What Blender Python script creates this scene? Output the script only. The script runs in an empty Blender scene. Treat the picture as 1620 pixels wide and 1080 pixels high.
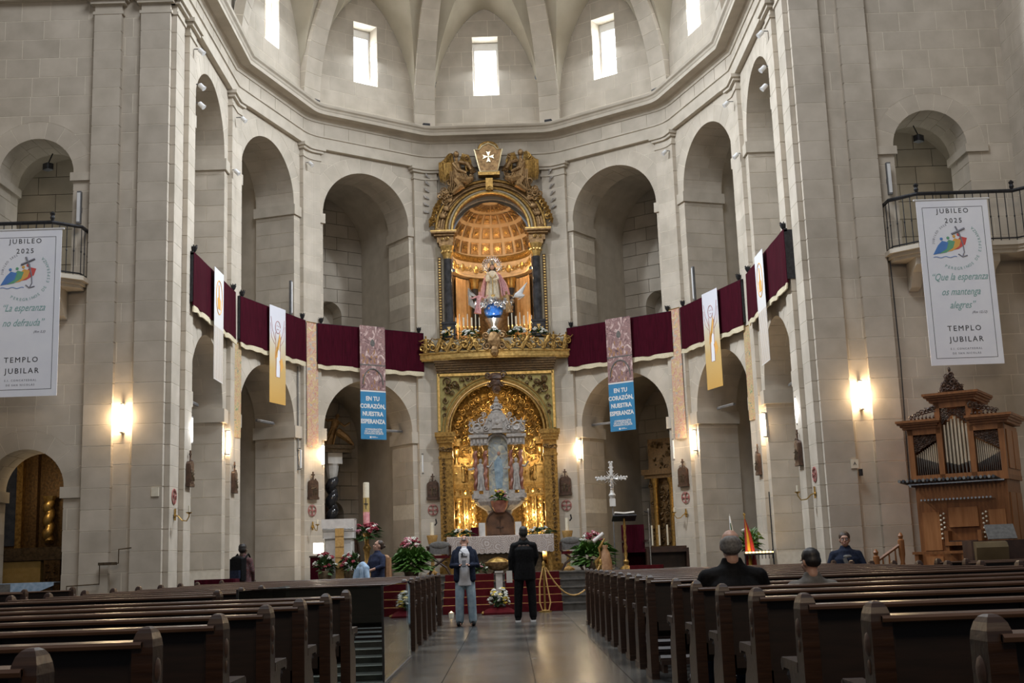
import bpy, bmesh, math, random
from math import pi, sin, cos, sqrt, radians, atan2
from mathutils import Vector, Matrix, noise
random.seed(7)
SC = bpy.context.scene
COL = SC.collection

# ------------------------------------------------------------------ camera
FPX = 1900.0
CAMZ = 1.15
cam_d = bpy.data.cameras.new('camera'); cam = bpy.data.objects.new('camera', cam_d); COL.objects.link(cam)
cam_d.sensor_width = 36.0; cam_d.lens = FPX/1620.0*36.0; cam_d.clip_end = 200
_p = math.atan(344/1900.0); _y = math.atan(15/1900.0*math.cos(_p))
cam.matrix_world = (Matrix.Translation((0, 0, CAMZ)) @ Matrix.Rotation(-_y, 4, 'Z') @ Matrix.Rotation(_p, 4, 'X')
                    @ Matrix.Rotation(pi/2, 4, 'X') @ Matrix.Rotation(-0.035, 4, 'Z'))
SC.camera = cam

# ------------------------------------------------------------------ world and exposure
W = bpy.data.worlds.new('daylight'); SC.world = W; W.use_nodes = True
W.node_tree.nodes['Background'].inputs[0].default_value = (0.80, 0.88, 1.0, 1)
W.node_tree.nodes['Background'].inputs[1].default_value = 0.11
SC.view_settings.view_transform = 'Standard'; SC.view_settings.look = 'None'
SC.view_settings.gamma = 1.0; SC.view_settings.exposure = 0.42
SC.view_settings.use_curve_mapping = False
try:
    SC.cycles.use_denoising = True
    SC.cycles.max_bounces = 6; SC.cycles.diffuse_bounces = 3; SC.cycles.glossy_bounces = 3
    SC.cycles.transmission_bounces = 6; SC.cycles.transparent_max_bounces = 8
    SC.cycles.sample_clamp_indirect = 4.0
    SC.cycles.caustics_reflective = False; SC.cycles.caustics_refractive = False
except Exception: pass

def area(name, loc, target, size, size_y, power, color=(1, 1, 1), spread=pi):
    l = bpy.data.lights.new(name, 'AREA'); l.shape = 'RECTANGLE'; l.size = size; l.size_y = size_y
    l.energy = power; l.color = color; l.spread = spread
    o = bpy.data.objects.new(name, l); COL.objects.link(o); o.location = loc
    d = Vector(target)-Vector(loc); o.rotation_euler = d.to_track_quat('-Z', 'Y').to_euler()
    return o
def point(name, loc, power, color, r=0.1):
    l = bpy.data.lights.new(name, 'POINT'); l.energy = power; l.color = color; l.shadow_soft_size = r
    o = bpy.data.objects.new(name, l); COL.objects.link(o); o.location = loc; return o
def spot(name, loc, target, power, color, ang=60, r=0.1, blend=0.6):
    l = bpy.data.lights.new(name, 'SPOT'); l.energy = power; l.color = color; l.shadow_soft_size = r
    l.spot_size = radians(ang); l.spot_blend = blend
    o = bpy.data.objects.new(name, l); COL.objects.link(o); o.location = loc
    o.rotation_euler = (Vector(target)-Vector(loc)).to_track_quat('-Z', 'Y').to_euler(); return o

# plan of the sanctuary: half a decagon closed in front by two straight bays
XC = -0.23; R = 5.94; YC = 26.9; Y0 = 21.7
WARM = (1.0, 0.72, 0.42); WARMW = (1.0, 0.84, 0.66); COOL = (0.86, 0.93, 1.0)
def PK(k, s, r=R):
    a = radians(36*k); return Vector((XC+s*r*cos(a), YC+r*sin(a)))
# daylight from the windows of the drum (one lamp on each window) and from the crossing lantern
for k, s in ((.5, -1), (1.5, -1), (2.5, 1), (1.5, 1), (.5, 1)):
    a = radians(36*k); c = Vector((XC+s*5.55*cos(a), YC+5.55*sin(a), 15.1))
    area('window_daylight', c, (XC, YC, 10.5), 0.7, 1.7, 60, COOL)
for s in (-1, 1):
    area('side_window_daylight', (XC+s*5.6, 24.1, 15.3), (XC-s*5.9, 23.5, 6.0), 0.9, 2.2, 640, COOL, 1.9)
area('crossing_lantern_daylight', (XC, 12.0, 19.0), (XC, 15.5, 0), 7, 7, 1250, (.93, .96, 1.0))
area('nave_warm_fill', (1.0, -3.0, 9.0), (0, 21, 3), 5, 3, 330, (1.0, .78, .55))  # added warm fill from behind the camera, no chandelier hangs there

# ------------------------------------------------------------------ materials
MATS = {}
def new_mat(name):
    m = bpy.data.materials.new(name); m.use_nodes = True; MATS[name] = m
    return m, m.node_tree, m.node_tree.nodes['Principled BSDF']
def N(nt, t, **kw):
    n = nt.nodes.new(t)
    for k, v in kw.items(): setattr(n, k, v)
    return n
def setup(b, rough, metal=0.0, spec=0.5):
    b.inputs['Roughness'].default_value = rough; b.inputs['Metallic'].default_value = metal
    b.inputs['Specular IOR Level'].default_value = spec
def ramp(nt, stops):
    r = N(nt, 'ShaderNodeValToRGB'); e = r.color_ramp.elements
    while len(e) < len(stops): e.new(0.5)
    for i, (p, c) in enumerate(stops): e[i].position = p; e[i].color = (*c, 1)
    return r
def mat_noise(name, c1, c2, scale=8, rough=.6, metal=0, bump=0.0, detail=4, rnd=0.0, dist=0.02, stretch=None, spec=.5, coat=0):
    m, nt, b = new_mat(name); setup(b, rough, metal, spec)
    tc = N(nt, 'ShaderNodeTexCoord'); n = N(nt, 'ShaderNodeTexNoise'); n.inputs['Scale'].default_value = scale
    n.inputs['Detail'].default_value = detail
    src = tc.outputs['Object']
    if stretch:
        mp = N(nt, 'ShaderNodeMapping'); mp.inputs['Scale'].default_value = stretch
        nt.links.new(src, mp.inputs['Vector']); src = mp.outputs['Vector']
    nt.links.new(src, n.inputs['Vector'])
    r = ramp(nt, [(.3, c1), (.7, c2)]); nt.links.new(n.outputs['Fac'], r.inputs['Fac'])
    out = r.outputs['Color']
    if rnd:
        oi = N(nt, 'ShaderNodeObjectInfo'); hs = N(nt, 'ShaderNodeHueSaturation')
        mr = N(nt, 'ShaderNodeMapRange'); mr.inputs['To Min'].default_value = 1-rnd; mr.inputs['To Max'].default_value = 1+rnd
        nt.links.new(oi.outputs['Random'], mr.inputs['Value']); nt.links.new(mr.outputs['Result'], hs.inputs['Value'])
        nt.links.new(out, hs.inputs['Color']); out = hs.outputs['Color']
    nt.links.new(out, b.inputs['Base Color'])
    if bump:
        bp = N(nt, 'ShaderNodeBump'); bp.inputs['Strength'].default_value = bump; bp.inputs['Distance'].default_value = dist
        nt.links.new(n.outputs['Fac'], bp.inputs['Height']); nt.links.new(bp.outputs['Normal'], b.inputs['Normal'])
    if coat: b.inputs['Coat Weight'].default_value = coat
    return m
def mat_emit(name, col, strength):
    m, nt, b = new_mat(name); b.inputs['Base Color'].default_value = (*col, 1)
    b.inputs['Emission Color'].default_value = (*col, 1); b.inputs['Emission Strength'].default_value = strength
    return m

mat_noise('stone', (.425, .373, .302), (.545, .483, .402), 2.2, .85, bump=.25, detail=8, rnd=.07)
mat_noise('stone_smooth', (.44, .388, .315), (.54, .482, .40), 3, .8, bump=.15, detail=6)
mat_noise('mortar', (.62, .56, .46), (.72, .66, .56), 12, .9)
mat_noise('vault_stone', (.385, .34, .258), (.485, .435, .34), 1.2, .85, bump=.2, detail=8)
mat_noise('dark_marble', (.012, .012, .014), (.05, .05, .055), 6, .18, spec=.6)
mat_noise('white_marble', (.50, .49, .47), (.68, .66, .63), 5, .35)
mat_noise('grey_marble', (.30, .28, .26), (.52, .48, .44), 9, .35, detail=8)
mat_noise('red_marble', (.16, .05, .035), (.36, .17, .12), 7, .3, detail=8)
mat_noise('gold', (.40, .25, .075), (.78, .54, .20), 14, .34, metal=.85, bump=.12)
mat_noise('gold_old', (.16, .09, .025), (.46, .28, .08), 18, .40, metal=.75, bump=.2)
mat_noise('gold_dark', (.05, .028, .010), (.16, .09, .03), 20, .5, metal=.4, bump=.4)
mat_noise('gold_green', (.24, .20, .07), (.38, .32, .12), 10, .45, metal=.5)
mat_noise('cream_gold', (.56, .38, .20), (.72, .52, .30), 5, .5)
mat_noise('pale_paint', (.30, .25, .17), (.40, .34, .24), 6, .55)
mat_noise('bronze', (.16, .09, .038), (.40, .25, .11), 16, .45, metal=.6, bump=.2)
mat_noise('shrine_marble', (.22, .20, .185), (.42, .39, .36), 14, .45, bump=.2, detail=8)
mat_noise('cloak', (.42, .13, .15), (.62, .38, .36), 30, .6)
mat_noise('brass', (.45, .28, .08), (.62, .42, .14), 10, .28, metal=.9)
mat_noise('iron', (.012, .012, .014), (.035, .035, .04), 20, .5, metal=.4)
mat_noise('grey_metal', (.16, .165, .17), (.24, .24, .25), 10, .4, metal=.5)
mat_noise('silver', (.55, .55, .56), (.85, .84, .82), 12, .25, metal=.9, bump=.2)
mat_noise('pipe_metal', (.58, .50, .38), (.78, .70, .56), 4, .32, metal=.75, stretch=(3, 3, .4))
mat_noise('pipe_foot', (.14, .135, .13), (.26, .25, .23), 4, .35, metal=.7)
mat_noise('pew_wood', (.016, .0065, .0035), (.046, .021, .011), 6, .33, bump=.1, detail=8, stretch=(.6, 6, 6), spec=.5)
mat_noise('pew_wood_shaded', (.008, .0035, .002), (.020, .009, .0055), 6, .5, detail=8, stretch=(.6, 6, 6))  # same pew wood for the backs, their shade put into the colour
mat_noise('pew_wood_lit', (.060, .032, .020), (.115, .066, .043), 6, .28, detail=6, stretch=(.6, 6, 6))  # same pew wood for the rails, light caught on their edges put into the colour
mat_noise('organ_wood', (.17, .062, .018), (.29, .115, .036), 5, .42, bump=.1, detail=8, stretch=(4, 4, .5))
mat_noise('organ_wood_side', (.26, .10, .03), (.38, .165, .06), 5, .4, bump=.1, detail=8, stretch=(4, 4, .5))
mat_noise('carved_wood', (.035, .017, .010), (.10, .05, .028), 12, .5, bump=.3)
mat_noise('dark_wood', (.022, .010, .007), (.055, .026, .016), 6, .38, detail=6)
mat_noise('brown_wood', (.07, .032, .016), (.14, .065, .03), 6, .45, detail=6)
mat_noise('velvet', (.030, .0015, .006), (.055, .003, .011), 9, .9, spec=.1, bump=.1, stretch=(3, 3, .3))
mat_noise('velvet_red', (.050, .0025, .004), (.080, .005, .008), 9, .85, spec=.12)
mat_noise('fringe', (.52, .45, .30), (.66, .58, .42), 40, .8)
mat_noise('curtain_gold', (.42, .22, .07), (.56, .32, .12), 6, .7)
mat_noise('linen', (.55, .52, .50), (.68, .65, .62), 8, .85)
mat_noise('leaf', (.012, .035, .008), (.045, .10, .02), 20, .5, rnd=.3)
mat_noise('leaf_light', (.035, .10, .015), (.09, .18, .035), 20, .5, rnd=.2)
mat_noise('bloom_white', (.60, .60, .54), (.78, .78, .72), 30, .7)
mat_noise('bloom_red', (.16, .015, .03), (.34, .04, .06), 30, .7)
mat_noise('bloom_pink', (.45, .14, .20), (.60, .30, .34), 30, .7)
mat_noise('bloom_yellow', (.60, .42, .03), (.75, .55, .08), 30, .7)
mat_noise('wax', (.70, .64, .50), (.78, .72, .58), 20, .5)
mat_noise('skin_light', (.42, .23, .16), (.50, .29, .21), 12, .5)
mat_noise('skin_tan', (.30, .15, .095), (.37, .20, .13), 12, .5)
mat_noise('skin_dark', (.055, .028, .018), (.085, .045, .03), 12, .45)
mat_noise('hair_black', (.006, .005, .005), (.018, .015, .013), 60, .5)
mat_noise('hair_grey', (.10, .095, .09), (.22, .21, .20), 60, .6)
mat_noise('hair_brown', (.025, .015, .01), (.06, .035, .022), 60, .5)
mat_noise('cloth_navy', (.010, .014, .028), (.022, .028, .05), 30, .8, spec=.12)
mat_noise('cloth_black', (.003, .003, .0035), (.009, .009, .010), 30, .7, spec=.12)
mat_noise('cloth_white', (.55, .55, .57), (.68, .68, .70), 20, .8)
mat_noise('cloth_grey', (.11, .105, .10), (.17, .165, .155), 20, .85, spec=.12)
mat_noise('denim', (.16, .23, .29), (.32, .40, .45), 9, .85, detail=6, spec=.12)
mat_noise('denim_pale', (.22, .33, .46), (.42, .53, .66), 12, .85, spec=.12)
mat_noise('shirt_blue', (.02, .025, .05), (.04, .05, .09), 30, .85, spec=.12)
mat_noise('tan_leather', (.26, .13, .06), (.40, .22, .11), 15, .6)
mat_noise('white_paint', (.66, .66, .66), (.74, .74, .74), 5, .5)
mat_noise('banner_white', (.78, .79, .86), (.84, .85, .90), 3, .8)
mat_noise('ink', (.02, .02, .025), (.03, .03, .035), 5, .7)
mat_noise('ink_red', (.62, .08, .08), (.70, .12, .10), 5, .7)
mat_noise('ink_orange', (.75, .38, .08), (.80, .45, .12), 5, .7)
mat_noise('ink_green', (.12, .36, .20), (.16, .42, .26), 5, .7)
mat_noise('ink_blue', (.08, .20, .52), (.10, .26, .60), 5, .7)
mat_noise('ink_teal', (.20, .38, .36), (.26, .44, .42), 5, .7)
mat_noise('ink_grey', (.20, .20, .24), (.26, .26, .3), 5, .7)
mat_noise('banner_blue', (.030, .19, .38), (.045, .24, .45), 3, .8)
mat_noise('cross_red', (.34, .11, .10), (.42, .16, .14), 20, .8)
mat_noise('globe_blue', (.02, .10, .45), (.04, .2, .6), 8, .25)
mat_noise('robe_pink', (.60, .16, .20), (.80, .45, .45), 22, .7)
mat_noise('robe_cream', (.58, .48, .34), (.75, .66, .5), 22, .7)
mat_noise('paper', (.62, .58, .52), (.7, .66, .6), 6, .8)
mat_noise('cloth_gold', (.42, .24, .07), (.58, .36, .13), 22, .6)
mat_noise('cloth_yellow', (.42, .30, .10), (.50, .36, .14), 12, .7)
mat_noise('flag_red', (.22, .008, .008), (.28, .012, .01), 10, .7)
mat_noise('flag_yellow', (.38, .22, .012), (.44, .27, .02), 10, .7)
mat_emit('lamp_glow', (1.0, .80, .56), 38.0)
mat_emit('lamp_glow_cool', (.95, .97, 1.0), 9.0)
mat_emit('window_light', (.93, .97, 1.0), 7.0)
mat_emit('candle_light', (1.0, .66, .25), 4.0)

def mat_floor():
    m, nt, b = new_mat('floor_marble'); setup(b, .16, 0, .6)
    tc = N(nt, 'ShaderNodeTexCoord'); n = N(nt, 'ShaderNodeTexNoise'); n.inputs['Scale'].default_value = .9; n.inputs['Detail'].default_value = 10
    n.inputs['Distortion'].default_value = 1.5
    nt.links.new(tc.outputs['Object'], n.inputs['Vector'])
    r = ramp(nt, [(.35, (.035, .035, .033)), (.5, (.06, .06, .056)), (.72, (.12, .115, .105))]); nt.links.new(n.outputs['Fac'], r.inputs['Fac'])
    oi = N(nt, 'ShaderNodeObjectInfo'); hs = N(nt, 'ShaderNodeHueSaturation'); mr = N(nt, 'ShaderNodeMapRange')
    mr.inputs['To Min'].default_value = .75; mr.inputs['To Max'].default_value = 1.25
    nt.links.new(oi.outputs['Random'], mr.inputs['Value']); nt.links.new(mr.outputs['Result'], hs.inputs['Value']); nt.links.new(r.outputs['Color'], hs.inputs['Color'])
    nt.links.new(hs.outputs['Color'], b.inputs['Base Color'])
    n2 = N(nt, 'ShaderNodeTexNoise'); n2.inputs['Scale'].default_value = 3.0; n2.inputs['Detail'].default_value = 5
    nt.links.new(tc.outputs['Object'], n2.inputs['Vector'])
    r2 = N(nt, 'ShaderNodeMapRange'); r2.inputs['To Min'].default_value = .16; r2.inputs['To Max'].default_value = .32
    nt.links.new(n2.outputs['Fac'], r2.inputs['Value']); nt.links.new(r2.outputs['Result'], b.inputs['Roughness'])
    bp = N(nt, 'ShaderNodeBump'); bp.inputs['Strength'].default_value = .06; bp.inputs['Distance'].default_value = .02
    nt.links.new(n2.outputs['Fac'], bp.inputs['Height']); nt.links.new(bp.outputs['Normal'], b.inputs['Normal'])
mat_floor()
def mat_glass():
    m, nt, b = new_mat('clear_glass'); nt.nodes.remove(b)
    out = nt.nodes['Material Output']; tr = N(nt, 'ShaderNodeBsdfTransparent'); gl = N(nt, 'ShaderNodeBsdfGlossy')
    tr.inputs[0].default_value = (.80, .86, .84, 1); gl.inputs['Roughness'].default_value = .02; gl.inputs[0].default_value = (.95, 1, 1, 1)
    fr = N(nt, 'ShaderNodeFresnel'); fr.inputs[0].default_value = 1.5; mx = N(nt, 'ShaderNodeMixShader')
    nt.links.new(fr.outputs[0], mx.inputs[0]); nt.links.new(tr.outputs[0], mx.inputs[1]); nt.links.new(gl.outputs[0], mx.inputs[2])
    nt.links.new(mx.outputs[0], out.inputs[0])
mat_glass()
def mat_floral(name, base, cols, scale):
    m, nt, b = new_mat(name); setup(b, .8)
    tc = N(nt, 'ShaderNodeTexCoord'); v = N(nt, 'ShaderNodeTexNoise'); v.inputs['Scale'].default_value = scale; v.inputs['Detail'].default_value = 3
    v.inputs['Distortion'].default_value = 2.0
    nt.links.new(tc.outputs['Object'], v.inputs['Vector'])
    st = [(.30, cols[0]), (.40, base), (.47, cols[1]), (.53, base), (.60, cols[2]), (.70, cols[3])]
    r = ramp(nt, st); nt.links.new(v.outputs['Fac'], r.inputs['Fac']); nt.links.new(r.outputs['Color'], b.inputs['Base Color'])
mat_floral('floral', (.60, .43, .31), [(.30, .36, .36), (.52, .24, .18), (.56, .40, .16), (.72, .60, .48)], 5)
mat_floral('floral_green', (.50, .42, .24), [(.14, .24, .12), (.42, .18, .12), (.50, .36, .14), (.14, .2, .2)], 9)
mat_floral('photo_print', (.22, .13, .13), [(.06, .035, .045), (.32, .19, .18), (.50, .35, .33), (.64, .52, .48)], 4)
mat_floral('mural', (.36, .36, .30), [(.10, .11, .13), (.26, .30, .34), (.46, .44, .35), (.52, .48, .38)], 4)
mat_floral('plaid', (.05, .02, .022), [(.01, .01, .015), (.16, .05, .045), (.03, .02, .03), (.26, .18, .17)], 24)
def mat_lace():
    m, nt, b = new_mat('lace'); setup(b, .9)
    tc = N(nt, 'ShaderNodeTexCoord'); v = N(nt, 'ShaderNodeTexVoronoi'); v.inputs['Scale'].default_value = 4.2
    nt.links.new(tc.outputs['Object'], v.inputs['Vector'])
    w = N(nt, 'ShaderNodeMath', operation='SINE'); mu = N(nt, 'ShaderNodeMath', operation='MULTIPLY'); mu.inputs[1].default_value = 38
    nt.links.new(v.outputs['Distance'], mu.inputs[0]); nt.links.new(mu.outputs[0], w.inputs[0])
    r = ramp(nt, [(.2, (.34, .28, .25)), (.8, (.52, .46, .43))]); nt.links.new(w.outputs[0], r.inputs['Fac']); nt.links.new(r.outputs['Color'], b.inputs['Base Color'])
mat_lace()

# ------------------------------------------------------------------ mesh building
class MB:
    def __init__(s): s.v = []; s.f = []
    def add(s, vs, fs, M=None):
        b = len(s.v)
        s.v += [tuple(M @ Vector(p)) for p in vs] if M is not None else [tuple(p) for p in vs]
        s.f += [tuple(i+b for i in f) for f in fs]; return s
    def box(s, x0, x1, y0, y1, z0, z1, M=None, ch=0):
        if ch:
            return s.prism([(x0+ch, y0), (x1-ch, y0), (x1, y0+ch), (x1, y1-ch), (x1-ch, y1), (x0+ch, y1), (x0, y1-ch), (x0, y0+ch)], z0, z1, M)
        v = [(x0, y0, z0), (x1, y0, z0), (x1, y1, z0), (x0, y1, z0), (x0, y0, z1), (x1, y0, z1), (x1, y1, z1), (x0, y1, z1)]
        return s.add(v, [(0, 3, 2, 1), (4, 5, 6, 7), (0, 1, 5, 4), (1, 2, 6, 5), (2, 3, 7, 6), (3, 0, 4, 7)], M)
    def prism(s, poly, z0, z1, M=None, caps=True):      # polygon in xy, extruded in z
        n = len(poly); v = [(x, y, z0) for x, y in poly]+[(x, y, z1) for x, y in poly]
        f = [(i, (i+1) % n, n+(i+1) % n, n+i) for i in range(n)]
        if caps: f += [tuple(range(n-1, -1, -1)), tuple(range(n, 2*n))]
        return s.add(v, f, M)
    def slab(s, poly, y0, y1, M=None):                  # polygon in xz, extruded in y
        n = len(poly); v = [(x, y0, z) for x, z in poly]+[(x, y1, z) for x, z in poly]
        f = [(i, (i+1) % n, n+(i+1) % n, n+i) for i in range(n)]+[tuple(range(n)), tuple(range(2*n-1, n-1, -1))]
        return s.add(v, f, M)
    def lathe(s, prof, n=16, M=None, a0=0, a1=2*pi, sx=1, sy=1):
        full = abs(a1-a0-2*pi) < 1e-6; m = n if full else n+1; b = []
        for r, z in prof:
            b += [(r*cos(a0+(a1-a0)*i/n)*sx, r*sin(a0+(a1-a0)*i/n)*sy, z) for i in range(m)]
        f = []
        for j in range(len(prof)-1):
            for i in range(n):
                k = (i+1) % m; f.append((j*m+i, j*m+k, (j+1)*m+k, (j+1)*m+i))
        if full:
            if prof[0][0] > 1e-4: f.append(tuple(range(m-1, -1, -1)))
            if prof[-1][0] > 1e-4: f.append(tuple((len(prof)-1)*m+i for i in range(m)))
        return s.add(b, f, M)
    def tube(s, pts, rad, n=6, M=None, closed=False):
        pts = [Vector(p) for p in pts]; m = len(pts); rr = rad if isinstance(rad, (list, tuple)) else [rad]*m
        b = []; up = None
        for i, p in enumerate(pts):
            if closed: t = pts[(i+1) % m]-pts[i-1]
            else: t = pts[min(i+1, m-1)]-pts[max(i-1, 0)]
            if t.length < 1e-9: t = Vector((0, 0, 1))
            t.normalize()
            if up is None: up = t.orthogonal().normalized()
            else:
                up = up-t*up.dot(t); up = up.normalized() if up.length > 1e-6 else t.orthogonal().normalized()
            sd = t.cross(up)
            b += [p+(up*cos(2*pi*k/n)+sd*sin(2*pi*k/n))*rr[i] for k in range(n)]
        f = []
        for j in range(m if closed else m-1):
            q = (j+1) % m
            for k in range(n): f.append((j*n+k, j*n+(k+1) % n, q*n+(k+1) % n, q*n+k))
        if not closed: f += [tuple(range(n-1, -1, -1)), tuple((m-1)*n+k for k in range(n))]
        return s.add(b, f, M)
    def cyl(s, p0, p1, r, r2=None, n=10, M=None): return s.tube([p0, p1], [r, r if r2 is None else r2], n, M)
    def ball(s, c, r, n=8, M=None, noise_=0):
        rx, ry, rz = r if isinstance(r, (tuple, list)) else (r, r, r); h = max(4, n//2+1)
        v = [(c[0], c[1], c[2]-rz)]; f = []
        for j in range(1, h):
            a = -pi/2+pi*j/h
            for i in range(n):
                q = 1+random.uniform(-noise_, noise_)
                v.append((c[0]+rx*cos(a)*cos(2*pi*i/n)*q, c[1]+ry*cos(a)*sin(2*pi*i/n)*q, c[2]+rz*sin(a)*q))
        v.append((c[0], c[1], c[2]+rz)); L = len(v)-1
        for i in range(n): f.append((0, 1+(i+1) % n, 1+i)); f.append((L, L-n+i, L-n+(i+1) % n))
        for j in range(h-2):
            for i in range(n): f.append((1+j*n+i, 1+j*n+(i+1) % n, 1+(j+1)*n+(i+1) % n, 1+(j+1)*n+i))
        return s.add(v, f, M)
    def mesh(s, name, mat, smooth=False, fix=True):
        me = bpy.data.meshes.new(name); me.from_pydata(s.v, [], s.f)
        for q in (mat if isinstance(mat, (list, tuple)) else [mat]): me.materials.append(MATS[q])
        if fix:
            bm = bmesh.new(); bm.from_mesh(me); bmesh.ops.recalc_face_normals(bm, faces=bm.faces)
            if smooth:
                for fc in bm.faces: fc.smooth = True
                for e in bm.edges:
                    if len(e.link_faces) == 2 and e.calc_face_angle(0) > radians(38): e.smooth = False
            bm.to_mesh(me); bm.free()
        return me
    def build(s, name, mat, parent=None, smooth=False, loc=None, M=None, kind=None, fix=True, label=None):
        return link(name, s.mesh(name, mat, smooth, fix), parent, loc, M, kind, label)
MATOF = {}; M0 = Matrix.Identity(4)
def link(name, data, parent=None, loc=None, M=None, kind=None, label=None):
    o = bpy.data.objects.new(name, data); COL.objects.link(o)
    if M is not None: MATOF[o.name] = M.copy()
    if parent is not None: o.parent = parent
    if M is not None: o.matrix_local = M
    if loc is not None: o.location = loc
    if kind: o['kind'] = kind
    if label: o['label'] = label
    return o
def tag(o, label, cat, group=None):
    o['label'] = label; o['category'] = cat
    if group: o['group'] = group
    return o
def thing(name, label, cat, loc=(0, 0, 0), rz=0, group=None):
    o = bpy.data.objects.new(name, None); COL.objects.link(o); o.empty_display_size = .1
    o.location = loc; o.rotation_euler = (0, 0, rz)
    return tag(o, label, cat, group)
KIDS = {}
def copy_tree(o, parent=None):
    c = o.copy(); COL.objects.link(c)
    if parent is not None: c.parent = parent
    for ch in [x for x in ALLKIDS(o)]: copy_tree(ch, c)
    return c
def ALLKIDS(o): return list(o.children)

# ------------------------------------------------------------------ masonry
def frame(a, b):
    """matrix whose x runs from a to b, y points away from the room, z up"""
    e = (b-a).normalized(); n = Vector((-e.y, e.x)); mid = (a+b)/2
    return e, n
def M_of(a, e, n): return Matrix(((e.x, n.x, 0, a.x), (e.y, n.y, 0, a.y), (0, 0, 1, 0), (0, 0, 0, 1)))
def open_top(op, u, zone):
    """height of the opening at u (None outside); zone = grow radius for ring stones"""
    if op['t'] == 'rect':
        return op['z1'] if op['u0'] < u < op['u1'] else None
    r = op['r']+zone; d = abs(u-op['u'])
    return op['zs']+sqrt(max(r*r-d*d, 0)) if d < r else None
def polys(u0, u1, z0, z1, ops, grow, hi=None):
    us = {u0, u1}
    act = []
    for op in ops:
        if op['t'] == 'rect':
            if z0 < op['z1']-1e-4 and z1 > op['z0']+1e-4:
                act.append((op, 0)); us |= {op['u0'], op['u1']}
        else:
            if z1 > op['z0']+1e-4:
                below = z1 <= op['zs']+1e-4; g = (grow if below else grow+op.get('ring', 0)) if grow != 'bare' else 0.0
                r = op['r']+g; top = op['zs']+r
                if z0 >= top: continue
                act.append((op, g)); us |= {op['u']-r, op['u']+r, op['u']}
                if not below:
                    for z in (z0, z1):
                        dz = z-op['zs']
                        if 0 < dz < r: w = sqrt(r*r-dz*dz); us |= {op['u']-w, op['u']+w}
                    for k in range(1, 24): us.add(op['u']-r*cos(pi*k/24))
    if hi:
        for k in range(13): us.add(u0+(u1-u0)*k/12)
    us = sorted(x for x in us if u0-1e-6 <= x <= u1+1e-6); q = [us[0]]
    for x in us[1:]:
        if x-q[-1] > 1e-4: q.append(x)
    us = q; segs = []; cur = None
    for a, b in zip(us, us[1:]):
        m = (a+b)/2; la = lb = z0; touch = False
        for op, g in act:
            if op['t'] == 'rect':
                if op['u0'] < m < op['u1']: la = lb = z1+1
            else:
                r = op['r']+g
                if abs(m-op['u']) < r:
                    if z1 <= op['zs']+1e-4: la = lb = z1+1
                    else:
                        f = lambda u: op['zs']+sqrt(max(r*r-(u-op['u'])**2, 0))
                        la = max(la, f(a)); lb = max(lb, f(b))
        ha = min(z1, hi(a)) if hi else z1; hb = min(z1, hi(b)) if hi else z1
        if (ha-la < .004 and hb-lb < .004): cur = None; continue
        la = min(la, ha); lb = min(lb, hb)
        if cur is None: cur = [[(a, la)], [(a, ha)]]; segs.append(cur)
        cur[0].append((b, lb)); cur[1].append((b, hb))
    out = []
    for lo, up in segs:
        p = lo+up[::-1]; r = []
        for x in p:
            if not r or (abs(x[0]-r[-1][0])+abs(x[1]-r[-1][1])) > 1e-4: r.append(x)
        if len(r) > 1 and abs(r[0][0]-r[-1][0])+abs(r[0][1]-r[-1][1]) < 1e-4: r.pop()
        if len(r) >= 3: out.append(r)
    return out
def simplify(p):
    q = []
    n = len(p)
    for i in range(n):
        a, b, c = p[i-1], p[i], p[(i+1) % n]
        if abs((b[0]-a[0])*(c[1]-b[1])-(b[1]-a[1])*(c[0]-b[0])) > 1e-6: q.append(b)
    return q if len(q) >= 3 else p
JT = .007
def block(poly, d, parent, M, mat='stone', proud=0.0, off=0.0):
    mb = MB(); mb.slab(simplify(poly), off-proud, off+d); return mb.build('stone_block', mat, parent, M=M, fix=True)
def courses(z0, z1, keys, h):
    ks = sorted({z0, z1} | {k for k in keys if z0 < k < z1}); out = []
    for a, b in zip(ks, ks[1:]):
        n = max(1, round((b-a)/h)); out += [(a+(b-a)*i/n, a+(b-a)*(i+1)/n) for i in range(n)]
    return out
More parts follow.
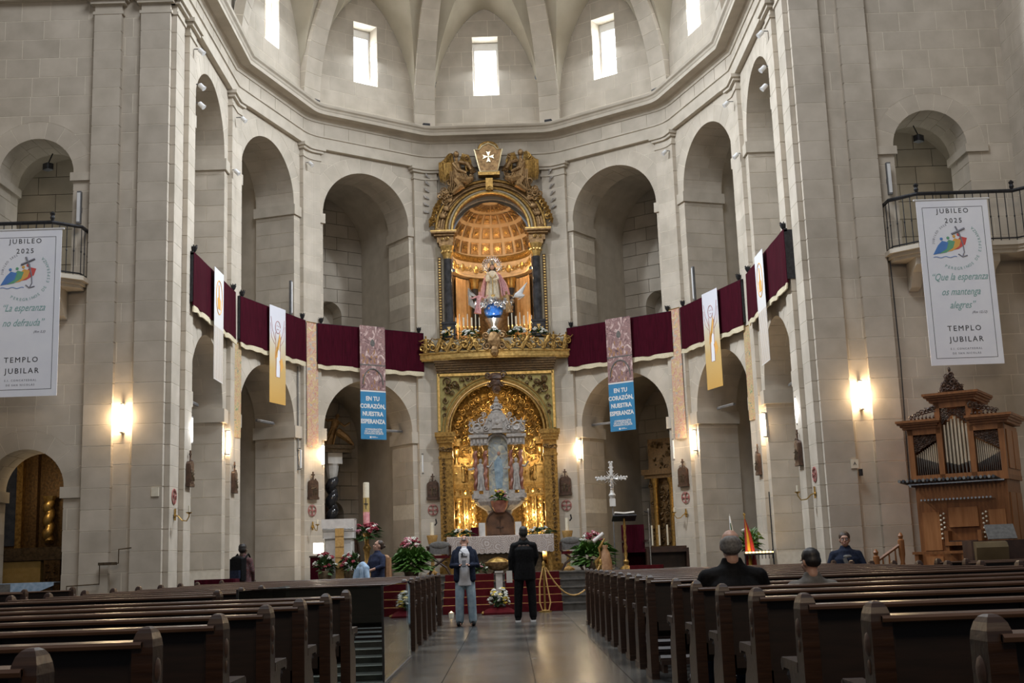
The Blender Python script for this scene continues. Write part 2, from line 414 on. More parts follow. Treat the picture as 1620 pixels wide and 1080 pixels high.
def wall(name, a, b, z0, z1, ops, T=1.1, ch=.38, bl=.72, hi=None, umin=0, umax=None, voussoir=True, mat='stone', seed=0, shift=0):
    e, n = frame(a, b)
    if n.dot(((a+b)/2)-Vector((XC, YC-9))) < 0: n = -n
    L = umax if umax is not None else (b-a).length
    M = M_of(a, e, n); rnd = random.Random(seed)
    mb = MB(); keys = []
    for op in ops: keys += [op['z0'], op['zs'] if op['t'] != 'rect' else op['z1']]
    cs = courses(z0, z1, keys, ch)
    ks = sorted({z0, z1} | {k for k in keys if z0 < k < z1})
    bops = []
    for op in ops:
        o2 = dict(op)
        if op['t'] == 'rect': o2['u0'] -= .012; o2['u1'] += .012
        else: o2['r'] += .008
        o2['ring'] = 0; bops.append(o2)
    for c, d in zip(ks, ks[1:]):
        for p in polys(umin, L, c, d, bops, 0, hi): mb.slab(simplify(p), .0035, T)
    root = mb.build(name, 'mortar', None, kind='structure', M=M)
    for i, (c, d) in enumerate(cs):
        u = umin; first = bl*(.5 if i % 2 else 1.0)*rnd.uniform(.85, 1.15); cuts = [umin]
        u = umin+first
        while u < L-.18: cuts.append(u); u += bl*rnd.uniform(.8, 1.25)
        cuts.append(L)
        for p, q in zip(cuts, cuts[1:]):
            for pl in polys(p+JT, q-JT, c+JT, d-JT, ops, 0, (lambda x: hi(x)-JT) if hi else None):
                xs = [x for x, z in pl]
                if max(xs)-min(xs) < .05: continue
                deep = any((op['t'] == 'arch' and d <= op['zs']+.01 and d > op['z0']+.01 and (abs(max(xs)-(op['u']-op['r'])) < 1e-3 or abs(min(xs)-(op['u']+op['r'])) < 1e-3))
                           or (op['t'] == 'rect' and d > op['z0']+.01 and c < op['z1']-.01 and (abs(max(xs)-op['u0']) < 1e-3 or abs(min(xs)-op['u1']) < 1e-3)) for op in ops)
                if deep:
                    s = T*(.36 if i % 2 else .64)
                    block(pl, s-JT, root, M0, mat); block(pl, T-.01, root, M0, mat, off=s+JT, proud=0) if False else MB().slab(simplify(pl), s+JT, T-.01).build('stone_block', mat, root)
                else: block(pl, .05, root, M0, mat)
    for op in ops:
        if op['t'] == 'arch' and op.get('ring'):
            nv = 13 if op['r'] > 1 else 9; ri = op['r']; ro = ri+op['ring']-JT; g = JT/ro
            for k in range(nv):
                a0 = pi*k/nv+g; a1 = pi*(k+1)/nv-g
                if hi is None:
                    pts = [(op['u']+ri*cos(a0+(a1-a0)*j/3), op['zs']+ri*sin(a0+(a1-a0)*j/3)) for j in range(4)]
                    pts += [(op['u']+ro*cos(a1+(a0-a1)*j/3), op['zs']+ro*sin(a1+(a0-a1)*j/3)) for j in range(4)]
                    cl = [(min(max(x, umin+JT), L-JT), z) for x, z in pts]
                    s = T*(.4 if k % 2 else .6)
                    MB().slab(cl, 0, s-JT).build('voussoir', mat, root); MB().slab(cl, s+JT, T-.01).build('voussoir', mat, root)
            if op.get('impost'):
                h = op['impost']
                for sgn in (-1, 1):
                    x = op['u']+sgn*op['r']; w = op.get('iw', .32)
                    lo, h2 = (x-w, x+.05) if sgn < 0 else (x-.05, x+w)
                    lo = max(lo, umin); h2 = min(h2, L)
                    MB().box(lo, h2, -.05, T+.04, op['zs']-h, op['zs']).build('impost', 'stone_smooth', root)
    return root, M, n

def fillet(pts, radii, seg=5):
    out = []
    for i, p in enumerate(pts):
        r = radii.get(i)
        if not r: out.append(p); continue
        d0 = (pts[i-1]-p).normalized(); d1 = (pts[i+1]-p).normalized()
        A = p+d0*r; B = p+d1*r
        for k in range(seg+1):
            t = k/seg; out.append(A*(1-t)**2+p*2*t*(1-t)+B*t*t)
    return out
def offset_path(pts, d):      # positive = towards the room (left-hand side is the room when walking left to right seen from the nave... see ROOM)
    out = []
    for i, p in enumerate(pts):
        n0 = n1 = None
        if i > 0: e = (p-pts[i-1]).normalized(); n0 = Vector((e.y, -e.x))
        if i < len(pts)-1: e = (pts[i+1]-p).normalized(); n1 = Vector((e.y, -e.x))
        n = n0 if n1 is None else n1 if n0 is None else (n0+n1)
        if n0 is not None and n1 is not None:
            n = n.normalized(); n = n/max(.35, n.dot(n0))
        out.append(p+n*d)
    return out
def sweep(name, pts, prof, mat, parent=None, kind=None, smooth=False):
    rows = [offset_path(pts, o) for o, z in prof]; m = len(pts); v = []; f = []
    for (o, z), r in zip(prof, rows): v += [(p.x, p.y, z) for p in r]
    for j in range(len(prof)-1):
        for i in range(m-1): f.append((j*m+i, j*m+i+1, (j+1)*m+i+1, (j+1)*m+i))
    mb = MB(); mb.add(v, f); return mb.build(name, mat, parent, kind=kind, smooth=smooth)
def subpath(pts, s0, s1):
    out = []; acc = 0
    for a, b in zip(pts, pts[1:]):
        l = (b-a).length
        if acc+l > s0 and acc < s1:
            t0 = max(0, (s0-acc)/l); t1 = min(1, (s1-acc)/l)
            if not out: out.append(a+(b-a)*t0)
            out.append(a+(b-a)*t1)
        acc += l
    return out
def plen(pts): return sum((b-a).length for a, b in zip(pts, pts[1:]))
def strip(pts, proud, z0, z1, parent, name='stone_block', mat='stone', back=-.02):
    o = offset_path(pts, proud); i = offset_path(pts, back); poly = [(p.x, p.y) for p in o]+[(p.x, p.y) for p in i[::-1]]
    mb = MB(); mb.prism(poly, z0, z1)
    if parent is None: return mb.build(name, mat, None)
    ob = mb.build(name, mat, parent); ob.matrix_parent_inverse = MATOF.get(parent.name, M0).inverted(); return ob

# --- the bays.  Walking order from the left transept wall round the apse to the right transept wall
PL = [Vector((XC-R, Y0)), PK(0, -1), PK(1, -1), PK(2, -1)]; PR = [PK(2, 1), PK(1, 1), PK(0, 1), Vector((XC+R, Y0))]
SP_HI, SP_LO = 10.30, 4.60
def bay_ops(uc, r): return [dict(t='arch', u=uc, r=r, z0=-.1, zs=SP_LO, ring=.42, impost=.30),
                            dict(t='arch', u=uc, r=r, z0=6.30, zs=SP_HI, ring=.42, impost=.26)]
bays = {}
WTOP = 12.05
for side, s in (('left', -1), ('right', 1)):
    p0 = Vector((XC+s*R, Y0)); p1, p2, p3 = PK(0, s), PK(1, s), PK(2, s)
    bays['1'+side] = wall('wall_side_'+side, p0, p1, 0, WTOP, bay_ops(3.03, 1.36), seed=1, umin=.07)
    bays['2'+side] = wall('wall_apse_'+side, p1, p2, 0, WTOP, bay_ops(1.66, 1.33), seed=2)
    bays['3'+side] = wall('wall_apse_inner_'+side, p2, p3, 0, WTOP, bay_ops(1.80, 1.32), seed=3)
    # transept wall facing the nave
    q = Vector((XC+s*R, Y0)); q2 = Vector((XC+s*(R+4.2), Y0))
    ops = [dict(t='arch', u=2.5, r=.70, z0=-.1, zs=2.70, ring=.34, impost=.20, iw=.38), dict(t='arch', u=2.5, r=.70, z0=6.42, zs=8.58, ring=.34, impost=.16, iw=.38)]
    if s > 0: ops = ops[1:]
    bays['w'+side] = wall('wall_transept_'+side, q, q2, 0, 12.05, ops, T=.9, seed=4, bl=.62, umin=.03)
    # returning side wall of the transept
    r0 = Vector((XC+s*(R+4.05), Y0-6)); r1 = Vector((XC+s*(R+4.05), Y0))
    wall('wall_transept_side_'+side, r0, r1, 0, 12.05, [], T=.3, seed=9, umin=2.0 if s > 0 else 3.0)
# back wall behind the retable: two levels of gilded niche
bays['c'] = wall('wall_back', PK(2, -1), PK(2, 1), 0, WTOP,
     [dict(t='arch', u=1.84, r=1.36, z0=.6, zs=4.62, ring=.0), dict(t='arch', u=1.84, r=1.22, z0=6.95, zs=9.9, ring=.0)], T=.5, seed=5)

# pilasters
def pil_on(root, pts, z0=0, z1=11.72, proud=.10, h=.38, cap=True):
    for c, d in courses(z0, z1, [], h): strip(pts, proud, c+.006, d-.006, root)
    p0_ = pts[0]+(pts[1]-pts[0]).normalized()*.012; p1_ = pts[-1]+(pts[-2]-pts[-1]).normalized()*.012
    strip([p0_]+pts[1:-1]+[p1_], proud-.004, z0+.01, z1-.01, root, 'mortar_core', 'mortar')
    if cap:
        for c, d, pr in ((11.70, 11.76, .13), (11.76, 11.90, .10), (11.90, 11.97, .17), (11.97, 12.05, .22)):
            strip([pts[0]+(pts[0]-pts[1]).normalized()*(pr-.10)]+pts[1:-1]+[pts[-1]+(pts[-1]-pts[-2]).normalized()*(pr-.10)], pr, c, d, root, 'capital_band', 'stone_smooth')
def corner_path(a, p, b, w0, w1, rad):
    d0 = (a-p).normalized(); d1 = (b-p).normalized()
    pts = [p+d0*w0, p, p+d1*w1]
    return fillet(pts, {1: rad}) if rad else pts
for s, seq in ((-1, PL), (1, [PR[3], PR[2], PR[1], PR[0]])):
    side = 'left' if s < 0 else 'right'; other = PK(2, -s)
    def od(p): return p if s < 0 else p[::-1]
    e = (seq[1]-seq[0]).normalized()
    pil_on(bays['1'+side][0], od([seq[0]+e*.0, seq[0]+e*.55]))
    pil_on(bays['1'+side][0], od([seq[0]+e*.95, seq[0]+e*1.45]))
    pil_on(bays['2'+side][0], od(corner_path(seq[0], seq[1], seq[2], .50, .24, 0)))
    pil_on(bays['3'+side][0], od(corner_path(seq[1], seq[2], seq[3], .36, .36, .22)))
    pil_on(bays['3'+side][0], od(corner_path(seq[2], seq[3], other, .40, .36, .22)))
    # transept wall pilasters (a double one)
    x = XC+s*R; wr = bays['w'+side][0]
    pr = (lambda u0, u1: [Vector((x+s*u1, Y0)), Vector((x+s*u0, Y0))] if s < 0 else [Vector((x+s*u0, Y0)), Vector((x+s*u1, Y0))])
    pil_on(wr, pr(0.0, .56), proud=.12); pil_on(wr, pr(.93, 1.45), proud=.12)

# entablature: architrave, frieze blocks, cornice, following the whole plan
path = [Vector((XC-R-4.2, Y0)), PL[0], PL[1], PL[2], PL[3], PR[0], PR[1], PR[2], PR[3], Vector((XC+R+4.2, Y0))]
path = fillet(path, {3: .42, 4: .42, 5: .42, 6: .42})
sweep('trim_architrave', path, [(-.3, 12.05), (.13, 12.05), (.13, 12.35), (.165, 12.36), (.165, 12.40), (-.3, 12.40)], 'stone_smooth', kind='structure')
frz = sweep('trim_frieze', path, [(.05, 12.40), (.05, 12.80)], 'mortar', kind='structure')
L = plen(path); s_ = 0
rf = random.Random(3)
while s_ < L-.1:
    w_ = rf.uniform(.5, .85); strip(subpath(path, s_+.008, min(s_+w_, L)-.008), .062, 12.405, 12.80, frz, back=-.25); s_ += w_
sweep('trim_cornice', path, [(-.3, 12.78), (.09, 12.78), (.11, 12.83), (.16, 12.86), (.19, 12.91), (.40, 12.92), (.43, 12.90), (.43, 12.99), (.45, 13.01), (.47, 13.05), (.52, 13.08), (.54, 13.13), (.50, 13.13), (.50, 13.16), (-.4, 13.18)], 'stone_smooth', kind='structure')

# --- drum, lunettes and vault of the apse
Z1 = 13.0; ZS = 13.2; RH = 5.85; AP = R*cos(radians(18)); HW = R*sin(radians(18))
def domeoff(z):
    t = min(1, max(0, (z-ZS)/RH)); return AP*(1-sqrt(max(0, 1-t*t)))
def A_(v): t = min(1, abs(v)/1.62); return ZS+3.65*sqrt(max(0, 1-t**1.5))
def B_(v): t = min(1, abs(v)/1.62); return ZS+4.3*sqrt(max(0, 1-t**1.4))
ceil = bpy.data.objects.new('ceiling', None); COL.objects.link(ceil); ceil['kind'] = 'structure'
bn = 0
for k, s in ((0, -1), (1, -1), (2, 0), (1, 1), (0, 1)):
    bn += 1
    a, b = (PK(2, -1), PK(2, 1)) if s == 0 else (PK(k, s), PK(k+1, s))
    win = dict(t='rect', u0=HW-.37, u1=HW+.37, z0=14.22, z1=16.0)
    rt, M, n = wall('wall_drum_%d' % bn, a, b, Z1, 17.0, [win], T=.62, ch=.40, bl=.75, seed=20+bn, hi=lambda u: A_(u-HW), mat='stone')
    e = (b-a).normalized()
    def W3(v, off, z): p = a+e*(HW+v)-n*off; return (p.x, p.y, z)
    mb = MB(); NU = 28; cols = []
    for i in range(NU+1):
        v = -HW+2*HW*i/NU; col = [W3(v, 0, A_(v))]
        zb = B_(v); ob = domeoff(zb)
        for j in range(1, 5):
            t = j/4; col.append(W3(v*(1-.0*t), ob*t, A_(v)+(zb-A_(v))*(1-(1-t)**1.3)))
        for j in range(1, 11):
            ang0 = math.asin(min(1, (zb-ZS)/RH)); an = ang0+(pi/2-ang0)*j/10; z = ZS+RH*sin(an); o = AP*(1-cos(an))
            f0 = max(1e-3, 1-ob/AP); col.append(W3(v*(1-o/AP)/max(f0, .01) if True else v, o, z))
        cols.append(col)
    nr = len(cols[0]); v_ = [p for c in cols for p in c]; f_ = []
    for i in range(NU):
        for j in range(nr-1): f_.append((i*nr+j, (i+1)*nr+j, (i+1)*nr+j+1, i*nr+j+1))
    mb.add(v_, f_); web = mb.build('vault_web', 'vault_stone', ceil, smooth=True)
    # window: splayed reveal comes from the deep blocks; frame and glowing pane
    w = bpy.data.objects.new('window_%d' % bn, None); COL.objects.link(w); w['kind'] = 'structure'; w.matrix_local = M
    fr = MB(); u0, u1 = HW-.31, HW+.31
    for x0, x1, z0, z1 in ((u0-.06, u0, 14.2, 15.98), (u1, u1+.06, 14.2, 15.98), (u0, u1, 14.2, 14.26), (u0, u1, 15.75, 15.98)): fr.box(x0, x1, .42, .5, z0, z1)
    fr.build('window_frame', 'white_paint', w)
    MB().box(u0, u1, .47, .49, 14.26, 15.75).build('window_pane', 'window_light', w)
# ribs
for k, s in ((0, -1), (1, -1), (2, -1), (2, 1), (1, 1), (0, 1)):
    d = (PK(k, s)-Vector((XC, YC))).normalized(); t = Vector((-d.y, d.x)); hw = .30
    pr = [(.30, 0)]; mb = MB(); ring = []
    zs_ = [(5.86, 13.0)]+[(RH*cos(a_), ZS+RH*sin(a_)) for a_ in [radians(4.2*i) for i in range(0, 22)]]
    inner = .14; vs = []; fs = []
    for i, (r, z) in enumerate(zs_):
        ang = 0 if i == 0 else radians(4.2*(i-1)); w_ = hw*(1-.35*i/len(zs_))
        for wx, rr in ((-w_, .1), (-w_, -inner), (w_, -inner), (w_, .1)):
            p = Vector((XC, YC))+d*(r+rr*cos(ang))+t*wx; vs.append((p.x, p.y, z+rr*sin(ang)))
        if i: o = (i-1)*4; fs += [(o, o+1, o+5, o+4), (o+1, o+2, o+6, o+5), (o+2, o+3, o+7, o+6)]
    # split the rib into stones
    n_st = len(zs_)-1
    for i in range(n_st):
        vv = vs[i*4:i*4+8]; g = .0
        q = MB(); c0 = [Vector(x) for x in vv]
        lo = [a_+(b_-a_)*.02 for a_, b_ in zip(c0[:4], c0[4:])]; up = [a_+(b_-a_)*.98 for a_, b_ in zip(c0[:4], c0[4:])]
        q.add(lo+up, [(0, 1, 5, 4), (1, 2, 6, 5), (2, 3, 7, 6), (3, 0, 4, 7), (0, 3, 2, 1), (4, 5, 6, 7)]); q.build('rib_stone', 'stone', ceil)
    cx_ = sum(x[0] for x in vs[:4])/4
    mb.add([tuple(Vector(x)+Vector((d.x, d.y, 0))*.01) for x in vs], fs); mb.build('rib_core', 'mortar', ceil)
# straight bay of the drum with its clerestory window and barrel vault, above the frame
for side, s in (('left', -1), ('right', 1)):
    wall('wall_clerestory_'+side, Vector((XC+s*R, Y0)), PK(0, s), Z1, 17.6, [dict(t='rect', u0=1.9, u1=2.9, z0=14.2, z1=16.6)], T=.6, seed=31, umin=.07)
    wall('wall_transept_high_'+side, Vector((XC+s*R, Y0)), Vector((XC+s*(R+4.2), Y0)), Z1, 16.5, [], T=.6, seed=32, bl=.9, ch=.6, umin=.03)
mb = MB(); vs = []; fs = []
for i in range(13):
    a_ = radians(52)+radians(76)*i/12
    for yy in (Y0, YC): vs.append((XC+R*cos(a_)*.985, yy, ZS+RH*sin(a_)))
for i in range(12): fs.append((2*i, 2*i+1, 2*i+3, 2*i+2))
mb.add(vs, fs); mb.build('barrel_vault', 'vault_stone', ceil, smooth=True)

# --- chambers behind the arches (gallery above, ambulatory below)
def chamber(name, a, b, uc, r, z0, zs, d0, d1, mat='stone_smooth', niche=None, back=True, T=1.1):
    e, n = frame(a, b)
    if n.dot(((a+b)/2)-Vector((XC, YC-9))) < 0: n = -n
    M = M_of(a, e, n); mb = MB(); NS = 16
    prof = [(uc+r, z0)]+[(uc+r*cos(pi*i/NS), zs+r*sin(pi*i/NS)) for i in range(NS+1)]+[(uc-r, z0)]
    m = len(prof); v = [(x, d0, z) for x, z in prof]+[(x, d1, z) for x, z in prof]
    f = [(i, i+1, m+i+1, m+i) for i in range(m-1)]+[(m-1, 0, m, 2*m-1)]
    mb.add(v, f); root = mb.build(name, mat, None, kind='structure', M=M)
    # back wall courses, with a small arched recess
    ops = []
    if niche:
        nu, nr, nz0, nzs = niche; ops = [dict(t='arch', u=nu, r=nr, z0=nz0, zs=nzs, ring=0)]
        MB().box(nu-nr-.1, nu+nr+.1, d1+.5, d1+.52, nz0-.1, nzs+nr+.1).build('recess_back', 'stone_smooth' if zs > 8 else 'brown_wood', root)
    def hi(u): 
        d = abs(u-uc); return zs+sqrt(max(r*r-d*d, 0))+.02
    for i, (c, d) in enumerate(courses(z0, zs+r, [niche[2], niche[3]] if niche else [], .40)):
        cuts = [uc-r]+[uc-r+.75*(j+(.5 if i % 2 else 1)) for j in range(int(2*r/.75)+1)]; cuts = [x for x in cuts if x < uc+r-.1]+[uc+r]
        for p, q in zip(cuts, cuts[1:]):
            for pl in polys(p+JT, q-JT, c+JT, d-JT, ops, 0, hi):
                if len(pl) > 2: MB().slab(simplify(pl), d1-.05, d1+.5).build('stone_block', 'stone', root)
    MB().box(uc-r-.3, uc+r+.3, d1+.01 if not niche else d1+.52, d1+.6, z0, zs+r+.3).build('core_wall', 'mortar', root)
    return root, M
for side, s in (('left', -1), ('right', 1)):
    p0 = Vector((XC+s*R, Y0)); p1, p2, p3 = PK(0, s), PK(1, s), PK(2, s)
    for key, (a, b, uc, r) in dict(a=(p0, p1, 3.03, 1.36), b=(p1, p2, 1.66, 1.33), c=(p2, p3, 1.80, 1.32)).items():
        chamber('wall_gallery_%s_%s' % (key, side), a, b, uc, r+.22, 6.30, SP_HI, 1.1, 3.1 if key != 'a' else 1.5, niche=(uc+.45, .40, 6.3, 8.3) if key != 'a' else None)
        if key == 'b': chamber('wall_ambulatory_%s_%s' % (key, side), a, b, uc, r+.22, -.1, SP_LO, 1.1, 3.0, niche=(uc+.1, .55, 0, 2.2))
        elif key == 'a': chamber('wall_ambulatory_%s_%s' % (key, side), a, b, uc, r+.22, -.1, SP_LO, 1.1, 1.5)
        else: chamber('wall_ambulatory_%s_%s' % (key, side), a, b, uc, r+.30, -.1, SP_LO, 1.1, 3.6, niche=(uc+.75, .38, .5, 2.6) if s < 0 else None)
    # transept galleries
    q = Vector((XC+s*R, Y0)); q2 = Vector((XC+s*(R+4.2), Y0))
    chamber('wall_tribune_'+side, q, q2, 2.9, 1.15, 6.42, 8.75, .9, 3.0)
    if s < 0: chamber('wall_chapel_'+side, q, q2, 3.2, 1.40, -.1, 2.95, .9, 3.1)

# --- floor: marble slabs
fl = MB(); fl.box(-11, 11, -3, 36, -.30, -.012); fl = fl.build('floor', 'dark_marble', None, kind='structure')
for i in range(-3, 3):
    for j in range(2, 30):
        if len([1]) and (j*.9+1 < 27.2):
            y0 = 1+j*.9; x0 = i*.9+.2
            MB().box(x0+.003, x0+.897, y0+.003, y0+.897, -.05, 0).build('floor_slab', 'floor_marble', fl)
for s in (-1, 1):
    q = MB()
    for i in range(9):
        for j in range(2, 36):
            x0 = 2.9+i*.9 if s > 0 else -2.5-.9-i*.9; y0 = 1+j*.9
            q.box(x0+.003, x0+.897, y0+.003, y0+.897, -.05, 0)
    q.build('floor_slabs', 'floor_marble', fl, kind='stuff')
mat_noise('silver_gilt', (.75, .62, .36), (.90, .80, .55), 10, .3, metal=.7)
mat_noise('step_stone', (.045, .043, .040), (.10, .095, .088), 9, .3, detail=8)
mat_noise('bronze_dark', (.05, .035, .02), (.13, .09, .05), 16, .45, metal=.4, bump=.35)

# ================================================================== helpers for furnishings
def place(key, u, off=0.0, z=0.0):
    """point on a bay wall (off = into the room) and the turn that makes local x run left to right for the nave, y into the wall"""
    rt, M, n = bays[key]; a = Vector((M[0][3], M[1][3])); e = Vector((M[0][0], M[1][0]))
    p = a+e*u-n*off; ex = e if n.dot(Vector((-e.y, e.x))) > 0 else -e
    return (p.x, p.y, z), atan2(ex.y, ex.x)
def evalmesh(o):
    dg = bpy.context.evaluated_depsgraph_get(); me = bpy.data.meshes.new_from_object(o.evaluated_get(dg)); return me
def text(s, size, mat, parent, loc, M=None, name='lettering', shear=0, sx=1.0, depth=.0015, space=1.0, spacing=1.0, font_offset=0.0):
    c = bpy.data.curves.new(name, 'FONT'); c.body = s; c.size = size; c.align_x = 'CENTER'; c.align_y = 'CENTER'; c.extrude = depth
    c.shear = shear; c.space_character = space; c.offset = font_offset; c.resolution_u = 2
    o = bpy.data.objects.new('pending', c); COL.objects.link(o)
    TEXTS.append((o, name, mat, parent, Matrix.Translation(loc) @ (M or M0) @ Matrix.Rotation(pi/2, 4, 'X') @ Matrix.Diagonal((sx, 1, 1, 1))))
TEXTS = []
def flush_texts():
    dg = bpy.context.evaluated_depsgraph_get(); dg.update()
    for o, name, mat, parent, M in TEXTS:
        me = bpy.data.meshes.new_from_object(o.evaluated_get(dg)); me.materials.clear(); me.materials.append(MATS[mat])
        q = bpy.data.objects.new(name, me); COL.objects.link(q); q.parent = parent; q.matrix_local = M
    for o, *_ in TEXTS: c = o.data; bpy.data.objects.remove(o); bpy.data.curves.remove(c)
    TEXTS.clear()
def arc_text(s, size, mat, parent, c, r, a0, step, y, inside=False):
    for i, ch in enumerate(s):
        if ch == ' ': continue
        a = a0+step*i; x = c[0]+r*cos(a); z = c[1]+r*sin(a); rot = (a-pi/2) if not inside else (a+pi/2)
        text(ch, size, mat, parent, (x, y, z), M=Matrix.Rotation(-rot, 4, 'Y'), name='letter', depth=.001)
def poly2(parent, pts, y, t, mat, name):
    return MB().slab(pts, y-t, y).build(name, mat, parent)
def arcpts(cx, cz, rx, rz, a0, a1, n): return [(cx+rx*cos(a0+(a1-a0)*i/n), cz+rz*sin(a0+(a1-a0)*i/n)) for i in range(n+1)]
def scroll(mb, cx, cz, r, y, turns=1.3, ang=0, d=1, th=.18, n=11, seg=5, lift=.6):
    pts = []; rr = []
    for i in range(n+1):
        t = i/n; a = ang+d*2*pi*turns*t; q = r*(1-t*.86)
        pts.append((cx+q*cos(a), y-lift*r*th*2*sin(pi*t), cz+q*sin(a))); rr.append(r*th*(.5+.8*t))
    mb.tube(pts, rr, seg)
def leafy(mb, cx, cz, r, y, ang, seg=4, th=.34):
    x1 = cx+r*cos(ang); z1 = cz+r*sin(ang)
    mb.tube([(cx, y, cz), ((cx+x1)/2-r*.15*sin(ang), y-r*.35, (cz+z1)/2+r*.15*cos(ang)), (x1, y-r*.1, z1)], [r*th*.5, r*th, r*.05], seg)
def relief(mb, inside, box, y, r0=.05, r1=.11, n=120, rnd=None, th=.2):
    rnd = rnd or random; done = 0; tries = 0
    while done < n and tries < n*30:
        tries += 1; x = rnd.uniform(box[0], box[1]); z = rnd.uniform(box[2], box[3]); r = rnd.uniform(r0, r1)
        if not inside(x, z): continue
        done += 1; k = rnd.random()
        if k < .5: scroll(mb, x, z, r, y, rnd.uniform(.9, 1.4), rnd.uniform(0, 6.28), rnd.choice((-1, 1)), th, 9, 4)
        elif k < .85: leafy(mb, x, z, r*1.5, y, rnd.uniform(0, 6.28))
        else: mb.ball((x, y, z), (r*.5, r*.45, r*.5), 6)
def twisted(mb, x, y, z0, z1, r, turns=4, n=10, amp=.25):
    pts = []; N_ = int(turns*8)
    for i in range(N_+1):
        t = i/N_; a = 2*pi*turns*t; pts.append((x+r*amp*cos(a), y+r*amp*sin(a), z0+(z1-z0)*t))
    mb.tube(pts, [r*(.85+.15*abs(sin(pi*turns*i/N_))) for i in range(N_+1)], n)
def figure(mb, x, y, z, h, arms=((-.35, -.1), (.35, .1)), robe=1.0, wing=None, lean=0):
    """small carved statue: robe, shoulders, head, two arms, optional wings"""
    M = Matrix.Translation((x, y, z)) @ Matrix.Rotation(lean, 4, 'Y')
    mb.lathe([(.17*h*robe, 0), (.15*h*robe, .12*h), (.12*h, .38*h), (.10*h, .55*h), (.125*h, .72*h), (.11*h, .80*h), (.04*h, .84*h), (.035*h, .87*h)], 9, M, sy=.7)
    mb.ball((0, 0, .925*h), (.06*h, .065*h, .078*h), 7, M)
    for sx, (dx, dz) in zip((-1, 1), arms):
        mb.tube([(sx*.11*h, 0, .77*h), (sx*.11*h+dx*.5*h, -.05*h, .77*h+dz*.3*h-.08*h), (sx*.11*h+dx*h*.8, -.11*h, .77*h+dz*h)], [.045*h, .038*h, .025*h], 5, M)
    for k in (-1, 1):
        mb.tube([(k*.05*h, -.1*h, .5*h), (k*.07*h, -.13*h, .25*h), (k*.1*h, -.12*h, .02*h)], [.02*h, .03*h, .02*h], 4, M)
    if wing:
        for sx in wing:
            for j in range(5):
                mb.tube([(sx*.06*h, .06*h, .72*h), (sx*(.22+.03*j)*h, .1*h, (.92-.07*j)*h), (sx*(.34-.02*j)*h, .1*h, (.62-.13*j)*h)], [.03*h, .045*h, .012*h], 5, M)
def flower_mass(t, cx, cy, cz, rx, ry, rz, nleaf, nbloom, cols, leafmat='leaf', bl=.05, ll=.16, up=.2, seed=1, bz=None):
    rnd = random.Random(seed); mb = MB()
    for i in range(nleaf):
        a = rnd.uniform(0, 2*pi); b = rnd.uniform(-.5, 1.2); d = Vector((cos(a)*cos(b), sin(a)*cos(b), sin(b)+up)).normalized()
        p0 = Vector((cx, cy, cz))+Vector((d.x*rx*.35, d.y*ry*.35, d.z*rz*.3)); l = rnd.uniform(.7, 1.15)
        p1 = Vector((cx+d.x*rx*l*.8, cy+d.y*ry*l*.8, cz+d.z*rz*l*.9)); p2 = Vector((cx+d.x*rx*l*1.08, cy+d.y*ry*l*1.08, cz+d.z*rz*l*.75-.04))
        sd = d.cross(Vector((0, 0, 1))); sd = sd.normalized() if sd.length > .01 else Vector((1, 0, 0)); w = ll*rnd.uniform(.16, .3)
        m_ = (p0+p1)/2; b0 = len(mb.v)
        mb.add([p0, m_+sd*w, m_-sd*w, p1+sd*w*.8, p1-sd*w*.8, p2, m_+Vector((0, 0, w*.5))], [(0, 1, 6), (0, 6, 2), (1, 3, 6), (2, 6, 4), (6, 3, 5), (6, 5, 4)])
        if i % 2 == 0:
            for k in range(4):
                q = p0.lerp(p1, .3+.2*k); sgn = 1 if k % 2 else -1; tip = q+sd*sgn*ll*.5+d*ll*.4; mb.add([q, q+d*ll*.16+sd*sgn*ll*.2, tip, q-d*ll*.05+sd*sgn*ll*.22], [(0, 1, 2), (0, 2, 3)])
    mb.build('foliage', leafmat, t, kind='stuff')
    proto = {}
    for i in range(nbloom):
        c = cols[i % len(cols)]
        if c not in proto:
            q = MB(); q.ball((0, 0, 0), (bl*.45, bl*.45, bl*.4), 6)
            for k in range(6):
                a = k*pi/3; q.tube([(0, 0, 0), (bl*.6*cos(a), bl*.6*sin(a), bl*.35), (bl*cos(a), bl*sin(a), bl*.15)], [bl*.15, bl*.34, bl*.08], 4)
            proto[c] = q.mesh('bloom', c, True)
        a = rnd.uniform(0, 2*pi); e = rnd.uniform(.15, 1.3) if bz is None else rnd.uniform(bz[0], bz[1]); 
        if i % 2: a = rnd.uniform(pi, 2*pi)
        p = (cx+rx*.82*cos(a)*cos(e), cy+ry*.82*sin(a)*cos(e), cz+rz*.9*sin(e))
        o = link('bloom', proto[c], t, p); o.rotation_euler = (rnd.uniform(-.3, .9), rnd.uniform(-.5, .5), rnd.uniform(0, 6)); o.scale = [rnd.uniform(.8, 1.25)]*3

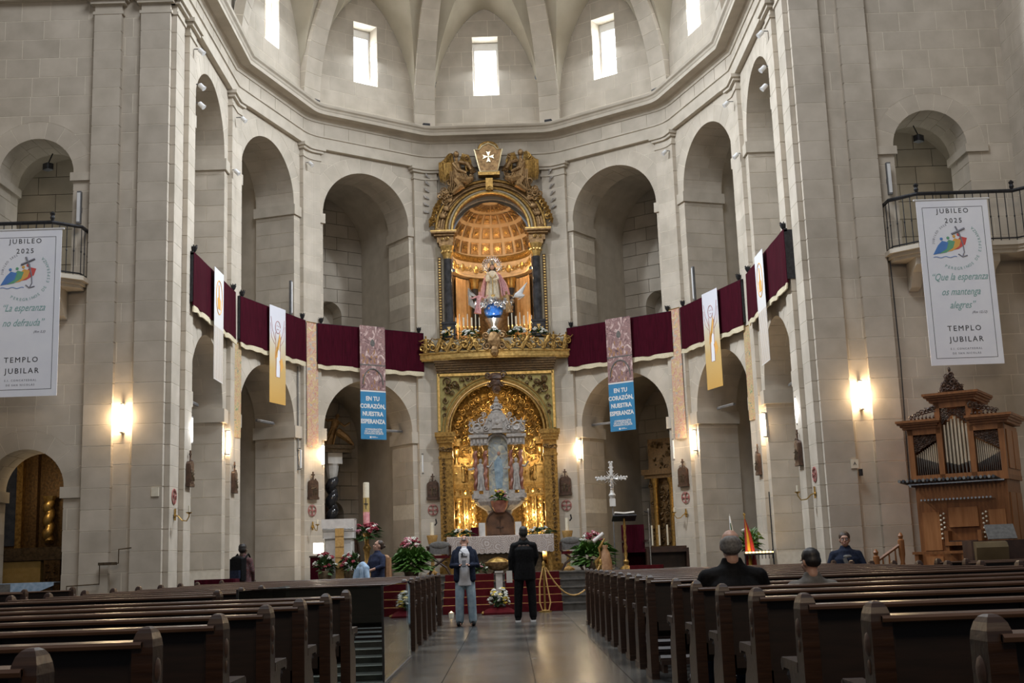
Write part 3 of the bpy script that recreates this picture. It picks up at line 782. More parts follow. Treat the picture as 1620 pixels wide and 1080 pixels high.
# ================================================================== sanctuary steps and floor
plat = bpy.data.objects.new('floor_sanctuary', None); COL.objects.link(plat); plat['kind'] = 'structure'
SZ = .83
for i in range(5):
    y0 = 27.0+.30*i; zb = SZ*(i+1)/5
    hw = 3.4+.0*i
    MB().box(XC-hw, XC+hw, y0, y0+.32 if i < 4 else 32.3, zb-SZ/5, zb-.02).box(XC-hw-.0, XC+hw, y0-.025, y0+.32 if i < 4 else 32.3, zb-.025, zb).build('step', 'step_stone', plat)
MB().prism([(XC-4.45, 28.3), (XC+4.45, 28.3), (XC+4.3, 30.2), (XC+1.9, 32.3), (XC-1.9, 32.3), (XC-4.3, 30.2)], .3, SZ-.01).build('platform', 'step_stone', plat)
for s, lab in ((-1, 'red carpet strip over the steps left of the font'), (1, 'red carpet strip over the steps right of the font')):
    x0, x1 = (XC-1.28, XC-.16) if s < 0 else (XC+.10, XC+1.35)
    t = thing('stair_carpet', lab, 'carpet', (0, 0, 0), group='red carpets on the altar steps')
    for i in range(5):
        y0 = 27.0+.30*i; zb = SZ*(i+1)/5; zp = SZ*i/5
        MB().box(x0, x1, y0-.037, y0-.026, zp+.004, zb+.008).box(x0, x1, y0-.026, y0+.264, zb+.001, zb+.009).build('carpet_fold', 'velvet_red', t)
        MB().cyl((x0-.03, y0-.05+.30, zb+.014), (x1+.03, y0-.05+.30, zb+.014), .008, n=6).build('stair_rod', 'brass', t) if i < 4 else None

# ================================================================== lower gilded retable in the back wall
CX = XC; FY = 32.55
def in_spandrel(x, z): return 4.75 < z < 6.15 and abs(x) < 1.42 and (x*x+((z-4.55)*.95)**2) > 1.52**2 and not abs(x) < .24
rt = thing('gilded_retable', 'gilded arched retable frame with carved spandrels behind the high altar', 'altarpiece', (CX, FY, 0))
b = MB()
prof_cor = [(6.18, .04, 1.58), (6.24, .07, 1.60), (6.30, .10, 1.61), (6.36, .13, 1.63), (6.42, .16, 1.65), (6.47, .18, 1.66)]
for (z0, d, w), (z1, _, _) in zip(prof_cor, prof_cor[1:]+[(6.50, 0, 0)]): b.box(-w, w, -.34-d, .0, z0, z1)
b.build('cornice', 'gold_dark', rt)
b = MB(); arc = arcpts(0, 4.55, 1.36, 1.40, 0, pi, 28)
pl = [(1.60, 4.55), (1.60, 6.18), (-1.60, 6.18), (-1.60, 4.55)]+arc[::-1]
b.slab(pl, -.30, -.02); b.build('spandrel_panel', 'gold_green', rt)
b = MB()
for r_, w_, yy in ((1.36, .035, -.36), (1.46, .022, -.33), (1.27, .03, -.34)):
    b.tube([(x, yy, z) for x, z in arcpts(0, 4.55, r_, r_*1.03, 0, pi, 30)], w_, 6)
for x in (-1.55, 1.55): b.box(x-.03, x+.03, -.36, -.28, 4.6, 6.16)
b.box(-1.55, 1.55, -.36, -.28, 6.08, 6.15); b.build('arch_moulding', 'gold', rt)
for s in (-1, 1):
    b = MB(); rr = random.Random(5)
    for (x, z, r) in ((1.30, 5.95, .13), (1.10, 5.86, .11), (.92, 5.98, .08), (.75, 6.0, .08), (.60, 6.02, .07), (.47, 6.04, .06), (1.32, 5.68, .12), (1.18, 5.62, .08), (1.38, 5.42, .09), (1.42, 5.22, .07), (1.40, 5.02, .07), (1.22, 5.80, .08), (1.02, 5.74, .06), (.84, 5.84, .06)):
        scroll(b, s*x, z, r, -.33, 1.2, rr.uniform(0, 6), s, .26, 11, 5); leafy(b, s*x, z, r*1.3, -.33, rr.uniform(0, 6))
    b.build('spandrel_scrollwork', 'gold_dark', rt)
    b = MB(); x0, x1 = (1.22, 1.58); x0, x1 = (s*x0, s*x1) if s > 0 else (s*x1, s*x0)
    b.box(x0, x1, -.30, .30, .6, 4.28); b.box(x0-.05, x1+.05, -.36, .3, .6, 1.0); b.box(x0-.05, x1+.05, -.38, .3, 4.28, 4.36); b.box(x0-.02, x1+.02, -.33, .3, 3.86, 3.92)
    b.box(x0-.10, x1+.10, -.46, .3, 4.44, 4.56); b.box(x0-.07, x1+.07, -.42, .3, 4.36, 4.44); b.build('pilaster', 'gold_old', rt)
    b = MB(); xc = (x0+x1)/2+s*.06
    for k in range(24):
        z = 1.12+k*.118; scroll(b, xc, z, .055, -.31, 1.1, k*1.7, 1 if k % 2 else -1, .3, 8, 4)
    b.build('pilaster_carving', 'gold_dark', rt, kind='stuff'); b = MB()
    for k in range(5): scroll(b, (x0+x1)/2-.14+.07*k, 4.1, .07, -.35, 1.0, k, 1, .3, 8, 4)
    b.build('capital_carving', 'gold_dark', rt)
b = MB()
for k in range(3): b.ball((0, -.44, 6.0-.16*k), (.20-.04*k, .12, .13), 9, noise_=.12)
for s in (-1, 1): scroll(b, s*.2, 6.06, .11, -.42, 1.3, 0, s, .25); scroll(b, s*.16, 5.8, .08, -.42, 1.3, 2, -s, .25); leafy(b, s*.1, 5.72, .14, -.42, -1.57-s*.4)
b.build('keystone_mask', 'carved_wood', rt)
# inner carved altarpiece seen through the arch
ir = thing('inner_altarpiece', 'glowing gilded altarpiece with twisted columns inside the arch', 'altarpiece', (CX, 33.55, 0))
def in_arch(x, z): return z < 4.5 or (x*x+((z-4.55)/1.03)**2) < 1.38**2
b = MB(); b.slab([(1.7, .9), (1.7, 4.6)]+arcpts(0, 4.6, 1.7, 1.7, 0, pi, 16)[1:]+[(-1.7, .9)], .05, .12); b.build('back_panel', 'gold_old', ir)
b = MB(); rr = random.Random(11)
relief(b, lambda x, z: in_arch(x, z) and z > 3.9 and abs(x) < 1.5, (-1.5, 1.5, 3.9, 6.1), -.02, .05, .12, 330, rr, .22); b.build('arch_relief', 'gold', ir, kind='stuff')
b = MB(); rr = random.Random(12)
relief(b, lambda x, z: abs(x) > .55, (-1.4, 1.4, 1.0, 4.3), 0, .04, .08, 330, rr, .2); b.build('panel_relief', 'gold', ir, kind='stuff')
def side_box(m_, s, x0, x1, y0, y1, z0, z1): m_.box(min(s*x0, s*x1), max(s*x0, s*x1), y0, y1, z0, z1)
for s in (-1, 1):
    b = MB()
    for z0, z1, d in ((2.84, 2.88, .20), (2.88, 2.92, .25), (2.92, 3.10, .18), (3.10, 3.13, .24), (3.13, 3.17, .29), (3.17, 3.21, .34), (3.21, 3.25, .38)):
        side_box(b, s, .50, 1.36, -d, .05, z0, z1)
        for x0, x1 in ((.60, .84), (1.02, 1.30)): side_box(b, s, x0-(d-.18)*.3, x1+(d-.18)*.3, -d-.12, -d+.02, z0, z1)
    b.build('lower_entablature', 'gold', ir)
    b = MB()
    for k in range(14): side_box(b, s, .52+.06*k, .55+.06*k, -.37, -.30, 3.07, 3.10)
    for x in (.66, .78, 1.08, 1.24): scroll(b, s*x, 3.01, .05, -.31, 1.2, x*9, s, .3, 8, 4); b.ball((s*x, -.33, 2.95), (.025, .03, .03), 5)
    for x in (.56, .93, 1.34): leafy(b, s*x, 2.94, .12, -.22, pi/2)
    b.build('entablature_ornament', 'gold', ir, kind='stuff')
    for x0, x1 in ((.60, .84), (1.04, 1.30)):
        b = MB(); side_box(b, s, x0, x1, -.30, -.02, 3.25, 3.72); side_box(b, s, x0-.02, x1+.02, -.33, .0, 3.70, 3.76); side_box(b, s, x0-.02, x1+.02, -.33, .0, 3.25, 3.29)
        side_box(b, s, x0+.04, x1-.04, -.32, -.29, 3.34, 3.66); side_box(b, s, x0+.07, x1-.07, -.335, -.31, 3.38, 3.62); b.build('plinth', 'gold', ir)
        b = MB(); scroll(b, s*(x0+x1)/2, 3.50, .05, -.34, 1.3, 0, s, .3, 9, 4); b.build('plinth_scroll', 'gold', ir)
    for x in (.72, 1.14):
        b = MB(); twisted(b, s*x, -.26, 1.38, 2.78, .080, 5); b.build('twisted_column', 'gold', ir, smooth=True)
        b = MB(); b.box(s*x-.11, s*x+.11, -.37, -.15, 1.12, 1.32); b.box(s*x-.13, s*x+.13, -.39, -.13, 1.32, 1.38); b.build('column_base', 'gold', ir)
        b = MB(); b.lathe([(.07, 2.70), (.10, 2.76), (.12, 2.84)], 8, Matrix.Translation((s*x, -.26, 0)))
        b.build('column_capital', 'gold', ir)
        b = MB(); rr = random.Random(int(x*10))
        for k in range(22): a = 2*pi*5*k/22; b.ball((s*x+.085*cos(a+1), -.26+.085*sin(a+1)-.03, 1.42+1.3*k/22), .026, 5)
        b.build('vine_beads', 'gold', ir, kind='stuff')
    for x0, x1, d in ((.88, .94, .12), (.96, 1.00, .18), (1.30, 1.36, .2)):
        b = MB(); side_box(b, s, x0, x1, -d, 0, 1.1, 2.84); b.build('side_post', 'gold', ir)
    b = MB()
    for k in range(13): scroll(b, s*.545, 1.4+.11*k, .045, -.06, 1.1, k*2, s, .32, 8, 4); scroll(b, s*.93, 1.35+.115*k, .035, -.16, 1.1, k*2+1, -s, .32, 8, 4)
    b.build('post_carving', 'gold', ir, kind='stuff')
    b = MB(); figure(b, s*.72, -.22, 3.76, .62, lean=-s*.08); b.build('carved_saint', 'gold', ir, smooth=True)
    b = MB(); figure(b, s*1.0, -.16, 3.30, .46); b.build('small_saint', 'gold', ir, smooth=True)
    b = MB(); b.lathe([(.10, 0), (.04, .08), (.03, .2), (.08, .26), (.11, .32), (.11, .44), (.05, .50)], 10, Matrix.Translation((s*1.17, -.2, 3.76))); b.build('urn', 'gold', ir, smooth=True)
    b = MB(); b.box(s*1.17-.12, s*1.17+.12, -.34, -.1, 4.28, 4.40); b.box(s*1.17-.15, s*1.17+.15, -.37, -.08, 4.40, 4.46); b.build('upper_block', 'gold', ir)
    b = MB()
    for k in range(9): a = .10+.165*k; scroll(b, s*1.16*cos(a), 4.55+1.16*sin(a), .10, -.24, 1.3, k, s, .24); scroll(b, s*.93*cos(a+.08), 4.5+.95*sin(a+.08), .085, -.16, 1.3, k*2, -s, .24)
    b.build('arch_band', 'gold', ir)
    b = MB(); figure(b, s*.62, -.2, 4.72, .50, lean=s*.5, wing=(s,)); b.build('arch_angel', 'gold', ir, smooth=True)
for s in (-1, 1):
    area('retable_uplight', (CX+s*1.0, 32.75, 1.35), (CX+s*.95, 33.5, 3.0), .5, .2, 24, (1.0, .74, .42))
    point('retable_lamp', (CX+s*.93, 32.98, 2.35), 10, (1.0, .76, .44), .05)
    point('retable_lamp', (CX+s*1.0, 32.85, 4.0), 12, (1.0, .75, .43), .05)
point('retable_lamp', (CX, 32.8, 5.35), 9, (1.0, .74, .42), .08)
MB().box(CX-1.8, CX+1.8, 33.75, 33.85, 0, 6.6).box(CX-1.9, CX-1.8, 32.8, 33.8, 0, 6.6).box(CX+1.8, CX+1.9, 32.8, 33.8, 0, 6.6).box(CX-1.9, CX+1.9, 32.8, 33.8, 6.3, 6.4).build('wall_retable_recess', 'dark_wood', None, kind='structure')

# white marble tabernacle shrine
tb = thing('marble_tabernacle', 'pale marble shrine with crest and twisted columns around a painting', 'shrine', (CX, 32.0, 0))
b = MB(); b.lathe([(.30, 2.30), (.36, 2.42), (.58, 2.56), (.66, 2.66), (.66, 2.74)], 12, sy=.55); b.build('corbel', 'shrine_marble', tb)
b = MB(); b.box(-.72, .72, -.22, .2, 2.74, 2.86, ch=.05); b.box(-.66, .66, -.18, .2, 2.70, 2.74); b.build('base_slab', 'shrine_marble', tb)
for s in (-1, 1):
    for x, m in ((.34, 'red_marble'), (.60, 'red_marble')):
        b = MB(); twisted(b, s*x, -.12, 2.95, 4.0, .055, 4, 8, .3); b.build('twisted_column', m, tb, smooth=True)
        b = MB(); b.box(s*x-.075, s*x+.075, -.2, -.05, 2.86, 2.95); b.build('column_base', 'shrine_marble', tb); b = MB(); b.lathe([(.055, 4.0), (.085, 4.10), (.09, 4.14)], 8, Matrix.Translation((s*x, -.12, 0))); b.build('column_capital', 'gold_old', tb)
    b = MB(); figure(b, s*.47, -.10, 2.95, .85); b.build('niche_saint', 'shrine_marble', tb, smooth=True)
    b = MB(); b.box(min(s*.26, s*.72), max(s*.26, s*.72), -.24, .1, 4.14, 4.34); b.box(min(s*.24, s*.76), max(s*.24, s*.76), -.30, .1, 4.34, 4.42)
    for k in range(4): b.box(s*(.32+.1*k)-.03, s*(.32+.1*k)+.03, -.27, -.2, 4.18, 4.30)
    b.build('entablature', 'shrine_marble', tb)
    b = MB(); scroll(b, s*.52, 4.62, .17, -.18, 1.4, 0, s, .22); scroll(b, s*.66, 4.55, .10, -.18, 1.2, 2, -s, .25); b.ball((s*.50, -.14, 4.55), (.24, .1, .13), 10, noise_=.12); scroll(b, s*.40, 4.78, .12, -.2, 1.3, 1, -s, .24); scroll(b, s*.34, 4.95, .08, -.18, 1.3, 3, s, .26); figure(b, s*.56, -.18, 4.5, .36, wing=(s,), lean=s*.3); figure(b, s*.34, -.2, 4.62, .30, lean=-s*.4)
    b.build('angel_group', 'shrine_marble', tb, smooth=True)
b = MB(); b.slab([(-.26, 2.86), (.26, 2.86)]+arcpts(0, 4.14, .26, .26, 0, pi, 12), .0, .04); pic = b.build('painting', 'mural', tb)
q = MB(); q.slab([(-.07, 3.0), (.09, 3.02), (.12, 3.4), (.10, 3.75), (.0, 3.86), (-.11, 3.7), (-.10, 3.3)], -.012, -.002); q.build('painted_blue_robe', 'denim', pic)
q = MB(); q.ball((.02, -.01, 3.93), (.045, .012, .055), 8); q.build('painted_face', 'skin_tan', pic); 
b = MB(); b.tube([(x, -.06, z) for x, z in arcpts(0, 4.14, .29, .30, 0, pi, 16)], .045, 6); b.build('niche_arch', 'shrine_marble', tb)
b = MB(); b.slab([(-.36, 4.46), (.36, 4.46), (.30, 4.62), (.24, 4.92), (.15, 5.0), (-.15, 5.0), (-.24, 4.92), (-.30, 4.62)], -.2, .05)
b.slab([(-.14, 4.58), (.14, 4.58), (.11, 4.9), (-.11, 4.9)], -.24, -.2); b.ball((0, -.24, 4.74), (.06, .03, .07), 8)
for s in (-1, 1): scroll(b, s*.30, 4.60, .09, -.22, 1.3, 0, s, .25)
for z, r in ((5.03, .17), (5.12, .14), (5.22, .11), (5.32, .07), (5.38, .04)): b.ball((0, -.12, z), (r, .09, .07), 8)
for s in (-1, 1): scroll(b, s*.11, 5.15, .08, -.18, 1.2, 1, s, .28)
b.build('crest', 'shrine_marble', tb, smooth=True)
b = MB(); b.lathe([(.12, 2.36), (.20, 2.50), (.24, 2.66)], 10, Matrix.Translation((0, -.42, 0))); b.build('flower_urn', 'red_marble', tb, smooth=True)
bq = thing('altar_bouquet', 'bouquet of yellow and pink flowers in an urn below the painting', 'flowers', (CX, 31.5, 2.66))
flower_mass(bq, 0, 0, .04, .26, .15, .24, 46, 14, ['bloom_yellow', 'bloom_pink', 'bloom_yellow', 'bloom_white'], 'leaf_light', .05, .16, seed=4)
td = thing('tabernacle_door', 'dark brown arched wooden cabinet with carved panels behind the altar', 'cabinet', (CX-.0, 31.9, 0))
b = MB(); b.slab([(-.37, 1.74), (.37, 1.74)]+arcpts(0, 2.10, .37, .32, 0, pi, 12), -.16, .1); b.build('body', 'brown_wood', td)
for s in (-1, 1):
    b = MB(); b.slab([(min(s*.02, s*.24), 1.80), (max(s*.02, s*.24), 1.80), (max(s*.02, s*.24), 2.18), (min(s*.02, s*.24), 2.24)], -.19, -.16); b.build('door', 'brown_wood', td)
b = MB(); b.tube([(x, -.17, z) for x, z in arcpts(0, 2.12, .35, .30, 0, pi, 14)], .022, 6); b.box(-.10, .10, -.21, -.19, 1.97, 1.99); b.build('carved_trim', 'carved_wood', td)
for s in (-1, 1):
    b = MB(); b.box(-.085, .085, -.1, .1, 0, .36, ch=.015); o = b.build('altar_block', 'white_marble', None, loc=(CX+s*.47, 31.5, 1.74))
    tag(o, 'upright white block on the altar %s of the wooden cabinet' % ('left' if s < 0 else 'right'), 'block', 'white blocks on the altar')
b = MB(); b.box(-.1, .1, -.07, .07, 0, .24, ch=.01); rb = b.build('red_box', 'velvet', None, loc=(CX-.66, 31.3, 1.745)); tag(rb, 'dark red square box standing on the altar left of the white blocks', 'box')

# high altar with lace cloth
al = thing('high_altar', 'stone high altar table at the top of the red steps', 'altar', (CX, 30.9, SZ))
b = MB(); b.box(-1.05, 1.05, -.25, .75, 0, .84, ch=.04); b.build('altar_base', 'bronze_dark', al)
b = MB(); b.box(-1.30, 1.30, -.36, .9, .84, .905); b.build('altar_top', 'white_marble', al)
for s in (-1, 1):
    b = MB(); b.box(s*1.24-.05, s*1.24+.05, -.30, -.2, 0, .84); b.build('leg', 'gold_old', al)
b = MB(); n = 60
vv = []; ff = []
for j, (dz, dy) in enumerate(((.0, .9), (.0, -.39), (-.02, -.405), (-.42, -.41))):
    for i in range(n+1):
        x = -1.34+2.68*i/n; z = .915+dz; y = dy
        if j == 3: z += -.025*abs(sin(pi*i/3.0)); y += .012*sin(i*1.3)
        vv.append((x, y, z))
m = n+1
for j in range(3):
    for i in range(n): ff.append((j*m+i, j*m+i+1, (j+1)*m+i+1, (j+1)*m+i))
b.add(vv, ff); ac = b.build('altar_cloth', 'lace', None, loc=(CX, 30.9, SZ)); tag(ac, 'lace cloth with scalloped edge hanging over the high altar', 'tablecloth')
for s in (-1, 1):
    g = thing('altar_garland', 'green garland with white flowers lying on the %s end of the altar' % ('left' if s < 0 else 'right'), 'flowers', (CX+s*1.02, 30.75, 1.76), group='garlands on the altar')
    flower_mass(g, 0, 0, .02, .42, .22, .17, 60, 8, ['bloom_white'], 'leaf', .045, .14, up=.0, seed=8+s)

# ================================================================== upper niche (camarin)
un = thing('upper_niche_frame', 'gilded and pale painted frame of the upper niche with black columns', 'frame', (CX, FY, 0))
for s in (-1, 1):
    def bx(m_, x0, x1, y0, y1, z0, z1): m_.box(min(s*x0, s*x1), max(s*x0, s*x1), y0, y1, z0, z1)
    b = MB(); bx(b, 1.16, 1.56, -.16, -.02, 7.0, 9.75); b.build('pilaster_panel', 'pale_paint', un)
    b = MB(); bx(b, 1.40, 1.50, -.18, -.16, 7.1, 9.45); b.build('gold_strip', 'gold_dark', un)
    b = MB()
    for k in range(30): bx(b, 1.425, 1.475, -.195, -.18, 7.12+k*.078, 7.155+k*.078)
    b.build('fret_ornament', 'gold', un, kind='stuff')
    b = MB(); b.lathe([(.125, 7.55), (.13, 8.2), (.115, 9.35), (.12, 9.38)], 14, Matrix.Translation((s*1.22, -.28, 0))); b.build('column', 'dark_marble', un, smooth=True)
    b = MB(); b.lathe([(.12, 9.36), (.12, 9.42), (.15, 9.50), (.14, 9.56), (.19, 9.66), (.20, 9.72)], 12, Matrix.Translation((s*1.22, -.28, 0)))
    for k in range(10): a = k*2*pi/10; b.ball((s*1.22+.15*cos(a), -.28+.15*sin(a), 9.55), .04, 5)
    b.build('capital', 'gold', un, smooth=True)
    b = MB(); b.box(s*1.22-.18, s*1.22+.18, -.46, -.1, 7.1, 7.5); b.box(s*1.22-.2, s*1.22+.2, -.48, -.1, 7.5, 7.56); b.build('pedestal', 'dark_marble', un)
    b = MB()
    for rot in (0, 90): 
        Mx = Matrix.Translation((s*1.22, -.47, 7.3)) @ Matrix.Rotation(radians(rot), 4, 'Y')
        for sg in (-1, 1): b.add([(0, -.01, 0), (.055, -.01, sg*.12), (-.055, -.01, sg*.12), (0, .01, 0), (.055, .01, sg*.12), (-.055, .01, sg*.12)], [(0, 1, 2), (3, 5, 4), (0, 3, 4, 1), (1, 4, 5, 2), (2, 5, 3, 0)], Mx)
    b.build('pedestal_cross', 'gold', un)
    b = MB()
    for z0, z1, d, w0, w1 in ((9.72, 9.84, .34, 1.06, 1.44), (9.84, 10.02, .30, 1.04, 1.50), (10.02, 10.08, .38, 1.00, 1.58), (10.08, 10.16, .46, .95, 1.66)): bx(b, w0, w1, -d, .0, z0, z1)
    b.build('entablature_block', 'bronze', un)
    b = MB(); scroll(b, s*1.22, 9.93, .06, -.34, 1, 0, 1, .3); scroll(b, s*1.36, 9.93, .05, -.34, 1, 2, -1, .3); bx(b, .95, 1.67, -.47, -.44, 10.12, 10.15); b.build('entablature_gilding', 'gold', un)
b = MB(); a1 = arcpts(0, 10.16, 1.52, 1.42, 0, pi, 32); a2 = arcpts(0, 10.16, 1.06, 1.06, 0, pi, 32); b.slab(a1+a2[::-1], -.26, -.02); b.build('archivolt', 'bronze', un)
for r_, rz_, w_, m_ in ((1.52, 1.42, .045, 'gold_old'), (1.38, 1.30, .04, 'bronze'), (1.25, 1.20, .05, 'gold_old'), (1.15, 1.13, .03, 'pale_paint'), (1.08, 1.08, .04, 'gold')):
    b = MB(); b.tube([(x, -.29, z) for x, z in arcpts(0, 10.16, r_, rz_, 0, pi, 32)], w_, 6); b.build('arch_ring', m_, un, smooth=True)
b = MB(); b.box(-.10, .10, -.42, -.2, 11.28, 11.62); scroll(b, 0, 11.30, .09, -.4, 1.2, 0, 1, .3); b.build('keystone', 'gold_old', un)
# crest with angels
cr = thing('angel_pediment', 'carved golden angels and scrolls holding a shield with a cross', 'relief', (CX, FY-.1, 0))
b = MB(); sh = [(-.24, 11.78), (.24, 11.78), (.30, 12.05), (.38, 12.42), (.24, 12.42), (.17, 12.52), (0, 12.60), (-.17, 12.52), (-.24, 12.42), (-.38, 12.42), (-.30, 12.05)]
b.slab(sh, -.40, -.1); shd = b.build('shield', 'bronze', cr)
b = MB(); b.tube([(x*1.02, -.41, z) for x, z in sh], .022, 5, closed=True); b.build('shield_rim', 'silver_gilt', shd)
b = MB()
for rot in (0, 90, 180, 270):
    Mx = Matrix.Translation((0, -.415, 12.2)) @ Matrix.Rotation(radians(rot), 4, 'Y'); b.add([(0, 0, 0), (.06, 0, .16), (0, 0, .13), (-.06, 0, .16), (0, -.02, .0), (.06, -.02, .16), (0, -.02, .13), (-.06, -.02, .16)], [(4, 5, 6, 7), (0, 3, 2, 1), (0, 1, 5, 4), (1, 2, 6, 5), (2, 3, 7, 6), (3, 0, 4, 7)], Mx)
b.build('shield_cross', 'silver_gilt', shd)
b = MB(); b.tube([(x, -.34, z) for x, z in arcpts(0, 12.45, .26, .2, 0, pi, 10)], .04, 6); b.box(-.3, .3, -.42, -.1, 11.68, 11.78); b.build('shield_crown', 'gold_old', shd)
for s in (-1, 1):
    b = MB()
    b.tube([(s*.90, -.25, 12.12), (s*.90, -.28, 11.98), (s*.88, -.30, 11.78), (s*.82, -.32, 11.62)], [.09, .13, .14, .15], 10)
    b.ball((s*.90, -.30, 12.34), (.080, .085, .10), 10); b.tube([(s*.90, -.28, 12.26), (s*.90, -.26, 12.15)], .045, 7)
    b.tube([(s*.80, -.33, 12.10), (s*.60, -.42, 12.02), (s*.50, -.44, 11.84)], [.055, .05, .035], 7); b.tube([(s*.98, -.33, 12.06), (s*.86, -.46, 11.84), (s*.62, -.46, 11.74)], [.055, .05, .04], 7)
    b.tube([(s*.84, -.34, 11.60), (s*.62, -.42, 11.52), (s*.46, -.38, 11.60)], [.14, .12, .06], 8); b.tube([(s*.90, -.32, 11.58), (s*.80, -.40, 11.36), (s*1.02, -.34, 11.20)], [.14, .12, .06], 8)
    for k in range(9): b.tube([(s*(.76+.04*k), -.42+.01*k, 11.84), (s*(.62+.055*k), -.50+.02*k, 11.58-.01*k), (s*(.58+.07*k), -.44+.02*k, 11.42-.03*k)], [.018, .028, .014], 5)
    b.build('angel', 'bronze', cr, smooth=True)
    b = MB()
    for j in range(9):
        b.tube([(s*.99, -.22, 12.02), (s*(1.02+.030*j), -.26, 12.36+.02*j-.006*j*j), (s*(1.06+.038*j), -.25, 12.12), (s*(1.02+.044*j), -.21, 11.78), (s*(.98+.046*j), -.17, 11.46+.015*j)], [.03, .045, .042, .036, .012], 6)
    b.build('wing', 'gold_old', cr, smooth=True); b = MB()
    for j in range(6):
        b.tube([(s*.82, -.2, 12.12), (s*(.72-.035*j), -.24, 12.36-.01*j), (s*(.66-.03*j), -.24, 12.14), (s*(.64-.025*j), -.2, 11.86)], [.025, .04, .038, .012], 6)
    b.build('wing', 'gold_old', cr, smooth=True)
    b = MB()
    for k in range(9): b.ball((s*(.62+.10*k), -.22, 11.62-.022*k*k+.05*sin(k*2)), (.10, .07, .09), 7, noise_=.1)
    b.build('cloud_bank', 'bronze', cr, smooth=True)
    b = MB(); rr = random.Random(21)
    for k in range(26): a = rr.uniform(.55, 1.35); rad = rr.uniform(1.5, 1.78); scroll(b, s*rad*cos(a)*.98, 10.2+rad*sin(a)*.97, rr.uniform(.06, .12), -.24, 1.3, rr.uniform(0, 6), s, .26, 9, 5)
    for k in range(8): leafy(b, s*(.36+.03*k), 11.85+.05*k, .16, -.22, rr.uniform(-.6, 1.2) if s > 0 else pi-rr.uniform(-.6, 1.2))
    b.build('acanthus_mass', 'bronze', cr, kind='stuff')
    b = MB(); rr = random.Random(6)
    for k in range(15):
        a = .18+.075*k; rad = 1.62; scroll(b, s*rad*cos(a), 10.2+1.52*sin(a), rr.uniform(.09, .15), -.18, 1.2, rr.uniform(0, 6), s, .25); leafy(b, s*(rad+.05)*cos(a), 10.2+1.6*sin(a), .2, -.14, -1.2 if s > 0 else -1.9)
    b.build('scroll_border', 'gold_old', cr)
    b = MB()
    for k in range(6): leafy(b, s*(1.72-.01*k), 10.75+.2*k, .20, -.02, (pi/2-s*(1.1-.1*k)), th=.2)
    b.build('grey_plume', 'grey_marble', cr)
# coffered half dome and drum of the niche
ni = thing('niche_interior', 'lit coffered golden half dome and frieze inside the upper niche', 'niche', (CX, 32.6, 0))
NR = 1.14
b = MB(); prof = [(NR*cos(radians(a)), 9.72+1.34*sin(radians(a))) for a in range(0, 91, 10)]; b.lathe(prof, 24, a0=0, a1=pi); b.build('dome_shell', 'cream_gold', ni, smooth=True)
for row in range(4):
    e0 = radians(4+20*row); e1 = radians(19+20*row)
    for k in range(10):
        a0 = pi*(k+.12)/10; a1 = pi*(k+.88)/10; rr_ = NR-.02; q = MB(); vs = []
        def sp(a, e, r): return (r*cos(e)*cos(a), r*cos(e)*sin(a), 9.72+(1.34/NR)*r*sin(e))
        o4 = [sp(a0, e0, rr_), sp(a1, e0, rr_), sp(a1, e1, rr_), sp(a0, e1, rr_)]
        am = (a0+a1)/2; em = (e0+e1)/2; ins = [tuple(Vector(p).lerp(Vector(sp(am, em, NR-.005)), .25)) for p in o4]
        q.add(o4+ins, [(0, 1, 5, 4), (1, 2, 6, 5), (2, 3, 7, 6), (3, 0, 4, 7), (4, 5, 6, 7)]); cf = q.build('coffer', 'bronze', ni)
        q = MB(); c = sp(am, em, NR-.05); w = .075*(1-.16*row); nrm = (Vector((0, 0, 9.72))-Vector(c)).normalized(); Mx = Matrix.Translation(c) @ nrm.to_track_quat('Z', 'Y').to_matrix().to_4x4()
        q.ball((0, 0, 0), (w*.4, w*.4, w*.4), 5, Mx)
        for j in range(6): a = j*pi/3; q.tube([(w*.3*cos(a), w*.3*sin(a), 0), (w*cos(a), w*sin(a), .01)], [w*.3, w*.12], 4, Mx)
        q.build('rosette', 'gold', ni)
for nm, prof, m_ in (('dome_cornice', [(NR, 9.72), (NR-.10, 9.74), (NR-.14, 9.68), (NR-.06, 9.60), (NR, 9.58)], 'gold'), ('frieze_band', [(NR, 9.58), (NR-.04, 9.56), (NR-.04, 9.20), (NR-.1, 9.16), (NR-.12, 9.10), (NR, 9.06)], 'cream_gold')):
    b = MB(); b.lathe(prof, 24, a0=0, a1=pi); b.build(nm, m_, ni, smooth=False)
b = MB()
for k in range(21):
    a = pi*(k+.5)/21; c = ((NR-.07)*cos(a), (NR-.07)*sin(a)); Mx = Matrix.Translation((c[0], c[1], 9.36)) @ Matrix.Rotation(a+pi/2, 4, 'Z')
    if k % 3 == 1: b.ball((0, 0, 0), (.09, .03, .12), 7, Mx)
    else:
        q = MB(); scroll(q, 0, 0, .09, 0, 1.3, k, 1 if k % 2 else -1, .22); b.add(q.v, q.f, Mx)
for k in range(44): a = pi*(k+.5)/44; b.ball(((NR-.1)*cos(a), (NR-.1)*sin(a), 9.64), (.02, .02, .03), 4)
b.build('frieze_ornament', 'gold', ni, kind='stuff')
b = MB(); b.lathe([(NR+.04, 9.08), (NR+.04, 6.9)], 24, a0=0, a1=pi); b.build('drum_wall', 'bronze', ni)
b = MB(); b.prism([(-1.2, 0)]+[(1.2*cos(pi*i/16), 1.2*sin(pi*i/16)) for i in range(16, -1, -1)], 6.86, 6.96); b.build('niche_floor', 'gold_old', ni)
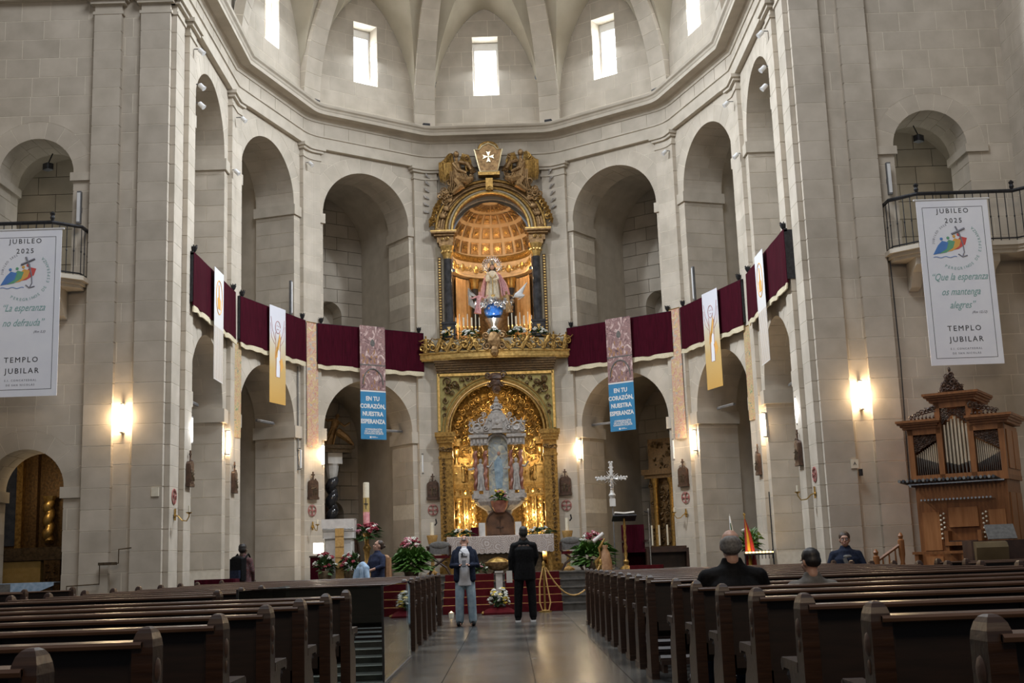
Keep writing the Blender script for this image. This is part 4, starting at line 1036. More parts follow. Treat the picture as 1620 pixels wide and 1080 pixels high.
for s in (-1, 1):
    b = MB(); n = 30; vv = []; 
    for j, z in enumerate((9.02, 8.2, 7.0)):
        for i in range(n+1):
            a = (.10+.27*i/n)*pi; a = a if s > 0 else pi-a; r_ = NR-.05+.03*sin(i*1.45)*(1 if j else .6); vv.append((r_*cos(a), r_*sin(a), z))
    m = n+1; b.add(vv, [(j*m+i, j*m+i+1, (j+1)*m+i+1, (j+1)*m+i) for j in range(2) for i in range(n)]); cu = b.build('curtain', 'curtain_gold', ni, smooth=True)
    b = MB(); b.lathe([(.10, 7.5), (.10, 8.75)], 12, Matrix.Translation((s*.52, .86, 0))); b.build('rear_column', 'dark_marble', ni, smooth=True)
    b = MB(); b.lathe([(.10, 8.75), (.13, 8.85), (.12, 8.92), (.17, 9.04)], 10, Matrix.Translation((s*.52, .86, 0))); b.lathe([(.15, 6.96), (.15, 7.4), (.11, 7.5)], 10, Matrix.Translation((s*.52, .86, 0))); b.build('rear_capital', 'gold', ni, smooth=True)
    point('niche_lamp', (CX+s*.85, 32.72, 9.15), 7, (1.0, .66, .32), .04); point('niche_lamp', (CX+s*.9, 32.75, 7.6), 6, (1.0, .66, .32), .04)
point('niche_dome_lamp', (CX, 32.9, 9.85), 9, (1.0, .62, .30), .06); spot('niche_statue_lamp', (CX, 32.1, 7.22), (CX, 32.72, 8.9), 26, (1.0, .93, .84), 70, .03); point('niche_base_lamp', (CX, 32.35, 7.2), 1.2, (1.0, .95, .88), .03)
# Virgin on a globe with angels
vg = thing('virgin_statue', 'crowned statue of a robed woman and child on a blue globe', 'statue', (CX, 32.75, 0))
b = MB(); b.lathe([(.26, 7.1), (.18, 7.3), (.13, 7.5), (.2, 7.62), (.26, 7.72)], 12); b.build('silver_base', 'silver', vg, smooth=True)
b = MB(); b.ball((0, 0, 7.98), .27, 16); b.build('globe', 'globe_blue', vg, smooth=True)
b = MB(); rr = random.Random(3)
for k in range(70): a = rr.uniform(0, 2*pi); q_ = rr.uniform(.3, 1); b.ball((.55*cos(a)*q_, .26*sin(a)*q_-.06, 8.20+rr.uniform(-.14, .16)-.12*q_*q_), rr.uniform(.035, .075), 6)
for k in range(10): a = pi+pi*k/9; scroll(b, .46*cos(a), 8.1+.04*sin(k*2), .09, -.2+.1*sin(a), 1.2, k, 1 if k % 2 else -1, .26)
b.build('cloud', 'silver', vg, smooth=True)
b = MB(); b.lathe([(.21, 8.28), (.20, 8.5), (.155, 8.85), (.135, 9.0), (.12, 9.06), (.05, 9.11)], 14, sy=.7)
for k in range(6): b.tube([(-.15+.06*k, -.13, 8.3), (-.11+.045*k, -.12, 8.65), (-.08+.03*k, -.10, 8.95)], .014, 5)
b.build('robe', 'robe_cream', vg, smooth=True)
b = MB(); b.lathe([(.165, 8.34), (.166, 8.40)], 14, sy=.9); b.tube([(-.10, -.15, 8.95), (0, -.16, 8.86), (.10, -.15, 8.95)], .012, 5); b.tube([(0, -.155, 8.86), (0, -.16, 8.4)], .012, 5); b.build('robe_trim', 'gold', vg)
b = MB(); b.tube([(-.06, .08, 9.12), (-.19, .06, 8.9), (-.27, .04, 8.6), (-.30, .02, 8.36)], [.05, .06, .07, .06], 8); b.tube([(.06, .08, 9.12), (.21, .05, 8.9), (.33, .0, 8.62), (.40, -.02, 8.32)], [.05, .07, .10, .10], 8)
for k in range(4): b.tube([(.12+.03*k, .0, 9.0), (.22+.05*k, -.08, 8.7), (.26+.06*k, -.10, 8.34)], [.015, .025, .02], 5)
b.build('cloak', 'cloak', vg, smooth=True)
b = MB(); b.ball((0, -.02, 9.20), (.058, .062, .075), 10); b.build('face', 'skin_light', vg, smooth=True); b = MB(); b.ball((0, .02, 9.20), (.078, .075, .10), 10); b.tube([(-.07, .02, 9.2), (-.1, .0, 9.02)], [.03, .02], 6); b.tube([(.07, .02, 9.2), (.1, .0, 9.02)], [.03, .02], 6); b.build('hair', 'hair_brown', vg, smooth=True)
b = MB(); b.lathe([(.06, -.18), (.07, -.08), (.045, 0)], 8, Matrix.Translation((-.13, -.16, 8.95))); b.ball((-.13, -.17, 8.99), (.04, .045, .05), 8); b.tube([(-.16, -.2, 8.88), (-.22, -.24, 8.92)], .018, 5); b.build('child', 'robe_cream', vg, smooth=True)
b = MB(); b.tube([(.10, -.1, 8.98), (.16, -.18, 8.84), (.02, -.22, 8.80)], [.04, .035, .025], 6); b.tube([(-.10, -.1, 8.98), (-.18, -.16, 8.82), (-.08, -.24, 8.80)], [.04, .035, .025], 6); b.build('sleeves', 'robe_cream', vg, smooth=True)
b = MB(); b.lathe([(.065, 9.27), (.10, 9.36), (.06, 9.42), (.02, 9.46), (0, 9.50)], 10)
for k in range(19):
    a = -.5+k*(pi+1.0)/18; b.tube([(.15*cos(a), .03, 9.26+.15*sin(a)), (.25*cos(a), .03, 9.26+.25*sin(a))], [.012, .006], 4); b.ball((.27*cos(a), .03, 9.26+.27*sin(a)), .020, 5)
for r_ in (.15, .22): b.tube([(r_*cos(a), .03, 9.26+r_*sin(a)) for a in [i*.3 for i in range(21)]], .012, 5)
b.build('crown_and_halo', 'silver', vg)
for s, lab in ((-1, 'small carved angel with grey wings left of the blue globe'), (1, 'small carved angel with white wing right of the blue globe')):
    an = thing('angel_statue', lab, 'statue', (CX+s*.44, 32.5, 7.85), group='angels beside the globe')
    b = MB(); figure(b, 0, 0, 0, .62, lean=-s*.12); b.build('body', 'bronze' if s > 0 else 'cloak', an, smooth=True)
    b = MB()
    for j in range(7):
        if s > 0: b.tube([(.10, .05, .45), (.30+.02*j, .05, .58-.02*j), (.52-.045*j, .03, .84-.08*j)], [.03, .05, .012], 5)
        else: b.tube([(-.05, .05, .5), (-.22, .05, .72-.03*j), (-.24+.03*j, .03, .25-.02*j)], [.03, .05, .012], 5)
    b.build('wing', 'white_paint' if s > 0 else 'grey_marble', an, smooth=True)
# candelabra of the niche
for s in (-1, 1):
    for j in range(3):
        x = CX+s*(.50+.22*j); c = thing('niche_candelabrum', 'gilded candelabrum with white candles, number %s from the statue on the %s' % (['next', 'middle', 'furthest'][j], 'left' if s < 0 else 'right'), 'candelabrum', (x, 32.42-.05*j, 6.98), group='candelabra in the upper niche')
        c['label'] = 'gilded candelabrum with white candles on the %s of the statue, %s of three' % ('left' if s < 0 else 'right', ['innermost', 'middle', 'outermost'][j])
        b = MB(); b.lathe([(.08, 0), (.03, .05), (.02, .3), (.035, .33), (.018, .36), (.018, .5)], 8)
        for a in (-.1, 0, .1): b.tube([(0, 0, .35), (a*.8, 0, .36), (a, 0, .46)], .010, 5); b.lathe([(.03, .46), (.02, .5)], 7, Matrix.Translation((a, 0, 0)))
        b.build('stand', 'gold', c)
        for a in (-.1, 0, .1):
            b = MB(); b.cyl((a, 0, .5), (a, 0, .84-abs(a)), .013, n=7); b.build('candle', 'wax', c)
# balcony ledge under the niche with cherubs
lg = thing('gilded_ledge', 'bowed golden ledge with carved cherubs below the upper niche', 'ledge', (CX, FY, 0))
def bow(x): return -.30-.35*(1-(x/2.05)**2)
b = MB(); xs = [-2.05+4.1*i/32 for i in range(33)]
for z0, z1, o in ((6.50, 6.54, .02), (6.54, 6.68, .05), (6.68, 6.72, .09)):
    b.prism([(x, bow(x)-o) for x in xs]+[(2.05, 0), (-2.05, 0)], z0, z1)
b.build('ledge_moulding', 'gold', lg)
b = MB(); b.prism([(x*.97, bow(x)+.06) for x in xs]+[(2.0, 0), (-2.0, 0)], 6.72, 7.05); b.build('ledge_parapet', 'pale_paint', lg)
rr = random.Random(17)
for k in range(14):
    x = -1.88+.289*k
    if abs(x) < .22: continue
    y = bow(x)-.05; b = MB(); figure(b, x, y-.03, 6.72, .48, lean=rr.uniform(-.9, .9), robe=.8); b.ball((x+rr.uniform(-.08, .08), y, 6.82), (.09, .05, .06), 7)
    scroll(b, x+.13, 6.96, .10, y, 1.3, rr.uniform(0, 6), 1, .30); scroll(b, x-.08, 6.86, .12, y-.03, 1.3, rr.uniform(0, 6), -1, .26); scroll(b, x+.06, 6.80, .07, y, 1.2, rr.uniform(0, 6), 1, .28)
    b.build('cherub_relief', 'gold_old', lg, smooth=True)
b = MB(); b.ball((0, bow(0)-.08, 6.95), (.20, .10, .26), 10, noise_=.08); b.ball((0, bow(0)-.14, 6.66), (.12, .08, .15), 8, noise_=.1)
for s in (-1, 1): scroll(b, s*.22, 7.1, .12, bow(0)-.1, 1.4, 0, s, .24); scroll(b, s*.2, 6.8, .12, bow(0)-.1, 1.4, 2, -s, .24)
b.build('centre_emblem', 'bronze', lg)
for k, (x, w) in enumerate(((-1.25, .26), (-.66, .36), (0, .22), (.62, .34), (1.22, .3))):
    g = thing('niche_flowers', ['white flowers with leaves at the left end of the gilded ledge', 'white flowers left of the statue on the gilded ledge', 'small green flower cushion directly under the blue globe', 'white flowers right of the statue on the gilded ledge', 'white flowers with leaves at the right end of the gilded ledge'][k], 'flowers', (CX+x, FY+bow(x)+.1, 7.08), group='flowers along the gilded ledge')
    flower_mass(g, 0, 0, .04, w, .16, .24, 42, 12, ['bloom_white'], 'leaf', .05, .15, up=.2, seed=30+k)

# ================================================================== drapes, banners, hangings
def drape(key, u0, u1, lab):
    (x, y, z), rz = place(key, (u0+u1)/2, 0, 0); hw = abs(u1-u0)/2
    t = thing('balcony_drape', lab, 'drape', (x, y, 0), rz, group='crimson drapes along the gallery')
    def cloth(name, zt, zb, yo, mat, n, folds):
        vv = []; m = n+1
        for j in range(5):
            z = zt+(zb-zt)*j/4
            for i in range(m):
                xx = -hw+2*hw*i/n; vv.append((xx, yo-.012*sin(folds*xx*9+1.3*sin(xx*3))*(.3+j/4)-.01*j/4, z+(-.012*cos(xx*14) if j == 4 else 0)))
        k = len(vv); vv += [(a, b_+.025, c) for a, b_, c in vv]; ff = []
        for j in range(4):
            for i in range(n): q = j*m+i; ff += [(q, q+1, q+m+1, q+m), (k+q, k+q+m, k+q+m+1, k+q+1)]
        for j in range(4):
            for i in (0, n): q = j*m+i; ff.append((q, q+m, k+q+m, k+q))
        for i in range(n): ff += [(i, k+i, k+i+1, i+1), (4*m+i, 4*m+i+1, k+4*m+i+1, k+4*m+i)]
        b = MB(); b.add(vv, ff); return b.build(name, mat, t, smooth=True)
    cloth('velvet_cloth', 7.30, 6.22, -.17, 'velvet', 60, 1.0)
    cloth('gold_fringe', 6.23, 6.11, -.18, 'fringe', 60, 1.3)
    b = MB(); b.box(-hw-.02, hw+.02, -.16, -.10, 7.24, 7.31); b.box(-hw-.02, -hw+.02, -.16, .02, 6.3, 7.28); b.box(hw-.02, hw+.02, -.16, .02, 6.3, 7.28); b.build('rail', 'iron', t)
    for s in (-1, 1):
        b = MB(); b.lathe([(.02, 7.31), (.05, 7.36), (.07, 7.42), (.02, 7.45)], 8, Matrix.Translation((s*(hw-.12), -.14, 0)))
        for k in range(6): a = k*pi/3; b.tube([(s*(hw-.12), -.14, 7.4), (s*(hw-.12)+.07*cos(a), -.14+.07*sin(a), 7.46)], [.02, .008], 4)
        b.build('finial', 'iron', t)
for key, u0, u1, lab in (('1left', 1.20, 4.85, 'crimson velvet drape nearest the left transept pier'), ('2left', .10, 3.28, 'crimson velvet drape carrying the white angel banner on the left'), ('3left', .22, 3.42, 'dark crimson velvet drape just left of the golden niche'),
                         ('3right', .14, 3.36, 'dark crimson velvet drape just right of the golden niche'), ('2right', .12, 3.28, 'crimson velvet drape carrying the white angel banner on the right'), ('1right', .95, 4.75, 'crimson velvet drape nearest the right transept pier')):
    drape(key, u0, u1, lab)
def banner_cloth(t, w, z0, z1, yo, mat, name='cloth', n=10, wave=.012):
    vv = []; m = n+1; J = 8
    for j in range(J+1):
        z = z1+(z0-z1)*j/J
        for i in range(m): xx = -w/2+w*i/n; vv.append((xx, yo-wave*sin(xx*7+j*.35)*(j/J), z))
    k = len(vv); vv += [(a, b_+.006, c) for a, b_, c in vv]; ff = []
    for j in range(J):
        for i in range(n): q = j*m+i; ff += [(q, q+1, q+m+1, q+m), (k+q, k+q+m, k+q+m+1, k+q+1)]
        for i in (0, n): q = j*m+i; ff.append((q, q+m, k+q+m, k+q))
    for i in range(n): ff += [(i, k+i, k+i+1, i+1), (J*m+i, J*m+i+1, k+J*m+i+1, k+J*m+i)]
    b = MB(); b.add(vv, ff); return b.build(name, mat, t, smooth=True)
def mat_grad(name, stops, z0, z1):
    m, nt, b = new_mat(name); setup(b, .8); tc = N(nt, 'ShaderNodeTexCoord'); sp = N(nt, 'ShaderNodeSeparateXYZ'); mr = N(nt, 'ShaderNodeMapRange')
    mr.inputs['From Min'].default_value = z0; mr.inputs['From Max'].default_value = z1
    nt.links.new(tc.outputs['Object'], sp.inputs[0]); nt.links.new(sp.outputs['Z'], mr.inputs['Value'])
    r = ramp(nt, stops); nt.links.new(mr.outputs['Result'], r.inputs['Fac']); nt.links.new(r.outputs['Color'], b.inputs['Base Color'])
mat_grad('banner_angel', [(0, (.62, .36, .09)), (.35, (.62, .42, .16)), (.62, (.62, .55, .42)), (.75, (.66, .66, .72))], 4.98, 7.3)   # printed cloth: golden foot fading to white
mat_grad('banner_rays', [(0, (.70, .66, .62)), (.5, (.70, .68, .66)), (.8, (.72, .72, .76))], 4.98, 7.3)
# printed angel banners
for key, u, w, lab in (('2left', 1.68, .78, 'white and gold banner with drawn angel on the left drape'), ('2right', 1.50, .78, 'white and gold banner with drawn angel on the right drape')):
    (x, y, z), rz = place(key, u, .255); t = thing('angel_banner', lab, 'banner', (x, y, 0), rz, group='gold and white angel banners')
    c = banner_cloth(t, w, 4.98, 7.33, 0, 'banner_angel', wave=0); yo = -.002
    poly2(c, [(-.05, 6.36), (.04, 6.30), (.13, 6.55), (.10, 6.72), (.03, 6.45), (-.02, 6.1), (-.14, 6.05), (-.13, 6.22)], yo, .002, 'ink_orange', 'orange_sash')
    poly2(c, [(.07, 6.02), (.2, 6.1), (.28, 5.9), (.14, 5.75)], yo, .002, 'ink_orange', 'orange_wing')
    poly2(c, [(-.08, 5.62), (.10, 5.62), (.11, 6.25), (-.02, 6.35)], yo, .0015, 'banner_white', 'white_robe')
    b = MB(); b.tube([(.0+.12*cos(a*.35), yo-.001, 6.83+.15*sin(a*.35)) for a in range(18)], .008, 4); b.tube([(-.11, yo, 6.7), (-.10, yo, 6.3), (-.08, yo, 5.62), (.1, yo, 5.62), (.12, yo, 6.3), (.14, yo, 6.62)], .007, 4)
    for sx in (-1, 1): b.tube([(sx*.12, yo, 6.5), (sx*.26, yo, 6.75), (sx*.33, yo, 7.05)], .006, 4); b.tube([(sx*.14, yo, 6.4), (sx*.3, yo, 6.55), (sx*.35, yo, 6.9)], .005, 4)
    b.ball((-.04, yo, 6.86), .012, 5); b.ball((.04, yo, 6.86), .012, 5); b.tube([(-.04, yo, 6.78), (.04, yo, 6.78)], .006, 4); b.build('drawn_lines', 'cross_red', c)
for key, u, w, lab in (('1left', 2.93, .80, 'pale striped banner with gold emblem hanging on the outermost left drape'), ('1right', 2.95, .80, 'pale striped banner with gold emblem hanging on the outermost right drape')):
    (x, y, z), rz = place(key, u, .255); t = thing('emblem_banner', lab, 'banner', (x, y, 0), rz, group='pale emblem banners')
    c = banner_cloth(t, w, 4.98, 7.33, 0, 'banner_rays', wave=0); yo = -.002
    b = MB(); b.tube([(.26*cos(a*.3), yo, 6.75+.36*sin(a*.3)) for a in range(21)], .012, 4, closed=True); b.build('emblem_ring', 'ink_orange', c)
    poly2(c, [(-.1, 6.5), (.12, 6.5), (.14, 6.7), (.04, 6.75), (.02, 7.0), (-.06, 7.02), (-.05, 6.75), (-.14, 6.72)], yo, .002, 'ink_orange', 'gold_emblem')
    b = MB()
    for k in range(9): xx = -.36+.09*k; b.box(xx-.006, xx+.006, yo-.002, yo, 5.0, 6.1)
    b.build('thin_stripes', 'cloth_gold', c, kind='stuff')
# printed photograph banners with blue foot
for key, u, lab in (('3left', 1.78, 'photo banner with blue lettered foot left of the golden niche'), ('3right', 1.69, 'photo banner with blue lettered foot right of the golden niche')):
    (x, y, z), rz = place(key, u, .26); t = thing('photo_banner', lab, 'banner', (x, y, 0), rz, group='photo banners with blue foot')
    w = .76; c = banner_cloth(t, w, 5.60, 7.34, 0, 'photo_print', 'printed_cloth', wave=0); yo = -.002
    b = MB(); b.tube([(.3*cos(a), yo, 5.78+.42*sin(a)) for a in [pi*i/12 for i in range(13)]], .022, 4); b.box(-w/2, w/2, yo-.003, yo, 6.28, 6.31); b.build('printed_arch', 'cloth_grey', c)
    b = MB(); rr = random.Random(9)
    for k in range(26): b.ball((rr.uniform(-.3, .3), yo, rr.uniform(6.35, 6.75) if k < 16 else rr.uniform(5.65, 6.1)), (rr.uniform(.015, .035), .004, rr.uniform(.03, .07)), 6)
    b.build('printed_figures', 'tan_leather', c, kind='stuff')
    b = MB(); b.ball((0, yo, 6.88), (.07, .004, .09), 8); b.ball((0, yo, 6.95), (.035, .006, .04), 8); b.build('printed_saint', 'cloth_grey', c)
    f = MB(); f.box(-w/2, w/2, -.003, .004, 4.34, 5.60); f = f.build('blue_foot', 'banner_blue', t); yo = -.006
    b = MB(); b.box(-w/2, w/2, -.006, .0, 5.585, 5.62); b.build('white_line', 'white_paint', t)
    for s_, zz, k in (('EN TU', 5.40, 1.0), ('CORAZÓN,', 5.20, 1.0), ('NUESTRA', 5.00, 1.0), ('ESPERANZA', 4.80, .95)):
        text(s_, .155, 'white_paint', f, (-.02, yo, zz), sx=.92*k, font_offset=.006)
    for s_, zz in (('CONSAGRACIÓN', 4.60), ('DE LA DIÓCESIS AL', 4.545), ('CORAZÓN DE JESÚS', 4.49)): text(s_, .062, 'white_paint', f, (0, yo, zz), font_offset=.002)
    b = MB(); b.box(-.12, -.07, yo-.001, yo, 4.37, 4.42); b.box(-.05, .12, yo-.001, yo, 4.385, 4.395); b.box(-.05, .06, yo-.001, yo, 4.402, 4.412); b.build('small_logo', 'white_paint', f)
# floral hangings on the pilasters
def hanging(key, u, w, z0, z1, mat, lab, extra=0.0, off=.125):
    (x, y, z), rz = place(key, u, off); rz += extra
    t = thing('floral_hanging', lab, 'hanging', (x, y, 0), rz, group='floral hangings on the pilasters')
    banner_cloth(t, w, z0, z1, 0, mat, 'printed_cloth', wave=.006); b = MB(); b.cyl((-w/2-.02, 0, z1), (w/2+.02, 0, z1), .012, n=6); b.build('hanging_rod', 'brass', t)
def corner_hang(k, s, w, z0, z1, mat, lab, off):
    p = PK(k, s); d = (Vector((XC, YC))-p).normalized(); q = p+d*off; rz = atan2(-d.x*-1, -d.y*-1)
    ex = Vector((-d.y, d.x)); ex = ex if ex.dot(Vector((1, 0))) > 0 or (k == 0 and ex.y*(-s) > 0) else -ex
    if k == 0: ex = Vector((0, -s)) .normalized()
    t = thing('floral_hanging', lab, 'hanging', (q.x, q.y, 0), atan2(ex.y, ex.x), group='floral hangings on the pilasters')
    banner_cloth(t, w, z0, z1, 0, mat, 'printed_cloth', wave=.006); b = MB(); b.cyl((-w/2-.02, 0, z1), (w/2+.02, 0, z1), .012, n=6); b.build('hanging_rod', 'brass', t)
corner_hang(1, -1, .40, 4.1, 7.30, 'floral', 'long peach floral hanging on the left pilaster between two drapes', .20)
corner_hang(1, 1, .40, 4.0, 7.34, 'floral', 'long peach floral hanging on the right pilaster between two drapes', .20)
hanging('2left', .04, .36, 4.05, 6.2, 'floral_green', 'narrow green floral hanging beside the outermost left drape')
hanging('2right', .04, .36, 4.05, 6.2, 'floral_green', 'narrow green floral hanging beside the outermost right drape')

# ================================================================== jubilee banners and tribune balconies
def jubilee(x, y, lean, quote, lab):
    w, h = 1.29, 3.02; t = thing('jubilee_banner', lab, 'banner', (x, y, 4.24), 0, group='white jubilee banners'); t.rotation_euler = (0, lean, 0)
    b = MB(); b.box(-w/2, w/2, -.004, .004, 0, h); c = b.build('printed_cloth', 'banner_white', t)
    b = MB(); b.cyl((-w/2-.04, 0, h), (w/2+.04, 0, h), .018, n=8); b.build('top_rod', 'white_paint', t)
    b = MB(); y0 = -.0055
    for a in ((-w/2+.10, w/2-.10, .12, .128), (-w/2+.10, w/2-.10, h-.148, h-.14), (-w/2+.10, -w/2+.108, .12, h-.14), (w/2-.108, w/2-.10, .12, h-.14)): b.box(a[0], a[1], y0, -.003, a[2], a[3])
    b.build('border_line', 'ink', c)
    def T(s_, size, fy, mat='ink', shear=0, sx=1.0, space=1.0, dx=0): text(s_, size, mat, c, (dx, y0, h*(1-fy)), shear=shear, sx=sx, space=space)
    T('JUBILEO', .125, .072, space=1.35); T('2025', .125, .132, space=1.35)
    cz = h*(1-.28)
    b = MB(); b.tube([(.02, y0, cz+.34), (.08, y0, cz+.20), (.13, y0, cz), (.14, y0, cz-.14), (.10, y0, cz-.22)], [.018, .018, .012, .010, .010], 5); b.tube([(-.06, y0, cz+.20), (.18, y0, cz+.30)], .020, 5)
    b.tube([(.03, y0, cz-.17), (.10, y0, cz-.225), (.19, y0, cz-.20)], .011, 5); b.build('anchor_cross', 'ink_grey', c)
    for k, (dx, dz, m_) in enumerate(((.12, .02, 'ink_red'), (.01, -.01, 'ink_orange'), (-.10, -.035, 'ink_green'), (-.22, -.05, 'ink_blue'))):
        poly2(c, [(dx-.20, cz+dz-.12), (dx-.08, cz+dz-.10), (dx+.05, cz+dz-.02), (dx+.09, cz+dz+.10), (dx-.02, cz+dz+.13), (dx-.10, cz+dz+.05)], y0-.001*k*0, .0015+.0005*k, m_, 'pilgrim_figure')
        q = MB(); q.ball((dx-.03-.03*(k == 0), y0-.002, cz+dz+.165), (.028, .004, .028), 8); q.build('pilgrim_head', m_, c)
    b = MB(); b.tube([(-.42+.03*i, y0, cz-.22+.012*sin(i*1.1)) for i in range(15)], .006, 4); b.build('wave_line', 'ink_blue', c)
    arc_text('JUBILEO 2025', .055, 'ink_grey', c, (0, cz), .40, pi*.97, -.10, y0)
    arc_text('PEREGRINOS DE ESPERANZA', .072, 'ink_teal', c, (0, cz), .44, -pi*.66, .128, y0, inside=True)
    for i, (s_, fy, dx) in enumerate(quote): T(s_, .185 if i < len(quote)-1 else .06, fy, 'ink_teal' if i < len(quote)-1 else 'ink_grey', shear=.45, sx=.74 if i < len(quote)-1 else 1, dx=dx)
    T('TEMPLO', .135, .785, space=1.3); T('JUBILAR', .135, .85, space=1.3, dx=.02)
    T('S.I. CONCATEDRAL', .048, .905, 'ink_grey', space=1.4); T('DE SAN NICOLÁS', .048, .932, 'ink_grey', space=1.4)
jubilee(-8.48, 20.86, 0, (('“La esperanza', .475, 0), ('no defrauda”', .565, 0), ('(Rm 5,5)', .62, .3)), 'white jubilee banner on the left balcony reading La esperanza no defrauda')
jubilee(8.17, 20.86, 0, (('“Que la esperanza', .475, 0), ('os mantenga', .565, 0), ('alegres”', .645, 0), ('(Rm 12,12)', .69, .3)), 'white jubilee banner on the right balcony reading Que la esperanza os mantenga alegres')
for s, side in ((-1, 'left'), (1, 'right')):
    x0 = XC+s*(R+1.46); x1 = XC+s*(R+3.7); t = thing('tribune_balcony', 'small iron railed stone balcony high on the %s transept wall' % side, 'balcony', (0, 0, 0), group='tribune balconies')
    yb, yf = 21.66, 20.95; c_ = .42
    foot = [(x0, yb), (x0, 21.32), (x0+s*.40, yf), (x1-s*.10, yf), (x1+s*.38, 20.45), (x1+s*.38, yb)]
    b = MB()
    for z0, z1, g in ((6.28, 6.34, -.05), (6.34, 6.40, -.01), (6.40, 6.48, .05)):
        b.prism([(p[0]-(s*g if i < 3 else 0), p[1]-(g if i > 0 and i < 5 else 0)) for i, p in enumerate(foot)], z0, z1)
    b.build('stone_slab', 'stone_smooth', t)
    for xx in (x0+s*.45, x1-s*.45):
        b = MB(); b.add([(xx-.09, 21.68, 5.75), (xx+.09, 21.68, 5.75), (xx-.09, 21.68, 6.28), (xx+.09, 21.68, 6.28), (xx-.09, 21.1, 6.28), (xx+.09, 21.1, 6.28), (xx-.09, 21.12, 6.15), (xx+.09, 21.12, 6.15), (xx-.09, 21.35, 6.05), (xx+.09, 21.35, 6.05), (xx-.09, 21.5, 5.8), (xx+.09, 21.5, 5.8)],
            [(0, 1, 11, 10), (10, 11, 9, 8), (8, 9, 7, 6), (6, 7, 5, 4), (4, 5, 3, 2), (2, 3, 1, 0), (0, 10, 8, 6, 4, 2), (1, 3, 5, 7, 9, 11)]); b.build('bracket', 'stone_smooth', t)
    rail = [(p[0]+s*.03, p[1]+.03) for p in foot[:5]]
    b = MB(); b.tube([(p[0], p[1], 7.42) for p in rail], .035, 6); b.tube([(p[0], p[1], 6.54) for p in rail], .015, 5); b.build('handrail', 'iron', t)
    for (ax, ay), (bx_, by_) in zip(rail, rail[1:]):
        l = sqrt((bx_-ax)**2+(by_-ay)**2); n = max(2, int(l/.135))
        for i in range(n):
            q = i/n; px, py = ax+(bx_-ax)*q, ay+(by_-ay)*q
            b = MB(); b.cyl((px, py, 6.48), (px, py, 7.40), .009, n=5); b.ball((px, py, 6.95), (.016, .016, .03), 5); b.build('baluster', 'iron', t)
    for i in (2, 3):
        b = MB(); b.lathe([(.02, 7.44), (.045, 7.5), (.03, 7.54), (.05, 7.58), (.01, 7.62)], 8, Matrix.Translation((rail[i][0], rail[i][1], 0))); b.build('finial', 'iron', t)
# slender column loudspeakers
for x, y, z, h, lab in ((XC-R-1.63, 21.58, 7.55, .62, 'slim grey column loudspeaker above the left balcony'), (XC+R+1.62, 21.58, 7.6, .62, 'slim grey column loudspeaker above the right balcony')):
    t = thing('column_loudspeaker', lab, 'loudspeaker', (x, y, z)); b = MB(); b.box(-.04, .04, -.05, .04, 0, h, ch=.012); b.build('housing', 'grey_metal', t); b = MB(); b.box(-.03, .03, -.056, -.05, .03, h-.03); b.build('grille', 'white_paint', t); b = MB(); b.box(-.015, .015, .04, .12, h*.4, h*.55); b.build('bracket', 'grey_metal', t)
for key, u, z, off, lab in (('2left', 2.62, 7.62, .1, 'slim column loudspeaker standing behind the left angel banner drape'), ('2right', 2.55, 7.62, .1, 'slim column loudspeaker standing behind the right angel banner drape')):
    (x, y, z_), rz = place(key, u, off, z); t = thing('column_loudspeaker', lab, 'loudspeaker', (x, y, 7.35), rz); b = MB(); b.box(-.035, .035, -.04, .03, 0, .85, ch=.01); b.build('housing', 'grey_metal', t); b = MB(); b.box(-.025, .025, -.045, -.04, .03, .82); b.build('grille', 'white_paint', t)

# ================================================================== wall lamps, spots, stations, crosses, sconces
def tube_lamp(key, u, z, lab, power=26, off=.06, lit=True, h=.46, cool=False):
    (x, y, z_), rz = place(key, u, off, z); t = thing('wall_lamp', lab, 'lamp', (x, y, z), rz, group='lit tube wall lamps' if lit else 'unlit tube wall lamps')
    b = MB(); b.box(-.02, .02, .02, .06, -h/2-.03, h/2+.03); b.box(-.03, .03, -.05, .06, -h/2-.04, -h/2-.02); b.box(-.03, .03, -.05, .06, h/2+.02, h/2+.04); b.build('back_plate', 'grey_metal', t)
    b = MB(); b.cyl((0, -.02, -h/2), (0, -.02, h/2), .032, n=10); b.build('glowing_tube', ('lamp_glow_cool' if cool else 'lamp_glow') if lit else 'white_paint', t, smooth=True)
    if lit:
        d = Matrix.Rotation(rz, 3, 'Z') @ Vector((0, -.09, 0)); point('tube_glow', (x+d.x, y+d.y, z), power, WARM if not cool else (.9, .95, 1), .12)
def on_corner(k, s, off, z):
    p = PK(k, s); d = (Vector((XC, YC))-p).normalized(); q = p+d*off; ex = Vector((-d.y, d.x)); 
    if k == 0: d = Vector((-s, 0)); q = p+d*off; ex = Vector((0, -s))*-1 if False else Vector((0, -s))
    elif ex.x < 0: ex = -ex
    if k == 0: ex = Vector((0, 1)) if s < 0 else Vector((0, -1))
    return (q.x, q.y, z), atan2(ex.y, ex.x)
tube_lamp('wleft', .76, 3.90, 'lit tube lamp in the recess of the left transept pier', 38)
tube_lamp('wright', .76, 3.86, 'lit tube lamp in the recess of the right transept pier', 38)
tube_lamp('1left', 1.50, 3.82, 'cool lit tube lamp at the edge of the first left arch', 9, cool=True)
tube_lamp('1right', 1.32, 3.78, 'cool lit tube lamp at the edge of the first right arch', 9, cool=True)
tube_lamp('1left', 4.62, 3.88, 'lit tube lamp under the narrow green left hanging', 22)
tube_lamp('3left', .40, 3.92, 'lit tube lamp below the left peach floral hanging', 22)
tube_lamp('3right', 3.18, 3.98, 'lit tube lamp on the pilaster right of the gilded retable', 22)
tube_lamp('2right', 3.10, 3.90, 'lit tube lamp below the right peach floral hanging', 22)
